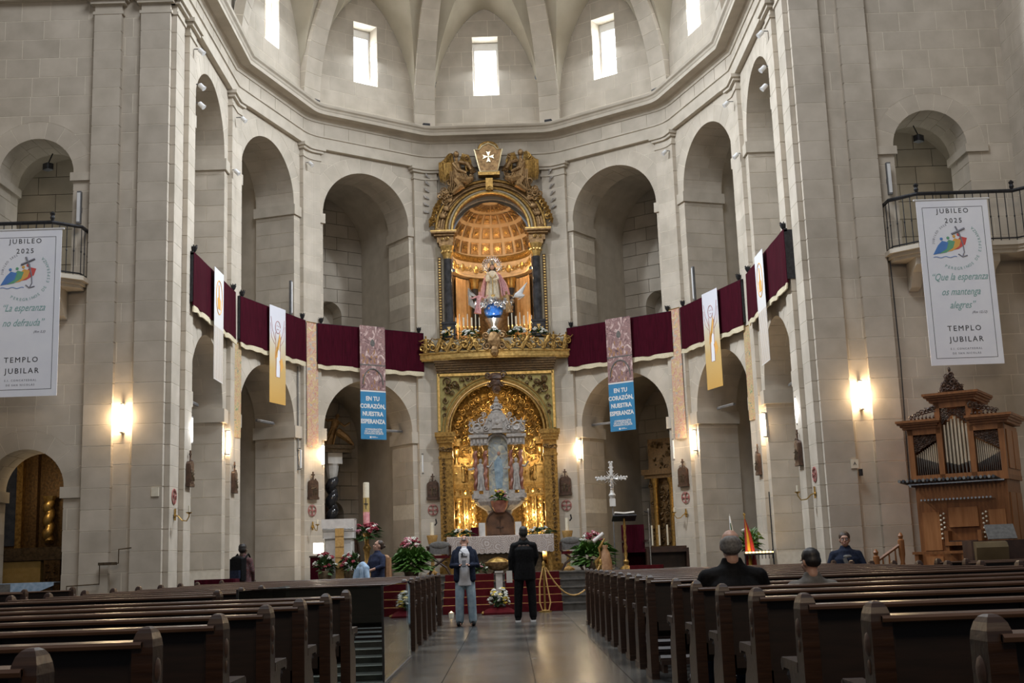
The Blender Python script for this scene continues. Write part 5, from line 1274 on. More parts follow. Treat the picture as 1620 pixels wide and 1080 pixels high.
tube_lamp('1right', 4.40, 3.84, 'lit tube lamp under the narrow green right hanging', 22)
tube_lamp('3left', 3.36, 3.75, 'unlit tube on the pilaster left of the gilded retable', lit=False)
tube_lamp('2left', 3.16, 3.78, 'unlit tube on the left pilaster under the cable', lit=False)
tube_lamp('3right', .34, 3.75, 'unlit tube right of the right lower arch', lit=False)
def station(loc, rz, lab):
    t = thing('station_plaque', lab, 'plaque', loc, rz, group='stations of the cross plaques')
    b = MB(); pts = [(-.155, -.24), (.155, -.24), (.155, .10), (.15, .16), (.11, .20), (.05, .215), (-.05, .215), (-.11, .20), (-.15, .16), (-.155, .10)]; b.slab(pts, -.07, .0); b.box(-.17, .17, -.08, 0, -.27, -.21); b.build('frame', 'carved_wood', t)
    b = MB(); b.slab([(x*.74, z*.80-.01) for x, z in pts[:]], -.078, -.068); im = b.build('picture', 'carved_wood', t)
    b = MB(); figure(b, -.03, -.075, -.17, .24, robe=.6); figure(b, .06, -.075, -.17, .19, robe=.6); b.build('carved_figures', 'bronze_dark', im)
    b = MB(); b.box(-.016, .016, -.05, -.02, .19, .42); b.box(-.05, .05, -.05, -.02, .33, .36); scroll(b, -.07, .22, .05, -.04, 1.2, 0, 1, .25); scroll(b, .07, .22, .05, -.04, 1.2, 0, -1, .25)
    b.build('cross_crest', 'carved_wood', t)
def cons_cross(loc, rz, lab):
    t = thing('consecration_cross', lab, 'cross', loc, rz, group='painted consecration crosses')
    b = MB(); b.tube([(.135*cos(a*.262), 0, .135*sin(a*.262)) for a in range(24)], .011, 4, closed=True); b.build('ring', 'cross_red', t)
    b = MB()
    b.box(-.012, .012, -.012, .002, -.12, .12); b.box(-.12, .12, -.012, .002, -.012, .012)
    for a in range(4): Mx = Matrix.Rotation(a*pi/2, 4, 'Y'); b.add([(-.04, -.012, .12), (.04, -.012, .12), (0, -.012, .05), (-.04, .002, .12), (.04, .002, .12), (0, .002, .05)], [(0, 1, 2), (3, 5, 4), (0, 3, 4, 1), (1, 4, 5, 2), (2, 5, 3, 0)], Mx)
    b.build('cross', 'cross_red', t)
def sconce(loc, rz, lab):
    t = thing('wall_sconce', lab, 'sconce', loc, rz, group='brass wall sconces')
    b = MB(); b.lathe([(.01, 0), (.045, .005), (.05, .02), (.02, .03)], 10, Matrix.Rotation(pi/2, 4, 'X')); b.box(-.012, .012, -.03, 0, -.09, .12); b.build('wall_plate', 'brass', t)
    b = MB(); b.tube([(0, -.02, 0), (-.02, -.08, -.02), (-.05, -.16, -.10), (-.09, -.25, -.11), (-.12, -.30, -.03), (-.12, -.30, .02)], .011, 6); b.lathe([(.015, .01), (.05, .03), (.055, .045)], 10, Matrix.Translation((-.12, -.30, 0))); b.build('arm', 'brass', t)
    b = MB(); b.cyl((-.12, -.30, .04), (-.12, -.30, .16), .018, n=8); b.build('candle', 'wax', t)
places = [('c1', -1, 'left'), ('c2', -1, 'left'), ('c2', 1, 'right'), ('c1', 1, 'right')]
L_ = {(1, -1): 'on the pilaster under the left peach hanging', (2, -1): 'on the pilaster just left of the retable', (2, 1): 'on the pilaster just right of the retable', (1, 1): 'on the pilaster under the right peach hanging', (0, -1): 'beside the second left arch, seen edge-on', (0, 1): 'beside the second right arch, seen edge-on'}
for (k, s), wh in L_.items():
    if k: 
        l, r_ = on_corner(k, s, .165, 3.06); station(l, r_, 'dark carved station plaque '+wh)
        l, r_ = on_corner(k, s, .165, 2.52); cons_cross(l, r_, 'red painted cross in a circle '+wh)
        if k == 1: l, r_ = on_corner(k, s, .165, 2.12); sconce(l, r_, 'brass candle sconce '+wh)
    else:
        (x, y, z), rz = place('1left' if s < 0 else '1right', 4.95, .11, 3.06); station((x, y, 3.06), rz, 'dark carved station plaque '+wh)
for s, side in ((-1, 'left'), (1, 'right')):
    key = '1'+side
    (x, y, z), rz = place(key, 1.22, .11); station((x, y, 2.98), rz, 'dark carved station plaque on the side face of the %s transept pier' % side)
    (x, y, z), rz = place(key, .28, .11); cons_cross((x, y, 2.48), rz, 'red painted cross on the side face of the %s transept pier' % side)
    (x, y, z), rz = place(key, .30, .11); sconce((x, y, 2.14), rz, 'brass candle sconce on the side face of the %s transept pier' % side)
def spotlight(key, u, z, lab, off=.1, turn=0):
    (x, y, z_), rz = place(key, u, off, z); t = thing('spotlight', lab, 'spotlight', (x, y, z), rz+turn, group='small spotlights on the walls')
    b = MB(); b.lathe([(.03, 0), (.05, .02), (.05, .12), (.058, .15)], 10, Matrix.Rotation(radians(135), 4, 'X')); b.build('lamp_head', 'white_paint', t, smooth=True); b = MB(); b.cyl((0, .12, 0), (0, 0, 0), .012, n=6); b.build('bracket', 'grey_metal', t)
for s, side in ((-1, 'left'), (1, 'right')):
    k1 = '1'+side
    spotlight(k1, 1.62, 10.95, 'upper white spotlight in the first %s arch' % side, .12); spotlight(k1, 1.62, 10.55, 'lower white spotlight in the first %s arch' % side, .12)
    spotlight(k1, 1.25, 11.55, 'white spotlight under the first %s capital' % side, .2); spotlight(k1, 4.95, 11.50, 'white spotlight under the second %s capital' % side, .25)
    spotlight('2'+side, 3.45, 11.55, 'white spotlight under the third %s capital' % side, .2); spotlight(k1, 4.72, 10.15, 'white spotlight beside the second %s arch' % side, .15)
    for key, u0, u1, lab in ((k1, 3.0, 4.2, 'first'), ('2'+side, 2.0, 2.85, 'second'), ('3'+side, 2.4, 3.1, 'third')):
        (x, y, z), rz = place(key, (u0+u1)/2, -.5); t = thing('linear_fixture', 'thin grey light bar across the %s lower arch on the %s' % (lab, side), 'light fixture', (x, y, 4.64), rz, group='grey light bars in the lower arches')
        b = MB(); b.box(-(u1-u0)/2, (u1-u0)/2, -.03, .03, 0, .05); b.build('bar', 'grey_metal', t); b = MB(); b.box(-(u1-u0)/2+.03, (u1-u0)/2-.03, -.02, .02, .05, .06); b.build('diffuser', 'white_paint', t)
for k, s, nm in ((1, -1, 'second from the left'), (2, -1, 'left of the middle window'), (2, 1, 'right of the middle window'), (1, 1, 'second from the right')):
    p = PK(k, s); d = (Vector((XC, YC))-p).normalized(); q = p+d*.38; b = MB(); b.box(-.10, .10, -.06, .06, 0, .11, ch=.01); t = thing('cornice_floodlight', 'small black floodlight on the cornice, '+nm, 'floodlight', (q.x, q.y, 13.17), atan2(-d.y, -d.x)+pi/2, group='floodlights on the cornice')
    b.build('housing', 'iron', t); b = MB(); b.box(-.08, .08, -.065, -.06, .02, .09); b.build('lens', 'grey_metal', t)
# cables
b = MB(); b.tube([(7.2, 21.55, 6.3), (7.22, 21.55, 4.5), (7.18, 21.55, 2.2)], .012, 5); tag(b.build('cable', 'iron', None), 'thin black cable running down the wall left of the organ', 'cable')
b = MB(); (x, y, z), rz = place('2left', 3.12, .03); b.tube([(x, y, 6.1), (x, y, 4.9), (x, y, 4.0)], .018, 5); tag(b.build('cable', 'grey_metal', None), 'grey conduit running down below the left angel banner drape', 'cable')
b = MB(); (x, y, z), rz = place('1right', 4.6, .03); b.tube([(x, y, 0.9), (x, y, 2.4)], .014, 5); tag(b.build('cable', 'iron', None), 'dark conduit low on the first right arch jamb', 'cable')
# stepped pipe on the left pier
b = MB(); zz = [(XC-R-1.62, .62), (XC-R-1.62, .95), (XC-R-1.05, .97), (XC-R-1.05, 1.30), (XC-R-.72, 1.32), (XC-R-.72, 1.56), (XC-R-.50, 1.58)]
b.tube([(x, 21.50, z) for x, z in zz], .012, 5); b.box(XC-R-1.06, XC-R-.75, 21.44, 21.52, 1.29, 1.34); tag(b.build('stepped_pipe', 'bronze_dark', None), 'thin stepped brown pipe low on the left transept pier', 'pipe')

for key, u, z, lab in (('wright', .52, 2.62, 'small beige plate with letter A on the right transept pier'), ('wleft', .12, 2.55, 'small beige box on the left transept pier beside the painted cross')):
    (x, y, z_), rz = place(key, u, .125); t = thing('wall_plate', lab, 'plate', (x, y, z), rz, group=None)
    b = MB(); b.box(-.07, .07, -.02, 0, -.08, .08, ch=.006); b.build('plate', 'cloth_yellow' if False else 'wax', t)
    if key == 'wright': text('A', .09, 'ink', t, (0, -.022, 0)); b = MB(); b.box(.06, .11, -.09, .0, -.22, -.10); b.build('black_holder', 'iron', t)

# ================================================================== pews
EZ = .955
def end_mesh(inner):
    """pew end: stout post with chamfered domed head, armrest and foot; y = 0 is the back of the pew, +y towards the altar"""
    b = MB(); w = .038
    prof = [(-w, 0), (w, 0), (w, .135), (-w, .135)]
    b.box(-w, w, 0, .13, 0, .86)
    hd = [(.0, .86), (.0, .885), (.006, .912), (.016, .934), (.030, .948), (.046, .955)]
    vv = []; ff = []
    for i, (q, z) in enumerate(hd): vv += [(-w+q*.6, q, z), (w-q*.6, q, z), (w-q*.6, .13-q, z), (-w+q*.6, .13-q, z)]
    for i in range(5):
        for k in range(4): ff.append((i*4+k, i*4+(k+1) % 4, (i+1)*4+(k+1) % 4, (i+1)*4+k))
    ff.append((20, 21, 22, 23)); b.add(vv, ff)
    return b
def end_panel():
    b = MB(); w = .026; pts = [(.13, .0), (.46, .0), (.46, .10), (.43, .16), (.43, .40), (.40, .47), (.36, .50), (.34, .55), (.37, .60), (.13, .60)]
    v = [(-w, y, z) for y, z in pts]+[(w, y, z) for y, z in pts]; n = len(pts)
    b.add(v, [(i, (i+1) % n, n+(i+1) % n, n+i) for i in range(n)]+[tuple(range(n-1, -1, -1)), tuple(range(n, 2*n))])
    b.box(-.036, .036, -.015, .50, 0, .06); return b
def arm_mesh():
    b = MB(); b.box(-.040, .040, .13, .44, .60, .645); b.tube([(-.040, .44, .615), (.040, .44, .615)], .032, 8); b.ball((0, .41, .565), (.03, .035, .03), 6); return b
me_post = end_mesh(1).mesh('end_post', 'pew_wood'); me_panel = end_panel().mesh('end_panel', 'pew_wood'); me_arm = arm_mesh().mesh('armrest', 'pew_wood')
rm = MB(); rm.ball((0, .065, .80), (.010, .034, .045), 8); rm.ball((0, .065, .72), (.008, .02, .03), 6); me_ros = rm.mesh('carved_rosette', 'carved_wood', True)
def pew_parts(t, x0, x1):
    L_ = x1-x0
    b = MB(); b.box(x0, x1, -.01, .135, .880, .905); b.tube([(x0, -.01, .8925), (x1, -.01, .8925)], .0125, 6); b.build('top_rail', 'pew_wood_lit', t)
    b = MB(); b.box(x0, x1, .05, .075, .46, .885); n = max(2, int(L_/.95))
    for i in range(n+1): xx = x0+.02+(L_-.04)*i/n; b.box(xx-.035, xx+.035, .035, .055, .44, .885)
    b.box(x0, x1, .035, .055, .44, .52); b.build('back_panel', 'pew_wood_shaded', t)
    b = MB(); b.box(x0, x1, .08, .47, .425, .455); b.box(x0, x1, .44, .47, .36, .425); b.build('seat', 'pew_wood', t)
    b = MB(); b.box(x0+.02, x1-.02, -.33, -.19, .155, .20); b.tube([(x0+.02, -.26, .205), (x1-.02, -.26, .205)], .035, 6); b.build('kneeler', 'leatherette', t)
    b = MB()
    for xx in (x0+.06, x1-.06): b.box(xx-.02, xx+.02, -.30, .06, .06, .15)
    b.build('kneeler_support', 'pew_wood', t) if False else None
    for xx in (x0+.06, x1-.06): MB().box(xx-.02, xx+.02, -.30, .06, .08, .16).build('kneeler_arm', 'pew_wood', t)
mat_noise('leatherette', (.018, .009, .007), (.035, .018, .014), 20, .4)
def pew(x0, x1, y, lab, group, ends=(1, 1)):
    t = thing('pew', lab, 'pew', (0, y, 0), 0, group)
    pew_parts(t, x0, x1)
    for k, xx in enumerate((x0, x1)):
        if ends[k]:
            link('end_post', me_post, t, (xx, 0, 0)); link('end_panel', me_panel, t, (xx, 0, 0)); link('armrest', me_arm, t, (xx, 0, 0))
            r = link('carved_rosette', me_ros, t, (xx+(.038 if k else -.038), 0, 0))
    return t
ORD = ['first', 'second', 'third', 'fourth', 'fifth', 'sixth', 'seventh', 'eighth', 'ninth', 'tenth', 'eleventh']
AX = 1.325
rows_n = [2.28+1.07*k for k in range(0, 8)]
for k, y in enumerate(rows_n):
    for s, side in ((-1, 'left'), (1, 'right')):
        x0, x1 = (AX, 5.3) if s > 0 else (-5.3, -AX)
        if y < 3.2 and s < 0: pass
        pew(x0, x1, y, 'dark wooden pew, %s row up from the bottom edge in the %s front block' % (ORD[k], side), 'pews of the %s front block' % side)
rows_r = [11.6+1.045*j for j in range(10)]
for j, y in enumerate(rows_r): pew(AX, 5.3, y, 'dark wooden pew in the right far block, %s row counted from the gap' % ORD[j], 'pews of the right far block')
rows_l = [11.9, 12.95, 14.0, 15.2, 16.3, 17.4, 18.5, 19.6, 20.65, 22.4]
for j, y in enumerate(rows_l): pew(-5.3, -AX if j > 2 else -2.86, y, 'dark wooden pew in the left far block, %s row counted from the glass screen' % ORD[j], 'pews of the left far block')
for j, (x, y) in enumerate(((-7.9, 17.6), (-7.4, 18.6), (-7.1, 19.8))):
    pew(x-1.6, x, y, 'short dark pew in the left transept, %s from the chapel table' % ['third', 'second', 'nearest'][j], 'short pews in the left transept')
for j, (x, y) in enumerate(((6.0, 16.0), (6.05, 17.2))):
    pew(x, x+1.6, y, 'short dark pew in the right transept, %s from the organ bench' % ['second', 'nearest'][j], 'short pews in the right transept')

# glass screen round the stair in the left block
gs = thing('glass_screen', 'clear glass screen with dark edge beside the aisle', 'glass screen', (0, 0, 0))
MB().box(-2.66, -1.26, 11.95, 11.962, .02, .94).build('glass_pane', 'clear_glass', gs)
MB().box(-1.262, -1.25, 11.97, 15.15, .02, .93).build('glass_pane', 'clear_glass', gs)
MB().box(-2.672, -2.66, 11.97, 14.75, .02, .93).build('glass_pane', 'clear_glass', gs)
MB().box(-1.265, -1.245, 11.935, 11.97, .0, .95).build('edge_strip', 'iron', gs); MB().box(-2.675, -2.655, 11.935, 11.97, .0, .95).build('edge_strip', 'iron', gs)
MB().box(-2.72, -1.24, 11.93, 11.99, .0, .03).build('floor_channel', 'grey_metal', gs); MB().box(-1.28, -1.24, 11.99, 15.2, .0, .03).build('floor_channel', 'grey_metal', gs)
cs = thing('crypt_stair', 'pale marble stair steps behind the glass screen', 'stair', (0, 0, 0))
for k in range(5): MB().box(-2.62, -1.30, 12.5+.42*k, 12.9+.42*k, .005, .05+.055*k).build('stair_step', 'step_stone', cs); MB().box(-2.62, -1.30, 12.49+.42*k, 12.52+.42*k, .051+.055*k, .056+.055*k).build('step_edge', 'white_marble', cs)

# ================================================================== people
def remesh(parts, voxel, name, mat, parent, smooth_it=3):
    mb = MB()
    for p in parts:
        if p[0] == 'c':      # capsule chain: points, radii
            pts = [Vector(q) for q in p[1]]; rr = p[2]
            mb.tube(pts, rr, 10)
            for q, r in zip(pts, rr): mb.ball(q, r, 10)
        elif p[0] == 'e': mb.ball(p[1], p[2], 12, p[3] if len(p) > 3 else None)
        elif p[0] == 'l': mb.lathe(p[1], 20, p[3], sy=p[2])
    me = bpy.data.meshes.new(name); me.from_pydata(mb.v, [], mb.f)
    bm = bmesh.new(); bm.from_mesh(me); bmesh.ops.recalc_face_normals(bm, faces=bm.faces); bm.to_mesh(me); bm.free()
    o = bpy.data.objects.new('pending', me); COL.objects.link(o)
    m = o.modifiers.new('r', 'REMESH'); m.mode = 'VOXEL'; m.voxel_size = voxel; m.use_smooth_shade = True
    m2 = o.modifiers.new('s', 'SMOOTH'); m2.iterations = smooth_it; m2.factor = .5
    REM.append((o, name, mat, parent)); return None
REM = []
def flush_remesh():
    dg = bpy.context.evaluated_depsgraph_get(); dg.update()
    for o, name, mat, parent in REM:
        me = bpy.data.meshes.new_from_object(o.evaluated_get(dg)); me.materials.clear(); me.materials.append(MATS[mat]); me.name = name
        q = bpy.data.objects.new(name, me); COL.objects.link(q); q.parent = parent
    for o, *_ in REM: d = o.data; bpy.data.objects.remove(o); bpy.data.meshes.remove(d)
    REM.clear()
def head_parts(H, sc=1.0, glasses=False):
    """H: matrix at the base of the skull, face towards -y"""
    E_ = lambda c, r: ('e', (0, 0, 0), tuple(x*sc for x in r), H @ Matrix.Translation([x*sc for x in c]))
    return [E_((0, .010, .135), (.074, .092, .100)), E_((0, -.020, .075), (.060, .070, .075)), E_((0, -.050, .045), (.036, .036, .034)), E_((0, -.088, .100), (.014, .020, .026)), E_((0, -.104, .092), (.012, .012, .011)),
            E_((0, -.078, .058), (.024, .013, .010)), E_((-.074, .012, .108), (.012, .020, .032)), E_((.074, .012, .108), (.012, .020, .032)), E_((0, -.062, .150), (.055, .030, .022)), E_((-.038, -.060, .085), (.022, .022, .022)), E_((.038, -.060, .085), (.022, .022, .022))]
def face_details(H, t, sc=1.0, brow='hair_black', glasses=False, beard=None):
    S = H @ Matrix.Scale(sc, 4)
    for sx in (-1, 1):
        b = MB(); b.ball((sx*.031, -.081, .118), (.013, .008, .009), 8, S); e = b.build('eye', 'white_paint', t, smooth=True)
        b = MB(); b.ball((sx*.031, -.0875, .118), (.006, .004, .006), 6, S); b.build('iris', 'hair_black', e)
        b = MB(); b.tube([(sx*.016, -.090, .138), (sx*.034, -.092, .142), (sx*.050, -.082, .136)], .004, 5, S); b.build('eyebrow', brow, t)
    b = MB(); b.tube([(-.022, -.089, .058), (0, -.094, .060), (.022, -.089, .058)], [.004, .006, .004], 5, S); b.build('lips', 'bloom_pink' if False else 'lip', t, smooth=True)
    if glasses:
        b = MB()
        for sx in (-1, 1): b.tube([(sx*.033+.021*cos(a*.63), -.098, .118+.017*sin(a*.63)) for a in range(10)], .0025, 4, S, closed=True); b.tube([(sx*.054, -.096, .12), (sx*.074, -.02, .122), (sx*.076, .02, .12)], .0025, 4, S)
        b.build('glasses', 'iron', t)
mat_noise('lip', (.34, .12, .10), (.40, .16, .13), 20, .45)
def hand_parts(M, curl=.5, sc=1.0, side=1):
    """M at the wrist, -z towards the finger tips, palm facing -y; side = where the thumb is"""
    P_ = lambda p: tuple(M @ Vector([x*sc for x in p])); r = lambda x: x*sc
    out = [('e', (0, 0, 0), (r(.040), r(.016), r(.048)), M @ Matrix.Translation((0, 0, -.05*sc)))]
    for i, (x, l) in enumerate(((-.028, .068), (-.010, .078), (.009, .073), (.027, .056))):
        x *= -side; p0 = (x, 0, -.08); p1 = (x*1.1, -curl*.020, -.08-l*.45); p2 = (x*1.1, -curl*.050, -.08-l*(.95-.35*curl))
        out.append(('c', [P_(p0), P_(p1), P_(p2)], [r(.0095), r(.0088), r(.0078)]))
    out.append(('c', [P_((side*-.030*-1, -.004, -.03)), P_((side*.055, -.018, -.060)), P_((side*.052, -.034, -.090))], [r(.012), r(.0105), r(.009)]))
    return out
def Mrot(loc, rx=0, ry=0, rz=0): return Matrix.Translation(loc) @ Matrix.Rotation(rz, 4, 'Z') @ Matrix.Rotation(ry, 4, 'Y') @ Matrix.Rotation(rx, 4, 'X')
def aim(loc, to, roll=0):
    """matrix at loc whose -z points to 'to'"""
    d = (Vector(loc)-Vector(to)).normalized(); q = d.to_track_quat('Z', 'Y'); return Matrix.Translation(loc) @ q.to_matrix().to_4x4() @ Matrix.Rotation(roll, 4, 'Z')

def person(lab, loc, rz, spec):
    t = thing('person', lab, 'person', loc, rz); s = spec.get('s', 1.0)
    sit = spec.get('sit', False); zh = spec.get('hip', .92 if not sit else .0); top = zh+.50     # shoulder height
    lean = spec.get('lean', 0); sh = spec.get('shw', .185)
    neck = (0, lean*1.0+.01, top+.03); HM = Mrot((spec.get('hx', 0), lean*1.15-.005+spec.get('hy', 0), top+.030), rx=spec.get('tilt', 0), rz=spec.get('turn', 0))
    S3 = lambda p: tuple(x*s for x in p)
    SM = Matrix.Scale(s, 4)
    def sc(parts):
        out = []
        for p in parts:
            if p[0] == 'c': out.append(('c', [S3(q) for q in p[1]], [r*s for r in p[2]]))
            elif p[0] == 'l': out.append(('l', p[1], p[2], SM @ (p[3] or M0)))
            else: out.append(('e', p[1], p[2], SM @ (p[3] if len(p) > 3 and p[3] is not None else M0)) if len(p) > 3 and p[3] is not None else ('e', S3(p[1]), S3(p[2])))
        return out
    arms = spec['arms']      # [(elbow, wrist, fingertip target, curl)] left(-x), right(+x)
    body = [('e', (0, lean*.2, zh+.02), (.155, .105, .13)), ('e', (0, lean*.5, zh+.22), (.145, .10, .20)), ('e', (0, lean*.85, zh+.38), (.165, .105, .14)), ('c', [(-sh*.8, lean, top-.10), (sh*.8, lean, top-.10)], [.055, .055]),
            ('c', [neck, (HM @ Vector((0, .01, .05)))[:]], [.058, .052])]+head_parts(HM)
    for (sx, a) in zip((-1, 1), arms):
        shd = (sx*sh, lean, top-.08)
        body.append(('c', [shd, a[0], a[1]], [.052, .040, .026])); body += hand_parts(aim(a[1], a[2], a[4] if len(a) > 4 else 0), a[3], 1.0, -sx)
    feet = spec.get('feet')
    if not sit:
        for sx, (kx, ky, fx, fy) in zip((-1, 1), feet): body.append(('c', [(sx*.09, 0, zh-.02), (kx, ky, .50), (fx, fy, .10)], [.085, .056, .038])); body.append(('c', [(fx, fy, .05), (fx, fy-.13, .035)], [.04, .032]))
    else:
        for sx in (-1, 1): body.append(('c', [(sx*.10, 0, zh+.02), (sx*.12, -.42, zh+.02), (sx*.12, -.44, zh-.40)], [.085, .060, .04]))
    remesh(sc(body), .0085, 'body', spec['skin'], t)
    if spec.get('face', True): face_details(SM @ HM, t, 1.0, spec['hair'], spec.get('glasses', False))
    E_ = lambda c, r: ('e', (0, 0, 0), r, HM @ Matrix.Translation(c))
    hp = spec.get('hairparts') or [E_((0, .022, .160), (.081, .090, .086)), E_((0, .045, .115), (.078, .068, .075))]
    if callable(hp): hp = hp(E_)
    if hp: remesh(sc(hp), .008, 'hair', spec['hair'], t, 2)
    # upper garment
    j = spec['jacket']; g = []
    thick = spec.get('thick', .022)
    if spec.get('open'):
        g += [('l', [(.12, zh-.13), (.186, zh-.12), (.176, zh+.1), (.19, zh+.3), (sh+.01, zh+.37), (sh-.03, zh+.45), (.08, top-.01), (.07, top+.05)], .52, Matrix.Translation((0, .045, 0)))]
        for sx in (-1, 1): g += [('c', [(sx*.10, lean-.02, top-.02), (sx*.140, lean*.8-.072, top-.18), (sx*.142, -.075, zh+.12), (sx*.146, -.066, zh-.07)], [.06, .058, .06, .064])]
    else:
        k_ = thick*.5; w0 = .178+k_
        LM = Matrix(((1, 0, 0, 0), (0, 1, lean/.5, -lean/.5*zh), (0, 0, 1, 0), (0, 0, 0, 1)))
        g += [('l', [(.10, zh-.20 if not sit else zh-.02), (w0+.004, zh-.19 if not sit else zh), (w0, zh-.02), (.166+k_, zh+.12), (.178+k_, zh+.26), (sh+.010+k_*.6, zh+.35), (sh-.035, zh+.42), (.135, zh+.475), (.092, top+.012), (.078, top+.040), (.074, top+.058), (.03, top+.06)], .68, LM)]
    g.append(('c', [(-sh*.85, lean, top-.085), (0, lean, top-.055), (sh*.85, lean, top-.085)], [.070, .080, .070]))
    for sx, a in zip((-1, 1), arms):
        e, w_ = Vector(a[0]), Vector(a[1]); w2 = e.lerp(w_, spec.get('sleeve', .93)); g.append(('c', [(sx*sh, lean, top-.085), tuple(e), tuple(w2)], [.068, .056, .044]))
    remesh(sc(g), .011, spec.get('jname', 'jacket'), j, t)
    if spec.get('shirt'):
        remesh(sc([('l', [(.10, zh-.20), (.180, zh-.19), (.165, zh+.1), (.165, zh+.3), (.15, zh+.40), (.08, top-.01)], .66, Matrix.Translation((0, -.012, 0))), ('c', [(0, lean, top-.03), (0, lean+.0, top+.01)], [.062, .056])]), .011, 'shirt', spec['shirt'], t)
    if not sit:
        tr = [('e', (0, 0, zh+.02), (.158, .115, .12))]
        for sx, (kx, ky, fx, fy) in zip((-1, 1), feet): tr.append(('c', [(sx*.085, 0, zh-.03), (kx, ky, .50), (fx, fy+.005, .10)], [.100, spec.get('knee', .078), spec.get('cuff', .072)]))
        remesh(sc(tr), .011, 'trousers', spec['trousers'], t)
        for sx, (kx, ky, fx, fy) in zip((-1, 1), feet):
            remesh(sc([('c', [(fx, fy+.03, .045), (fx+sx*.01, fy-.09, .045), (fx+sx*.02, fy-.16, .035)], [.045, .046, .036]), ('c', [(fx, fy, .06), (fx, fy, .10)], [.05, .048])]), .009, 'shoe', spec['shoe'], t)
            if spec.get('sole'):
                b = MB(); b.prism([(fx-.045, fy+.07), (fx+.045, fy+.07), (fx+.052, fy-.08), (fx+.04, fy-.19), (fx-.03, fy-.19), (fx-.05, fy-.08)], .0, .025, SM); b.build('sole', spec['sole'], t)
    else:
        tr = [('e', (0, 0, zh+.03), (.165, .13, .11))]
        for sx in (-1, 1): tr.append(('c', [(sx*.10, 0, zh+.03), (sx*.12, -.42, zh+.02), (sx*.12, -.44, zh-.36)], [.098, .080, .062]))
        remesh(sc(tr), .012, 'trousers', spec['trousers'], t)
        for sx in (-1, 1): remesh(sc([('c', [(sx*.12, -.42, zh-.40), (sx*.12, -.58, zh-.41)], [.045, .04])]), .01, 'shoe', spec['shoe'], t)
    return t, HM, s

# man in jeans looking up, holding a phone
t, HM, s = person('man in navy jacket, white shirt and jeans looking up in the aisle', (-.83, 22.15, 0), 0, dict(s=.97, skin='skin_light', hair='hair_grey', jacket='cloth_navy', shirt='cloth_white', trousers='denim', shoe='cloth_black', open=True, tilt=-.62, lean=.02, hy=.03,
    arms=[((-.235, .0, 1.10), (-.08, -.20, 1.10), (-.0, -.30, 1.14), .8), ((.235, .0, 1.10), (.09, -.20, 1.10), (.02, -.30, 1.14), .8)], feet=[(-.105, -.03, -.115, .0), (.115, -.03, .13, -.03)], cuff=.078, knee=.085, shw=.165,
    hairparts=lambda E: [E((0, .040, .165), (.077, .078, .076)), E((0, .055, .115), (.074, .058, .07))]))
b = MB(); b.box(-.035, .035, -.01, .01, -.07, .07, Mrot((.0, -.29, 1.10), rx=-.7), ch=.004); b.build('phone', 'iron', None)
ph = bpy.data.objects[-1] if False else [o for o in COL.objects if o.name.startswith('phone')][-1]
ph.location = (-.83, 22.15, 0); tag(ph, 'black phone held by the man in jeans', 'phone')
gl = MB(); gl.tube([(-.045, -.062, .06), (0, -.088, .028), (.045, -.062, .06)], [.010, .014, .010], 6, HM); gl.build('beard', 'hair_grey', t, smooth=True)
b = MB(); b.box(-.06, .06, -.125, -.115, 1.22, 1.235); b.box(-.05, -.02, -.128, -.118, 1.24, 1.29); b.tube([(-.10, -.112, 1.36), (-.03, -.13, 1.30), (.02, -.13, 1.27)], .006, 4); b.build('shirt_print', 'ink', t)
# man in black seen from behind
person('tall man in a black coat and trousers standing with his back turned', (.26, 22.95, 0), pi, dict(s=1.04, skin='skin_dark', hair='hair_black', jacket='cloth_black', trousers='cloth_black', shoe='cloth_black', sole='white_paint', shw=.175, jname='coat', turn=.25, thick=.04,
    arms=[((-.22, -.02, 1.14), (-.17, -.12, .98), (-.10, -.18, .95), .6), ((.235, .01, 1.14), (.24, -.02, .88), (.24, -.04, .76), .5)], feet=[(-.12, .0, -.13, .02), (.12, .0, .14, .0)], knee=.08, cuff=.07, face=True))
b = MB(); b.box(-.06, .05, -.015, .015, 0, .22, ch=.006); pb = b.build('folded_paper', 'paper', None, loc=(-.02, 22.93, .72)); tag(pb, 'pale folded paper held by the man in black', 'paper')
# visitor with backpack at the left arch
t, HM, s = person('visitor in plaid shirt with black backpack standing at the left arch', (-5.25, 24.0, 0), pi-.3, dict(s=.97, skin='skin_dark', hair='hair_black', jacket='plaid', jname='shirt', trousers='cloth_navy', shoe='cloth_black', shw=.155, arms=[((-.20, -.02, 1.14), (-.15, -.14, .96), (-.10, -.22, .95), .6), ((.20, .0, 1.13), (.20, -.06, .90), (.19, -.08, .80), .5)], feet=[(-.1, 0, -.11, 0), (.1, 0, .12, 0)]))
bp_ = thing('backpack', 'black backpack on the back of the visitor in plaid', 'backpack', (-5.25, 24.0, 0), pi-.3)
b = MB(); b.prism([(-.15, .13), (.15, .13), (.17, .20), (.13, .28), (-.13, .28), (-.17, .20)], .92, 1.34); b.ball((0, .20, 1.34), (.15, .08, .06), 10); b.build('bag', 'cloth_black', bp_, smooth=True)
b = MB(); b.prism([(-.11, .28), (.11, .28), (.09, .32), (-.09, .32)], .96, 1.12); b.build('front_pocket', 'cloth_navy', bp_)
for sx in (-1, 1): b = MB(); b.tube([(sx*.12, .14, 1.34), (sx*.12, .0, 1.43), (sx*.13, -.13, 1.28), (sx*.15, -.02, 1.02)], .018, 5); b.build('strap', 'cloth_black', bp_)
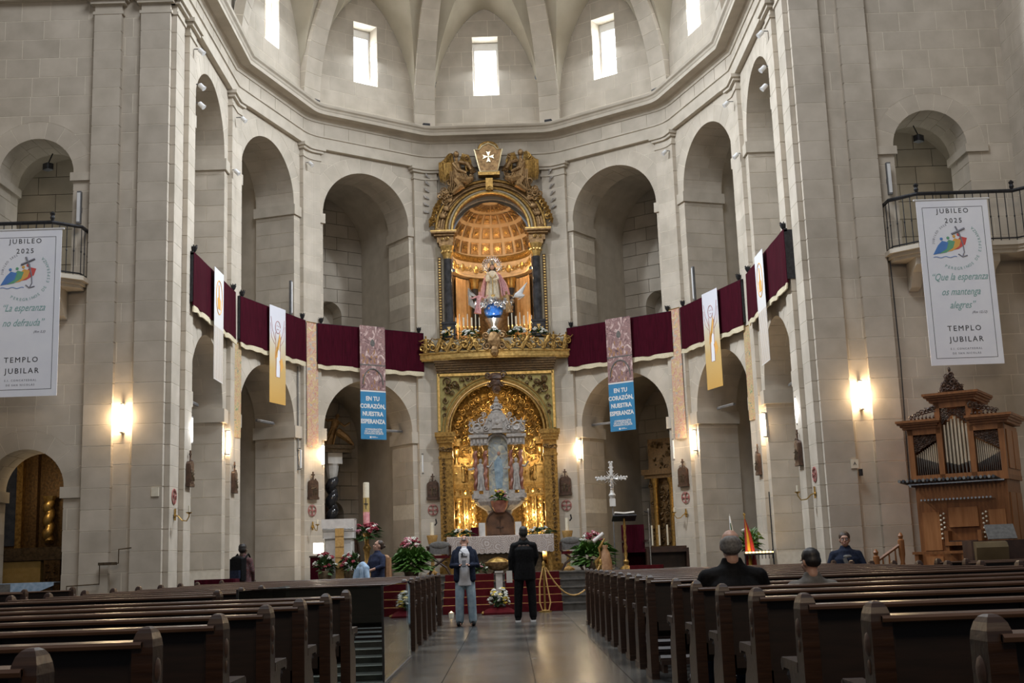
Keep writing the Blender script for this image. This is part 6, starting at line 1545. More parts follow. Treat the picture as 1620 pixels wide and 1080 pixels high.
# woman turned to the left with a denim jacket over her arm
t, HM, s = person('woman in dark top with a denim jacket over her arm looking up to the left', (-2.53, 23.3, 0), -.9, dict(s=.95, skin='skin_light', hair='hair_brown', jacket='shirt_blue', jname='top', trousers='denim', shoe='cloth_black', tilt=-.22, turn=-.45, sleeve=.45,
    arms=[((-.24, -.06, 1.16), (-.16, -.26, 1.10), (-.06, -.32, 1.10), .7), ((.25, -.04, 1.16), (.12, -.27, 1.08), (.02, -.33, 1.08), .7)], feet=[(-.1, 0, -.11, 0), (.1, -.02, .11, -.02)],
    hairparts=lambda E: [E((0, .026, .160), (.079, .086, .082)), E((0, .055, .12), (.072, .06, .07)), E((0, .115, .13), (.035, .035, .035))]))
dj = thing('denim_jacket', 'pale blue denim jacket hanging over the arm of the woman', 'jacket', (-2.53, 23.3, 0), -.9)
remesh([('c', [(-.16, -.30, 1.10), (0, -.33, 1.13), (.14, -.33, 1.07)], [.06, .075, .06]), ('c', [(-.15, -.32, 1.05), (-.22, -.36, .84), (-.20, -.36, .72)], [.07, .06, .035]), ('c', [(-.05, -.37, 1.05), (-.08, -.42, .85), (-.03, -.40, .62)], [.075, .065, .04]), ('c', [(.06, -.36, 1.05), (.10, -.40, .82), (.06, -.38, .70)], [.07, .055, .04]), ('c', [(.14, -.34, 1.04), (.20, -.35, .88), (.17, -.34, .80)], [.06, .05, .03])], .012, 'folded_cloth', 'denim_pale', dj)
b = MB()
for k in range(5): b.tube([(-.16+.07*k, -.40, 1.06), (-.17+.08*k, -.43, .9), (-.18+.075*k, -.42, .74)], [.014, .02, .012], 5)
b.build('cloth_folds', 'denim_pale', dj, smooth=True)
hb = thing('tan_backpack', 'tan backpack on the back of the woman', 'backpack', (-2.53, 23.3, 0), -.9)
b = MB(); b.prism([(-.13, .11), (.13, .11), (.15, .17), (.10, .25), (-.10, .25), (-.15, .17)], .88, 1.26); b.ball((0, .17, 1.26), (.13, .07, .06), 10); b.build('bag', 'tan_leather', hb, smooth=True)
b = MB(); b.prism([(-.08, .25), (.08, .25), (.07, .285), (-.07, .285)], .90, 1.04); b.build('front_pocket', 'brown_wood', hb)
# seated man with balding grey hair, seated boy
person('seated man with balding grey hair and dark jacket seen from behind', (1.62, 8.93, .50), pi, dict(s=.98, sit=True, hip=.06, skin='skin_light', hair='hair_grey', jacket='cloth_black', trousers='cloth_navy', shoe='cloth_black', shw=.195, thick=.05, turn=-.1,
    arms=[((-.27, -.03, .30), (-.12, -.26, .22), (-.04, -.33, .22), .6), ((.27, -.03, .30), (.12, -.26, .22), (.04, -.33, .22), .6)],
    hairparts=lambda E: [E((0, .044, .105), (.081, .070, .062)), E((-.052, .02, .125), (.032, .06, .05)), E((.052, .02, .125), (.032, .06, .05)), E((0, .06, .14), (.074, .052, .058))]))
person('boy with short black hair and grey shirt seated in a pew', (2.20, 8.93, .49), pi, dict(s=.80, sit=True, hip=.06, skin='skin_light', hair='hair_black', jacket='cloth_grey', jname='shirt', trousers='cloth_navy', shoe='cloth_black', shw=.18, turn=.35, tilt=.1,
    arms=[((-.25, -.03, .30), (-.12, -.24, .22), (-.04, -.33, .22), .6), ((.25, -.03, .30), (.12, -.24, .22), (.04, -.33, .22), .6)],
    hairparts=lambda E: [E((0, .020, .165), (.084, .096, .084)), E((0, .045, .120), (.081, .074, .062))]))
# older woman facing the nave on a chair at the right
person('older woman with glasses and navy coat seated facing the pews on the right', (5.56, 20.2, .53), -.25, dict(s=1.06, sit=True, hip=.06, skin='skin_light', hair='hair_brown', jacket='cloth_navy', jname='coat', trousers='cloth_black', shoe='cloth_black', glasses=True, thick=.05, shirt=None,
    arms=[((-.27, -.05, .28), (-.08, -.24, .26), (.02, -.30, .28), .8), ((.27, -.05, .28), (.10, -.24, .24), (.02, -.30, .27), .8)],
    hairparts=lambda E: [E((0, .022, .165), (.090, .094, .088)), E((0, .045, .115), (.088, .07, .075))]))
t = thing('wooden_chair', 'dark wooden chair under the older woman on the right', 'chair', (5.56, 20.2, 0), -.25)
b = MB(); b.box(-.24, .24, -.24, .22, .46, .50, ch=.03); b.build('seat', 'dark_wood', t); b = MB(); b.box(-.24, .24, .20, .24, .62, .98, ch=.01); b.build('backrest', 'dark_wood', t)
for sx in (-1, 1):
    for y in (-.2, .2): MB().cyl((sx*.21, y, 0), (sx*.21, y, .46 if y < 0 else .98), .022, n=8).build('leg', 'dark_wood', t)
b = MB(); b.tube([(-.06, -.12, .98), (0, -.155, .80), (.02, -.17, .70)], .035, 8); b.ball((0, -.10, 1.0), (.08, .05, .035), 10); tag(b.build('scarf', 'cloth_grey', None, loc=(5.56, 20.2, 0)), 'grey patterned scarf at the neck of the older woman', 'scarf')

# ================================================================== sanctuary furnishings
def lathe_thing(name, lab, cat, loc, parts, group=None):
    t = thing(name, lab, cat, loc, 0, group)
    for nm, prof, m_ in parts: b = MB(); b.lathe(prof, 14); b.build(nm, m_, t, smooth=True)
    return t
# marble ambo with gold cloth
am = thing('marble_ambo', 'white marble ambo at the left of the sanctuary', 'ambo', (-3.97, 28.45, SZ))
b = MB(); b.box(-.32, .32, -.18, .22, 0, .95, ch=.03); b.box(-.36, .36, -.22, .25, .93, 1.10, ch=.02); b.build('body', 'white_marble', am)
b = MB(); b.box(-.37, .37, -.24, .28, 1.10, 1.36, ch=.02); b.build('reading_top', 'white_marble', am)
b = MB(); b.box(-.10, .10, -.27, -.255, .02, 1.16); b.slab([(-.10, .02), (.10, .02), (0, -.10+.02)], -.27, -.255); c = b.build('hanging_cloth', 'cloth_gold', None, loc=(-3.93, 28.43, SZ+.0)); tag(c, 'narrow gold cloth hanging down the front of the ambo', 'cloth')
for k in range(4): MB().box(-.10, .10, -.275, -.27, .25+.24*k, .262+.24*k).build('cloth_seam', 'bronze', c)
t = thing('white_lace_cloth', 'white lace cloth over the top of the ambo', 'cloth', (-3.97, 28.45, SZ+1.365)); b = MB(); b.box(-.38, .38, -.26, .29, 0, .012); b.box(-.38, .38, -.262, -.25, -.20, .012); b.build('cloth', 'linen', t)
b = MB(); b.tube([(-.37+.02*k, -.264, -.20-.02*abs(sin(k*.8))) for k in range(38)], .006, 4); b.build('lace_edge', 'white_paint', t)
for s, x in ((-1, -4.26), (1, -3.66)):
    t = thing('ambo_flowers', 'red and white flowers at the %s foot of the ambo' % ('left' if s < 0 else 'right'), 'flowers', (x, 28.05, SZ), group='flowers at the foot of the ambo')
    flower_mass(t, 0, 0, .22, .30, .18, .42, 60, 14, ['bloom_red', 'bloom_white', 'bloom_red'], 'leaf', .06, .2, seed=40+s)
    b = MB(); b.lathe([(.13, 0), (.16, .12), (.15, .2)], 12); b.build('pot', 'bronze_dark', t, smooth=True)
t = thing('side_table', 'dark covered table left of the ambo', 'table', (-4.45, 29.2, SZ)); b = MB(); b.box(-.32, .22, -.2, .25, .52, .56); b.build('table_top', 'dark_wood', t); b = MB(); b.box(-.30, .20, -.18, .23, 0, .52); b.build('table_cover', 'velvet', t)
t = thing('table_lamp', 'small glowing white lamp on the dark table left of the ambo', 'lamp', (-4.57, 29.15, SZ+.56)); b = MB(); b.lathe([(.07, .06), (.09, .07), (.09, .27), (.07, .28)], 12); b.build('lamp_shade', 'lamp_glow_white', t, smooth=True) if False else None
mat_emit('lamp_glow_white', (1.0, .92, .80), 9.0)
b = MB(); b.box(-.11, .11, -.08, .08, .05, .30, ch=.02); b.build('glowing_panel', 'lamp_glow_white', t); b = MB(); b.box(-.04, .04, -.04, .04, 0, .05); b.build('foot', 'iron', t); point('table_lamp_glow', (-4.6, 28.98, SZ+.78), 3, WARMW, .08)
# paschal candle
t = thing('candle_stand', 'golden stand of the tall decorated candle', 'stand', (-3.38, 28.85, SZ)); b = MB(); b.lathe([(.17, 0), (.17, .04), (.08, .10), (.06, .22), (.09, .30), (.05, .40), (.07, .62), (.10, .70), (.05, .78), (.06, .95), (.10, 1.02), (.10, 1.05)], 14); b.build('column', 'gold_old', t, smooth=True)
t = thing('paschal_candle', 'tall decorated white candle with a cross standing in flowers', 'candle', (-3.38, 28.85, SZ+1.06)); b = MB(); b.lathe([(.075, 0), (.075, 1.17), (.06, 1.18)], 16); b.build('wax_column', 'wax', t, smooth=True)
b = MB(); b.lathe([(.0765, .28), (.0765, .82)], 16); b.build('painted_band', 'cloth_yellow', t, smooth=True)
b = MB(); b.lathe([(.078, .16), (.078, .48)], 16); b.build('floral_band', 'robe_pink', t, smooth=True)
b = MB(); b.box(-.008, .008, -.084, -.076, .55, .80); b.box(-.05, .05, -.084, -.07, .66, .68); b.build('painted_cross', 'ink', t)
t = thing('candle_flowers', 'white and red flowers with hanging leaves round the tall candle', 'flowers', (-3.38, 28.85, SZ+1.0)); flower_mass(t, 0, 0, .02, .42, .3, .26, 70, 20, ['bloom_white', 'bloom_red', 'bloom_pink', 'bloom_red'], 'leaf', .07, .22, up=-.25, seed=5)
# large flower bushes
for x, lab, se in ((-2.37, 'large green bush of flowers left of the altar', 3), (1.97, 'large green bush of flowers right of the altar', 6)):
    t = thing('flower_arrangement', lab, 'flowers', (x, 29.3, SZ), group='large flower arrangements')
    b = MB(); b.lathe([(.16, 0), (.20, .16), (.18, .22)], 12); b.build('pot', 'bronze_dark', t, smooth=True)
    flower_mass(t, 0, 0, .30, .60, .38, .46, 230, 0, ['bloom_red'], 'leaf_light', .06, .28, up=-.05, seed=se)
    flower_mass(t, 0, 0, .66, .28, .22, .26, 26, 22, ['bloom_red', 'bloom_pink', 'bloom_red', 'bloom_white'], 'leaf', .065, .16, up=.3, seed=se+20, bz=(.1, 1.3))
# tall candle stands
for x, zc, lab in ((-1.94, 0, 'tall golden candle stand left of the altar'), (1.46, 0, 'tall golden candle stand right of the altar')):
    t = thing('candle_holder', lab, 'candle stand', (x, 30.6, SZ), group='tall candle stands')
    b = MB(); b.lathe([(.15, 0), (.15, .04), (.05, .10), (.04, .35), (.06, .42), (.035, .50), (.04, .62), (.10, .78), (.13, .92), (.14, .96), (.14, .98)], 12); b.build('stand', 'cloth_gold', t, smooth=True)
    b = MB(); b.cyl((0, 0, .96), (0, 0, 1.30), .045, n=10); b.build('candle', 'wax', t, smooth=True); b = MB(); b.tube([(.07, 0, 1.22), (.12, 0, 1.28), (.10, 0, 1.38)], .02, 5); b.build('snuffer', 'iron', t)
# curule chairs
for x, lab in ((-1.74, 'cross-legged wooden chair with red seat left of the altar'), (1.52, 'cross-legged wooden chair with red seat right of the altar')):
    t = thing('folding_armchair', lab, 'chair', (x, 30.0, SZ), group='cross-legged armchairs')
    for y in (-.2, .2):
        for s in (-1, 1): b = MB(); b.tube([(s*.26, y, 0), (s*.16, y, .18), (-s*.1, y, .36), (-s*.27, y, .5), (-s*.27, y, .68)], .022, 6); b.build('leg', 'dark_wood', t)
    b = MB(); b.box(-.25, .25, -.22, .22, .40, .47, ch=.03); b.build('seat', 'velvet_red', t)
    b = MB(); b.box(-.26, .26, .20, .24, .50, .72); b.ball((0, .22, .72), (.27, .04, .10), 12); b.build('backrest', 'cloth_grey', t, smooth=True)
    for s in (-1, 1): b = MB(); b.box(s*.27-.03, s*.27+.03, -.25, .25, .66, .70); b.build('armrest', 'dark_wood', t)
# bronze font on its pedestal
t = thing('bronze_font', 'boat-shaped bronze bowl with shining lid in front of the altar', 'font', (-.29, 28.9, SZ)); b = MB(); b.lathe([(.06, .06), (.20, .10), (.31, .20), (.32, .26), (.30, .27)], 20, sy=.6); b.build('bowl', 'bronze', t, smooth=True)
b = MB(); b.lathe([(.29, .26), (.20, .33), (.08, .37), (.0, .385)], 20, sy=.6); b.build('lid', 'brass', t, smooth=True); b = MB(); b.lathe([(.2, 0), (.14, .03), (.08, .08)], 14, sy=.6); b.build('foot', 'dark_wood', t)
t = thing('stone_post', 'grey stone strip post standing on the steps between the red carpets', 'post', (-.26, 27.45, 0)); b = MB(); b.box(-.075, .075, -.08, .08, .33, .86, ch=.015); b.build('shaft', 'grey_marble', t); b = MB(); b.box(-.095, .095, -.10, .10, .86, .90); b.build('cap', 'grey_marble', t)
for x, lab in ((-.72, 'small pale flowers on the floor left of the bronze bowl'), (.14, 'small green leaves on the floor right of the bronze bowl')):
    t = thing('floor_flowers', lab, 'flowers', (x, 28.75, SZ), group='flowers beside the bronze bowl'); flower_mass(t, 0, 0, .06, .22, .15, .22, 40, 7 if x < 0 else 1, ['bloom_white', 'bloom_pink'], 'leaf', .05, .15, seed=50)
# bouquet on red cushion in the aisle
t = thing('red_cushion', 'flat red velvet cushion on the floor before the steps', 'cushion', (-.27, 26.35, 0)); b = MB()
vv = []; ff = []
for i in range(9):
    for j in range(5): u, v = -1+2*i/8, -1+2*j/4; vv.append((u*.36, v*.22, .04+.11*(1-u**4)*(1-v**4)))
for i in range(9):
    for j in range(5): u, v = -1+2*i/8, -1+2*j/4; vv.append((u*.36, v*.22, .0))
for i in range(8):
    for j in range(4): q = i*5+j; ff += [(q, q+5, q+6, q+1), (45+q, 45+q+1, 45+q+6, 45+q+5)]
for i in range(8): ff += [(i*5, 45+i*5, 45+i*5+5, i*5+5), (i*5+4, i*5+9, 45+i*5+9, 45+i*5+4)]
for j in range(4): ff += [(j, j+1, 45+j+1, 45+j), (40+j, 85+j, 85+j+1, 40+j+1)]
b.add(vv, ff); b.build('padding', 'velvet_red', t, smooth=True); b = MB()
for sx in (-1, 1):
    for sy in (-1, 1): b.ball((sx*.35, sy*.21, .04), .03, 6)
b.build('tassels', 'gold_old', t, kind='stuff')
t = thing('white_bouquet', 'round bouquet of white and yellow flowers on the red cushion', 'flowers', (-.27, 26.35, .15)); flower_mass(t, 0, 0, .17, .25, .19, .25, 80, 44, ['bloom_white', 'bloom_white', 'bloom_yellow'], 'leaf', .048, .12, up=-.25, seed=60, bz=(-.5, 1.3))
b = MB(); b.lathe([(.07, 0), (.09, .03), (.08, .05)], 12); b.build('vase', 'bronze_dark', t, smooth=True)
t = thing('floor_candle', 'small white candle glass on the floor left of the steps', 'candle', (-1.26, 25.6, 0)); b = MB(); b.lathe([(.05, 0), (.06, .10), (.055, .10)], 12); b.build('glass_cup', 'wax', t, smooth=True); b = MB(); b.lathe([(.03, .10), (.02, .12), (0, .13)], 8); b.build('flame', 'candle_light', t)
# rope barriers
posts = []
for x, y, z, lab in ((.72, 26.55, 0, 'brass rope post in the aisle beside the red steps'), (2.0, 27.1, .0, 'brass rope post farther right, beside the end of the right pews')):
    t = thing('rope_post', lab, 'rope post', (x, y, z), group='brass rope posts'); b = MB(); b.lathe([(.15, 0), (.15, .02), (.03, .05), (.022, .1), (.022, .95), (.035, .97), (.03, 1.0), (.038, 1.04), (.02, 1.08), (0, 1.09)], 14); b.build('pole', 'brass', t, smooth=True); b = MB(); b.tube([(.045*cos(a), .045*sin(a), .96) for a in [i*.7 for i in range(9)]], .008, 5, closed=True); b.build('ring', 'brass', t)
b = MB(); b.tube([(.76+1.22*i/12, 26.55+.5*i/12, .95-.62*(1-((i-6)/6)**2)) for i in range(13)], .018, 7); tag(b.build('barrier_rope', 'cloth_gold', None), 'golden rope hanging between the brass posts', 'rope')
b = MB(); b.tube([(.70, 26.50, .95), (.62, 26.47, .6), (.61, 26.45, .2), (.66, 26.45, .04), (.80, 26.45, .04), (.84, 26.46, .2), (.78, 26.48, .6), (.74, 26.52, .95)], .016, 7); tag(b.build('hanging_rope', 'cloth_gold', None), 'loop of golden rope hanging down the aisle post to the floor', 'rope')
# lectern, crucifix, tall mic
t = thing('book_lectern', 'tall turned brass lectern with an open book right of the altar', 'lectern', (2.72, 28.65, SZ)); b = MB(); b.lathe([(.17, 0), (.12, .05), (.05, .10), (.07, .18), (.03, .25), (.045, .35), (.03, .42), (.05, .52), (.025, .60), (.04, .75), (.025, .85), (.04, .98), (.025, 1.05), (.025, 1.2)], 12); b.build('turned_pole', 'gold_old', t, smooth=True)
b = MB(); b.box(-.28, .28, -.20, .20, -.03, .0, Mrot((0, 0, 1.20), rx=-.30)); b.build('book_rest', 'iron', t)
t2 = thing('open_book', 'open book lying on the brass lectern', 'book', (2.72, 28.65, SZ+1.23))
for s in (-1, 1): b = MB(); b.box(min(0, s*.24), max(0, s*.24), -.17, .17, 0, .035, Mrot((0, 0, 0), rx=-.30, ry=-s*.1)); b.build('pages', 'paper', t2)
t = thing('processional_cross', 'ornate white processional crucifix on a thin pole', 'crucifix', (2.54, 29.5, 0)); b = MB(); b.cyl((0, 0, SZ), (0, 0, 2.35), .016, n=8); b.lathe([(.12, SZ), (.03, SZ+.06)], 10); b.build('pole', 'grey_metal', t)
b = MB(); b.box(-.07, .07, -.05, .05, 2.33, 2.52); b.lathe([(.05, 2.52), (.09, 2.60), (.05, 2.66), (.04, 2.72)], 10); b.box(-.035, .035, -.02, .02, 2.70, 3.38); b.box(-.34, .34, -.02, .02, 2.98, 3.05)
for cx_, cz_ in ((-.34, 3.015), (.34, 3.015), (0, 3.38)):
    for k in range(3): a = k*2*pi/3+.5; b.ball((cx_+.035*cos(a), 0, cz_+.035*sin(a)), .032, 6)
for k in range(16): a = k*pi/8+.2; b.tube([(0, 0, 3.015), ((.15+.05*(k%2))*cos(a), 0, 3.015+(.15+.05*(k%2))*sin(a))], [.02, .004], 4)
for q_ in (-.24, -.16, .16, .24):
    for z_ in (-.045, .045): b.ball((q_, 0, 3.015+z_), .022, 5)
for z_ in (2.84, 3.18, 3.27):
    for x_ in (-.045, .045): b.ball((x_, 0, z_), .022, 5)
b.build('cross', 'white_marble', t); b = MB(); figure(b, 0, -.04, 2.74, .34, arms=((-.5, .12), (.5, .12)), robe=.5); b.build('corpus', 'silver', t, smooth=True)
t = thing('microphone_stand', 'thin chrome stand pole right of the lectern', 'stand', (3.25, 28.2, 0)); b = MB(); b.lathe([(.12, SZ), (.12, SZ+.02), (.012, SZ+.04), (.012, 2.12), (.02, 2.14), (.018, 2.2)], 10); b.build('pole', 'silver', t, smooth=True); b = MB(); b.tube([(0, 0, 2.1), (-.1, -.06, 2.14)], .012, 6); b.build('microphone', 'iron', t)
t = thing('high_back_seat', 'dark red high-backed seat behind the lectern', 'chair', (3.03, 29.6, SZ)); b = MB(); b.box(-.28, .28, .2, .28, 0, 1.05, ch=.02); b.build('backrest', 'velvet', t); b = MB(); b.box(-.28, .28, -.25, .2, .38, .46, ch=.02); b.build('seat', 'velvet', t)
for s in (-1, 1): b = MB(); b.box(s*.27-.025, s*.27+.025, -.24, .2, 0, .38); b.build('side_panel', 'dark_wood', t); b = MB(); b.box(s*.28-.03, s*.28+.03, -.26, .22, .62, .67); b.build('armrest', 'dark_wood', t)
t = thing('sanctuary_bench', 'long dark wooden bench at the right edge of the sanctuary', 'bench', (3.72, 28.75, SZ)); b = MB(); b.box(-.50, .48, -.16, .2, .36, .42); b.build('seat', 'dark_wood', t); b = MB(); b.box(-.50, .48, .17, .21, .0, .50); b.build('backrest', 'dark_wood', t)
for x in (-.48, .45): b = MB(); b.box(x-.03, x+.03, -.17, .17, 0, .45); b.build('end_panel', 'dark_wood', t)
t = thing('red_kneeler', 'low red upholstered kneeler before the lectern', 'kneeler', (3.15, 27.9, SZ*.8)); b = MB(); b.box(-.42, .34, -.10, .10, .10, .25, ch=.02); b.build('cushion', 'velvet_red', t); b = MB(); b.box(-.40, .32, -.08, .08, 0, .10); b.build('base', 'dark_wood', t)
t = thing('cloth_bundle', 'tan cloth bundle with a rolled white top on a gilded stand', 'bundle', (2.22, 28.45, SZ)); b = MB(); b.lathe([(.16, 0), (.15, .2), (.11, .38), (.06, .48), (.08, .54), (.07, .57)], 12, sy=.8); b.build('cloth', 'tan_leather', t, smooth=True)
b = MB(); b.cyl((-.26, 0, .66), (-.02, 0, .84), .045, n=10); b.build('white_roll', 'linen', t, smooth=True); b = MB(); b.tube([(-.2, -.05, 0), (-.22, -.05, .2), (-.12, -.05, .32), (-.14, -.05, .5), (0, 0, .72)], [.03, .05, .02, .035, .02], 6); b.build('gilded_support', 'gold_old', t, smooth=True)
for s, x in ((-1, -5.55),):
    t = thing('red_bench', 'maroon padded bench end at the left arch', 'bench', (x, 23.0, 0)); b = MB(); b.box(-.35, .42, -.2, .2, .85, .97, ch=.03); b.build('cushion', 'velvet', t); b = MB(); b.box(-.3, .36, -.16, .16, 0, .85); b.build('box', 'dark_wood', t)
# side altar at the right lower arch, statue group at the left lower arch
(x, y, z), rz = place('3right', 1.35, -1.9); t = thing('side_altar', 'dark gilded side altar glimpsed through the right lower arch', 'altarpiece', (x, y, 0), rz)
b = MB(); b.box(-1.1, 1.0, 0, .5, 0, 1.1); b.box(-1.15, 1.05, -.05, .5, 1.1, 1.2); b.build('altar_base', 'bronze_dark', t)
b = MB(); b.box(-1.0, .9, .25, .5, 1.2, 4.3); relief(b, lambda x, z: True, (-.95, .85, 1.3, 4.2), .24, .05, .10, 260, random.Random(2), .22); b.box(-1.1, 1.0, .0, .5, 3.3, 3.45); b.box(-1.05, .95, .05, .5, 3.2, 3.3); b.build('reredos', 'gold_dark', t)
for xx in (-.75, -.25, .25, .65): b = MB(); b.lathe([(.09, 1.2), (.10, 1.3), (.075, 1.4), (.07, 3.0), (.1, 3.1), (.11, 3.2)], 10, Matrix.Translation((xx, .12, 0))); b.build('column', 'gold_old', t, smooth=True)
point('side_altar_lamp', (x-.1, y-.6, 2.5), 4, (1, .7, .3), .1)
for k, xx in enumerate((-.62, -.40, -.15, .12)):
    q = Matrix.Rotation(rz, 3, 'Z') @ Vector((xx-.1, -.25, 0)); c = thing('altar_candle', 'white altar candle of the right side altar, %s from the left' % ORD[k], 'candle', (x+q.x, y+q.y, 1.2), group='candles of the right side altar')
    b = MB(); b.lathe([(.05, 0), (.02, .04), (.02, .16), (.03, .18)], 8); b.build('holder', 'gold_old', c); b = MB(); b.cyl((0, 0, .18), (0, 0, .72), .025, n=8); b.build('wax', 'wax', c)
(x, y, z), rz = place('3left', 1.80, -2.0); t = thing('marble_side_altar', 'side altar with black twisted marble column and reclining figure in the left lower arch', 'altarpiece', (x, y, 0), rz)
b = MB(); b.box(-.35, .45, 0, .5, 0, 1.35); b.build('plinth', 'grey_marble', t); b = MB(); twisted(b, .05, .2, 1.45, 3.5, .15, 5, 10, .3); b.build('twisted_column', 'dark_marble', t, smooth=True)
b = MB(); b.lathe([(.12, 3.5), (.15, 3.6), (.19, 3.85), (.21, 3.9)], 10, Matrix.Translation((.05, .2, 0))); b.box(-.17, .27, 0, .45, 3.9, 4.2); b.build('capital', 'white_marble', t)
b = MB(); b.box(-.4, .5, -.15, .5, 4.2, 4.3); b.box(-.45, .55, -.2, .5, 4.3, 4.4); b.build('entablature', 'bronze_dark', t)
b = MB(); figure(b, -.12, .1, 4.4, .95, lean=.35); b.tube([(.1, .0, 4.8), (.35, -.1, 4.6), (.55, -.1, 4.42)], [.12, .10, .05], 7); b.build('carved_figure', 'bronze', t, smooth=True)
b = MB(); b.box(-.7, -.35, .1, .5, 0, 4.2); b.build('dark_pier', 'carved_wood', t)
(x, y, z), rz = place('3left', 2.72, -2.6); t = thing('dark_bust_statue', 'dark robed statue silhouetted in the left lower arch', 'statue', (x, y, .6), rz); b = MB(); figure(b, 0, 0, .65, 1.15); b.build('figure', 'carved_wood', t, smooth=True); b = MB(); b.box(-.22, .22, -.2, .2, 0, .65); b.build('pedestal', 'dark_wood', t)
# votive stand, flags, plant near the second right arch
t = thing('votive_stand', 'black iron votive stand with a glowing yellow top', 'votive stand', (5.22, 25.6, 0), -.2); b = MB(); b.box(-.30, .32, -.2, .2, 1.06, 1.10); b.build('tray', 'iron', t)
b = MB(); b.box(-.28, .30, -.18, .18, 1.10, 1.13); b.build('lit_candles', 'candle_light', t)
for x in (-.28, .30):
    for y in (-.17, .17): MB().cyl((x, y, 0), (x, y, 1.08), .014, n=6).build('leg', 'iron', t)
for k in range(9): MB().cyl((-.28+.07*k, -.2, .98), (-.28+.07*k, -.2, 1.16), .008, n=5).build('grille_bar', 'iron', t)
b = MB(); b.box(-.3, .32, -.19, .19, .7, .74); b.build('shelf', 'iron', t)

t = thing('potted_plant', 'green leafy plant in a yellow pot behind the votive stand', 'plant', (5.15, 26.15, .95)); flower_mass(t, 0, 0, .3, .32, .2, .42, 60, 6, ['bloom_white'], 'leaf_light', .05, .24, seed=70); b = MB(); b.lathe([(.09, 0), (.12, .18), (.11, .2)], 12); b.build('pot', 'cloth_yellow', t, smooth=True)
b = MB(); b.lathe([(.2, 0), (.05, .05), (.04, .9), (.14, .95)], 10); b.build('plant_table', 'dark_wood', t, loc=(0, 0, -.95))
t = thing('spanish_flag', 'red and yellow flag hanging furled on a pole behind the seated man', 'flag', (5.03, 25.9, 0)); b = MB(); b.cyl((0, 0, 0), (0, 0, 1.90), .014, n=7); b.ball((0, 0, 1.92), .03, 8); b.lathe([(.16, 0), (.03, .05)], 10); b.build('pole', 'brass', t)
for x, w, m_ in ((.03, .05, 'flag_yellow'), (.10, .05, 'flag_red'), (.0, .04, 'flag_red')):
    b = MB(); b.tube([(0, -.02, 1.82), (x*.8, -.03, 1.5), (x*1.3, -.04, 1.1), (x*1.5, -.04, .7)], [.012, w*.7, w, w*1.1], 7); b.build('flag_fold', m_, t, smooth=True)
t = thing('furled_flag', 'furled white and green flag on a pole left of the yellow and red one', 'flag', (4.75, 26.1, 0)); b = MB(); b.cyl((0, 0, 0), (0, 0, 1.95), .013, n=7); b.lathe([(.16, 0), (.03, .05)], 10); b.build('pole', 'silver', t)
b = MB(); b.tube([(0, -.02, 1.9), (.02, -.03, 1.6), (.03, -.03, 1.0)], [.012, .035, .05], 7); b.build('flag_fold', 'white_paint', t, smooth=True); b = MB(); b.tube([(.0, -.05, 1.75), (.02, -.06, 1.5), (.0, -.07, 1.3)], [.01, .02, .02], 6); b.build('green_fold', 'leaf', t)
# chapel at the left transept
t = thing('chapel_altarpiece', 'gilded altarpiece with dark painting in the left chapel', 'altarpiece', (-9.55, 24.2, 0))
b = MB(); b.box(-.9, .95, .1, .3, 0, 3.9); b.build('back_board', 'gold_dark', t); b = MB(); b.box(-.72, -.28, .05, .1, 1.75, 3.4); b.build('dark_painting', 'dark_marble', t)
for x, m_ in ((-.82, 'gold_dark'), (-.2, 'gold_old'), (.1, 'gold_dark'), (.75, 'gold_dark')): b = MB(); b.box(x-.06, x+.06, -.05, .1, 1.7, 3.8); b.build('pilaster', m_, t)
b = MB(); twisted(b, .42, -.08, 1.8, 2.6, .10, 3); b.lathe([(.1, 2.6), (.14, 2.7)], 8, Matrix.Translation((.42, -.08, 0))); b.build('carved_column', 'gold', t, smooth=True)
b = MB(); b.box(-.9, .95, -.2, .1, 1.45, 1.58); b.box(-.9, .95, -.15, .1, 1.58, 1.70); b.build('shelf', 'bronze_dark', t); b = MB(); b.box(-.55, .30, -.12, .1, .5, 1.44); b.build('yellow_front', 'cloth_yellow', t)
for x in (-.75, .55): b = MB(); b.box(x-.16, x+.16, -.2, .1, .4, 1.44); relief(b, lambda a, c: True, (x-.12, x+.12, .5, 1.4), -.2, .04, .07, 22, random.Random(4)); b.build('carved_panel', 'gold_dark', t)
point('chapel_lamp', (-9.2, 23.2, 2.9), 7, (1, .75, .45), .15)
t = thing('cloth_table', 'table with white cloth inside the left chapel arch', 'table', (-8.6, 22.2, 0)); b = MB(); b.box(-.55, .42, -.3, .3, .98, 1.02); b.build('table_top', 'dark_wood', t)
for x in (-.5, .38):
    for y in (-.25, .25): MB().cyl((x, y, 0), (x, y, .98), .02, n=6).build('leg', 'iron', t)
c = thing('white_tablecloth', 'white cloth draped crookedly over the chapel table', 'tablecloth', (-8.6, 22.2, 1.022)); b = MB(); b.box(-.57, .44, -.31, .31, 0, .01); b.slab([(-.57, .01), (.44, .01), (.44, -.05), (.2, -.14), (-.1, -.17), (-.57, -.18)], -.32, -.31); b.build('cloth', 'denim_pale', c)
b = MB(); b.box(-.55, -.33, -.33, -.322, -.16, 0); b.build('grey_panel', 'cloth_grey', c)
point('tribune_daylight_left', (-8.7, 23.4, 8.0), 8, (.95, 1, .97), .4); point('tribune_daylight_right', (8.3, 23.4, 8.0), 8, (.95, 1, .97), .4)
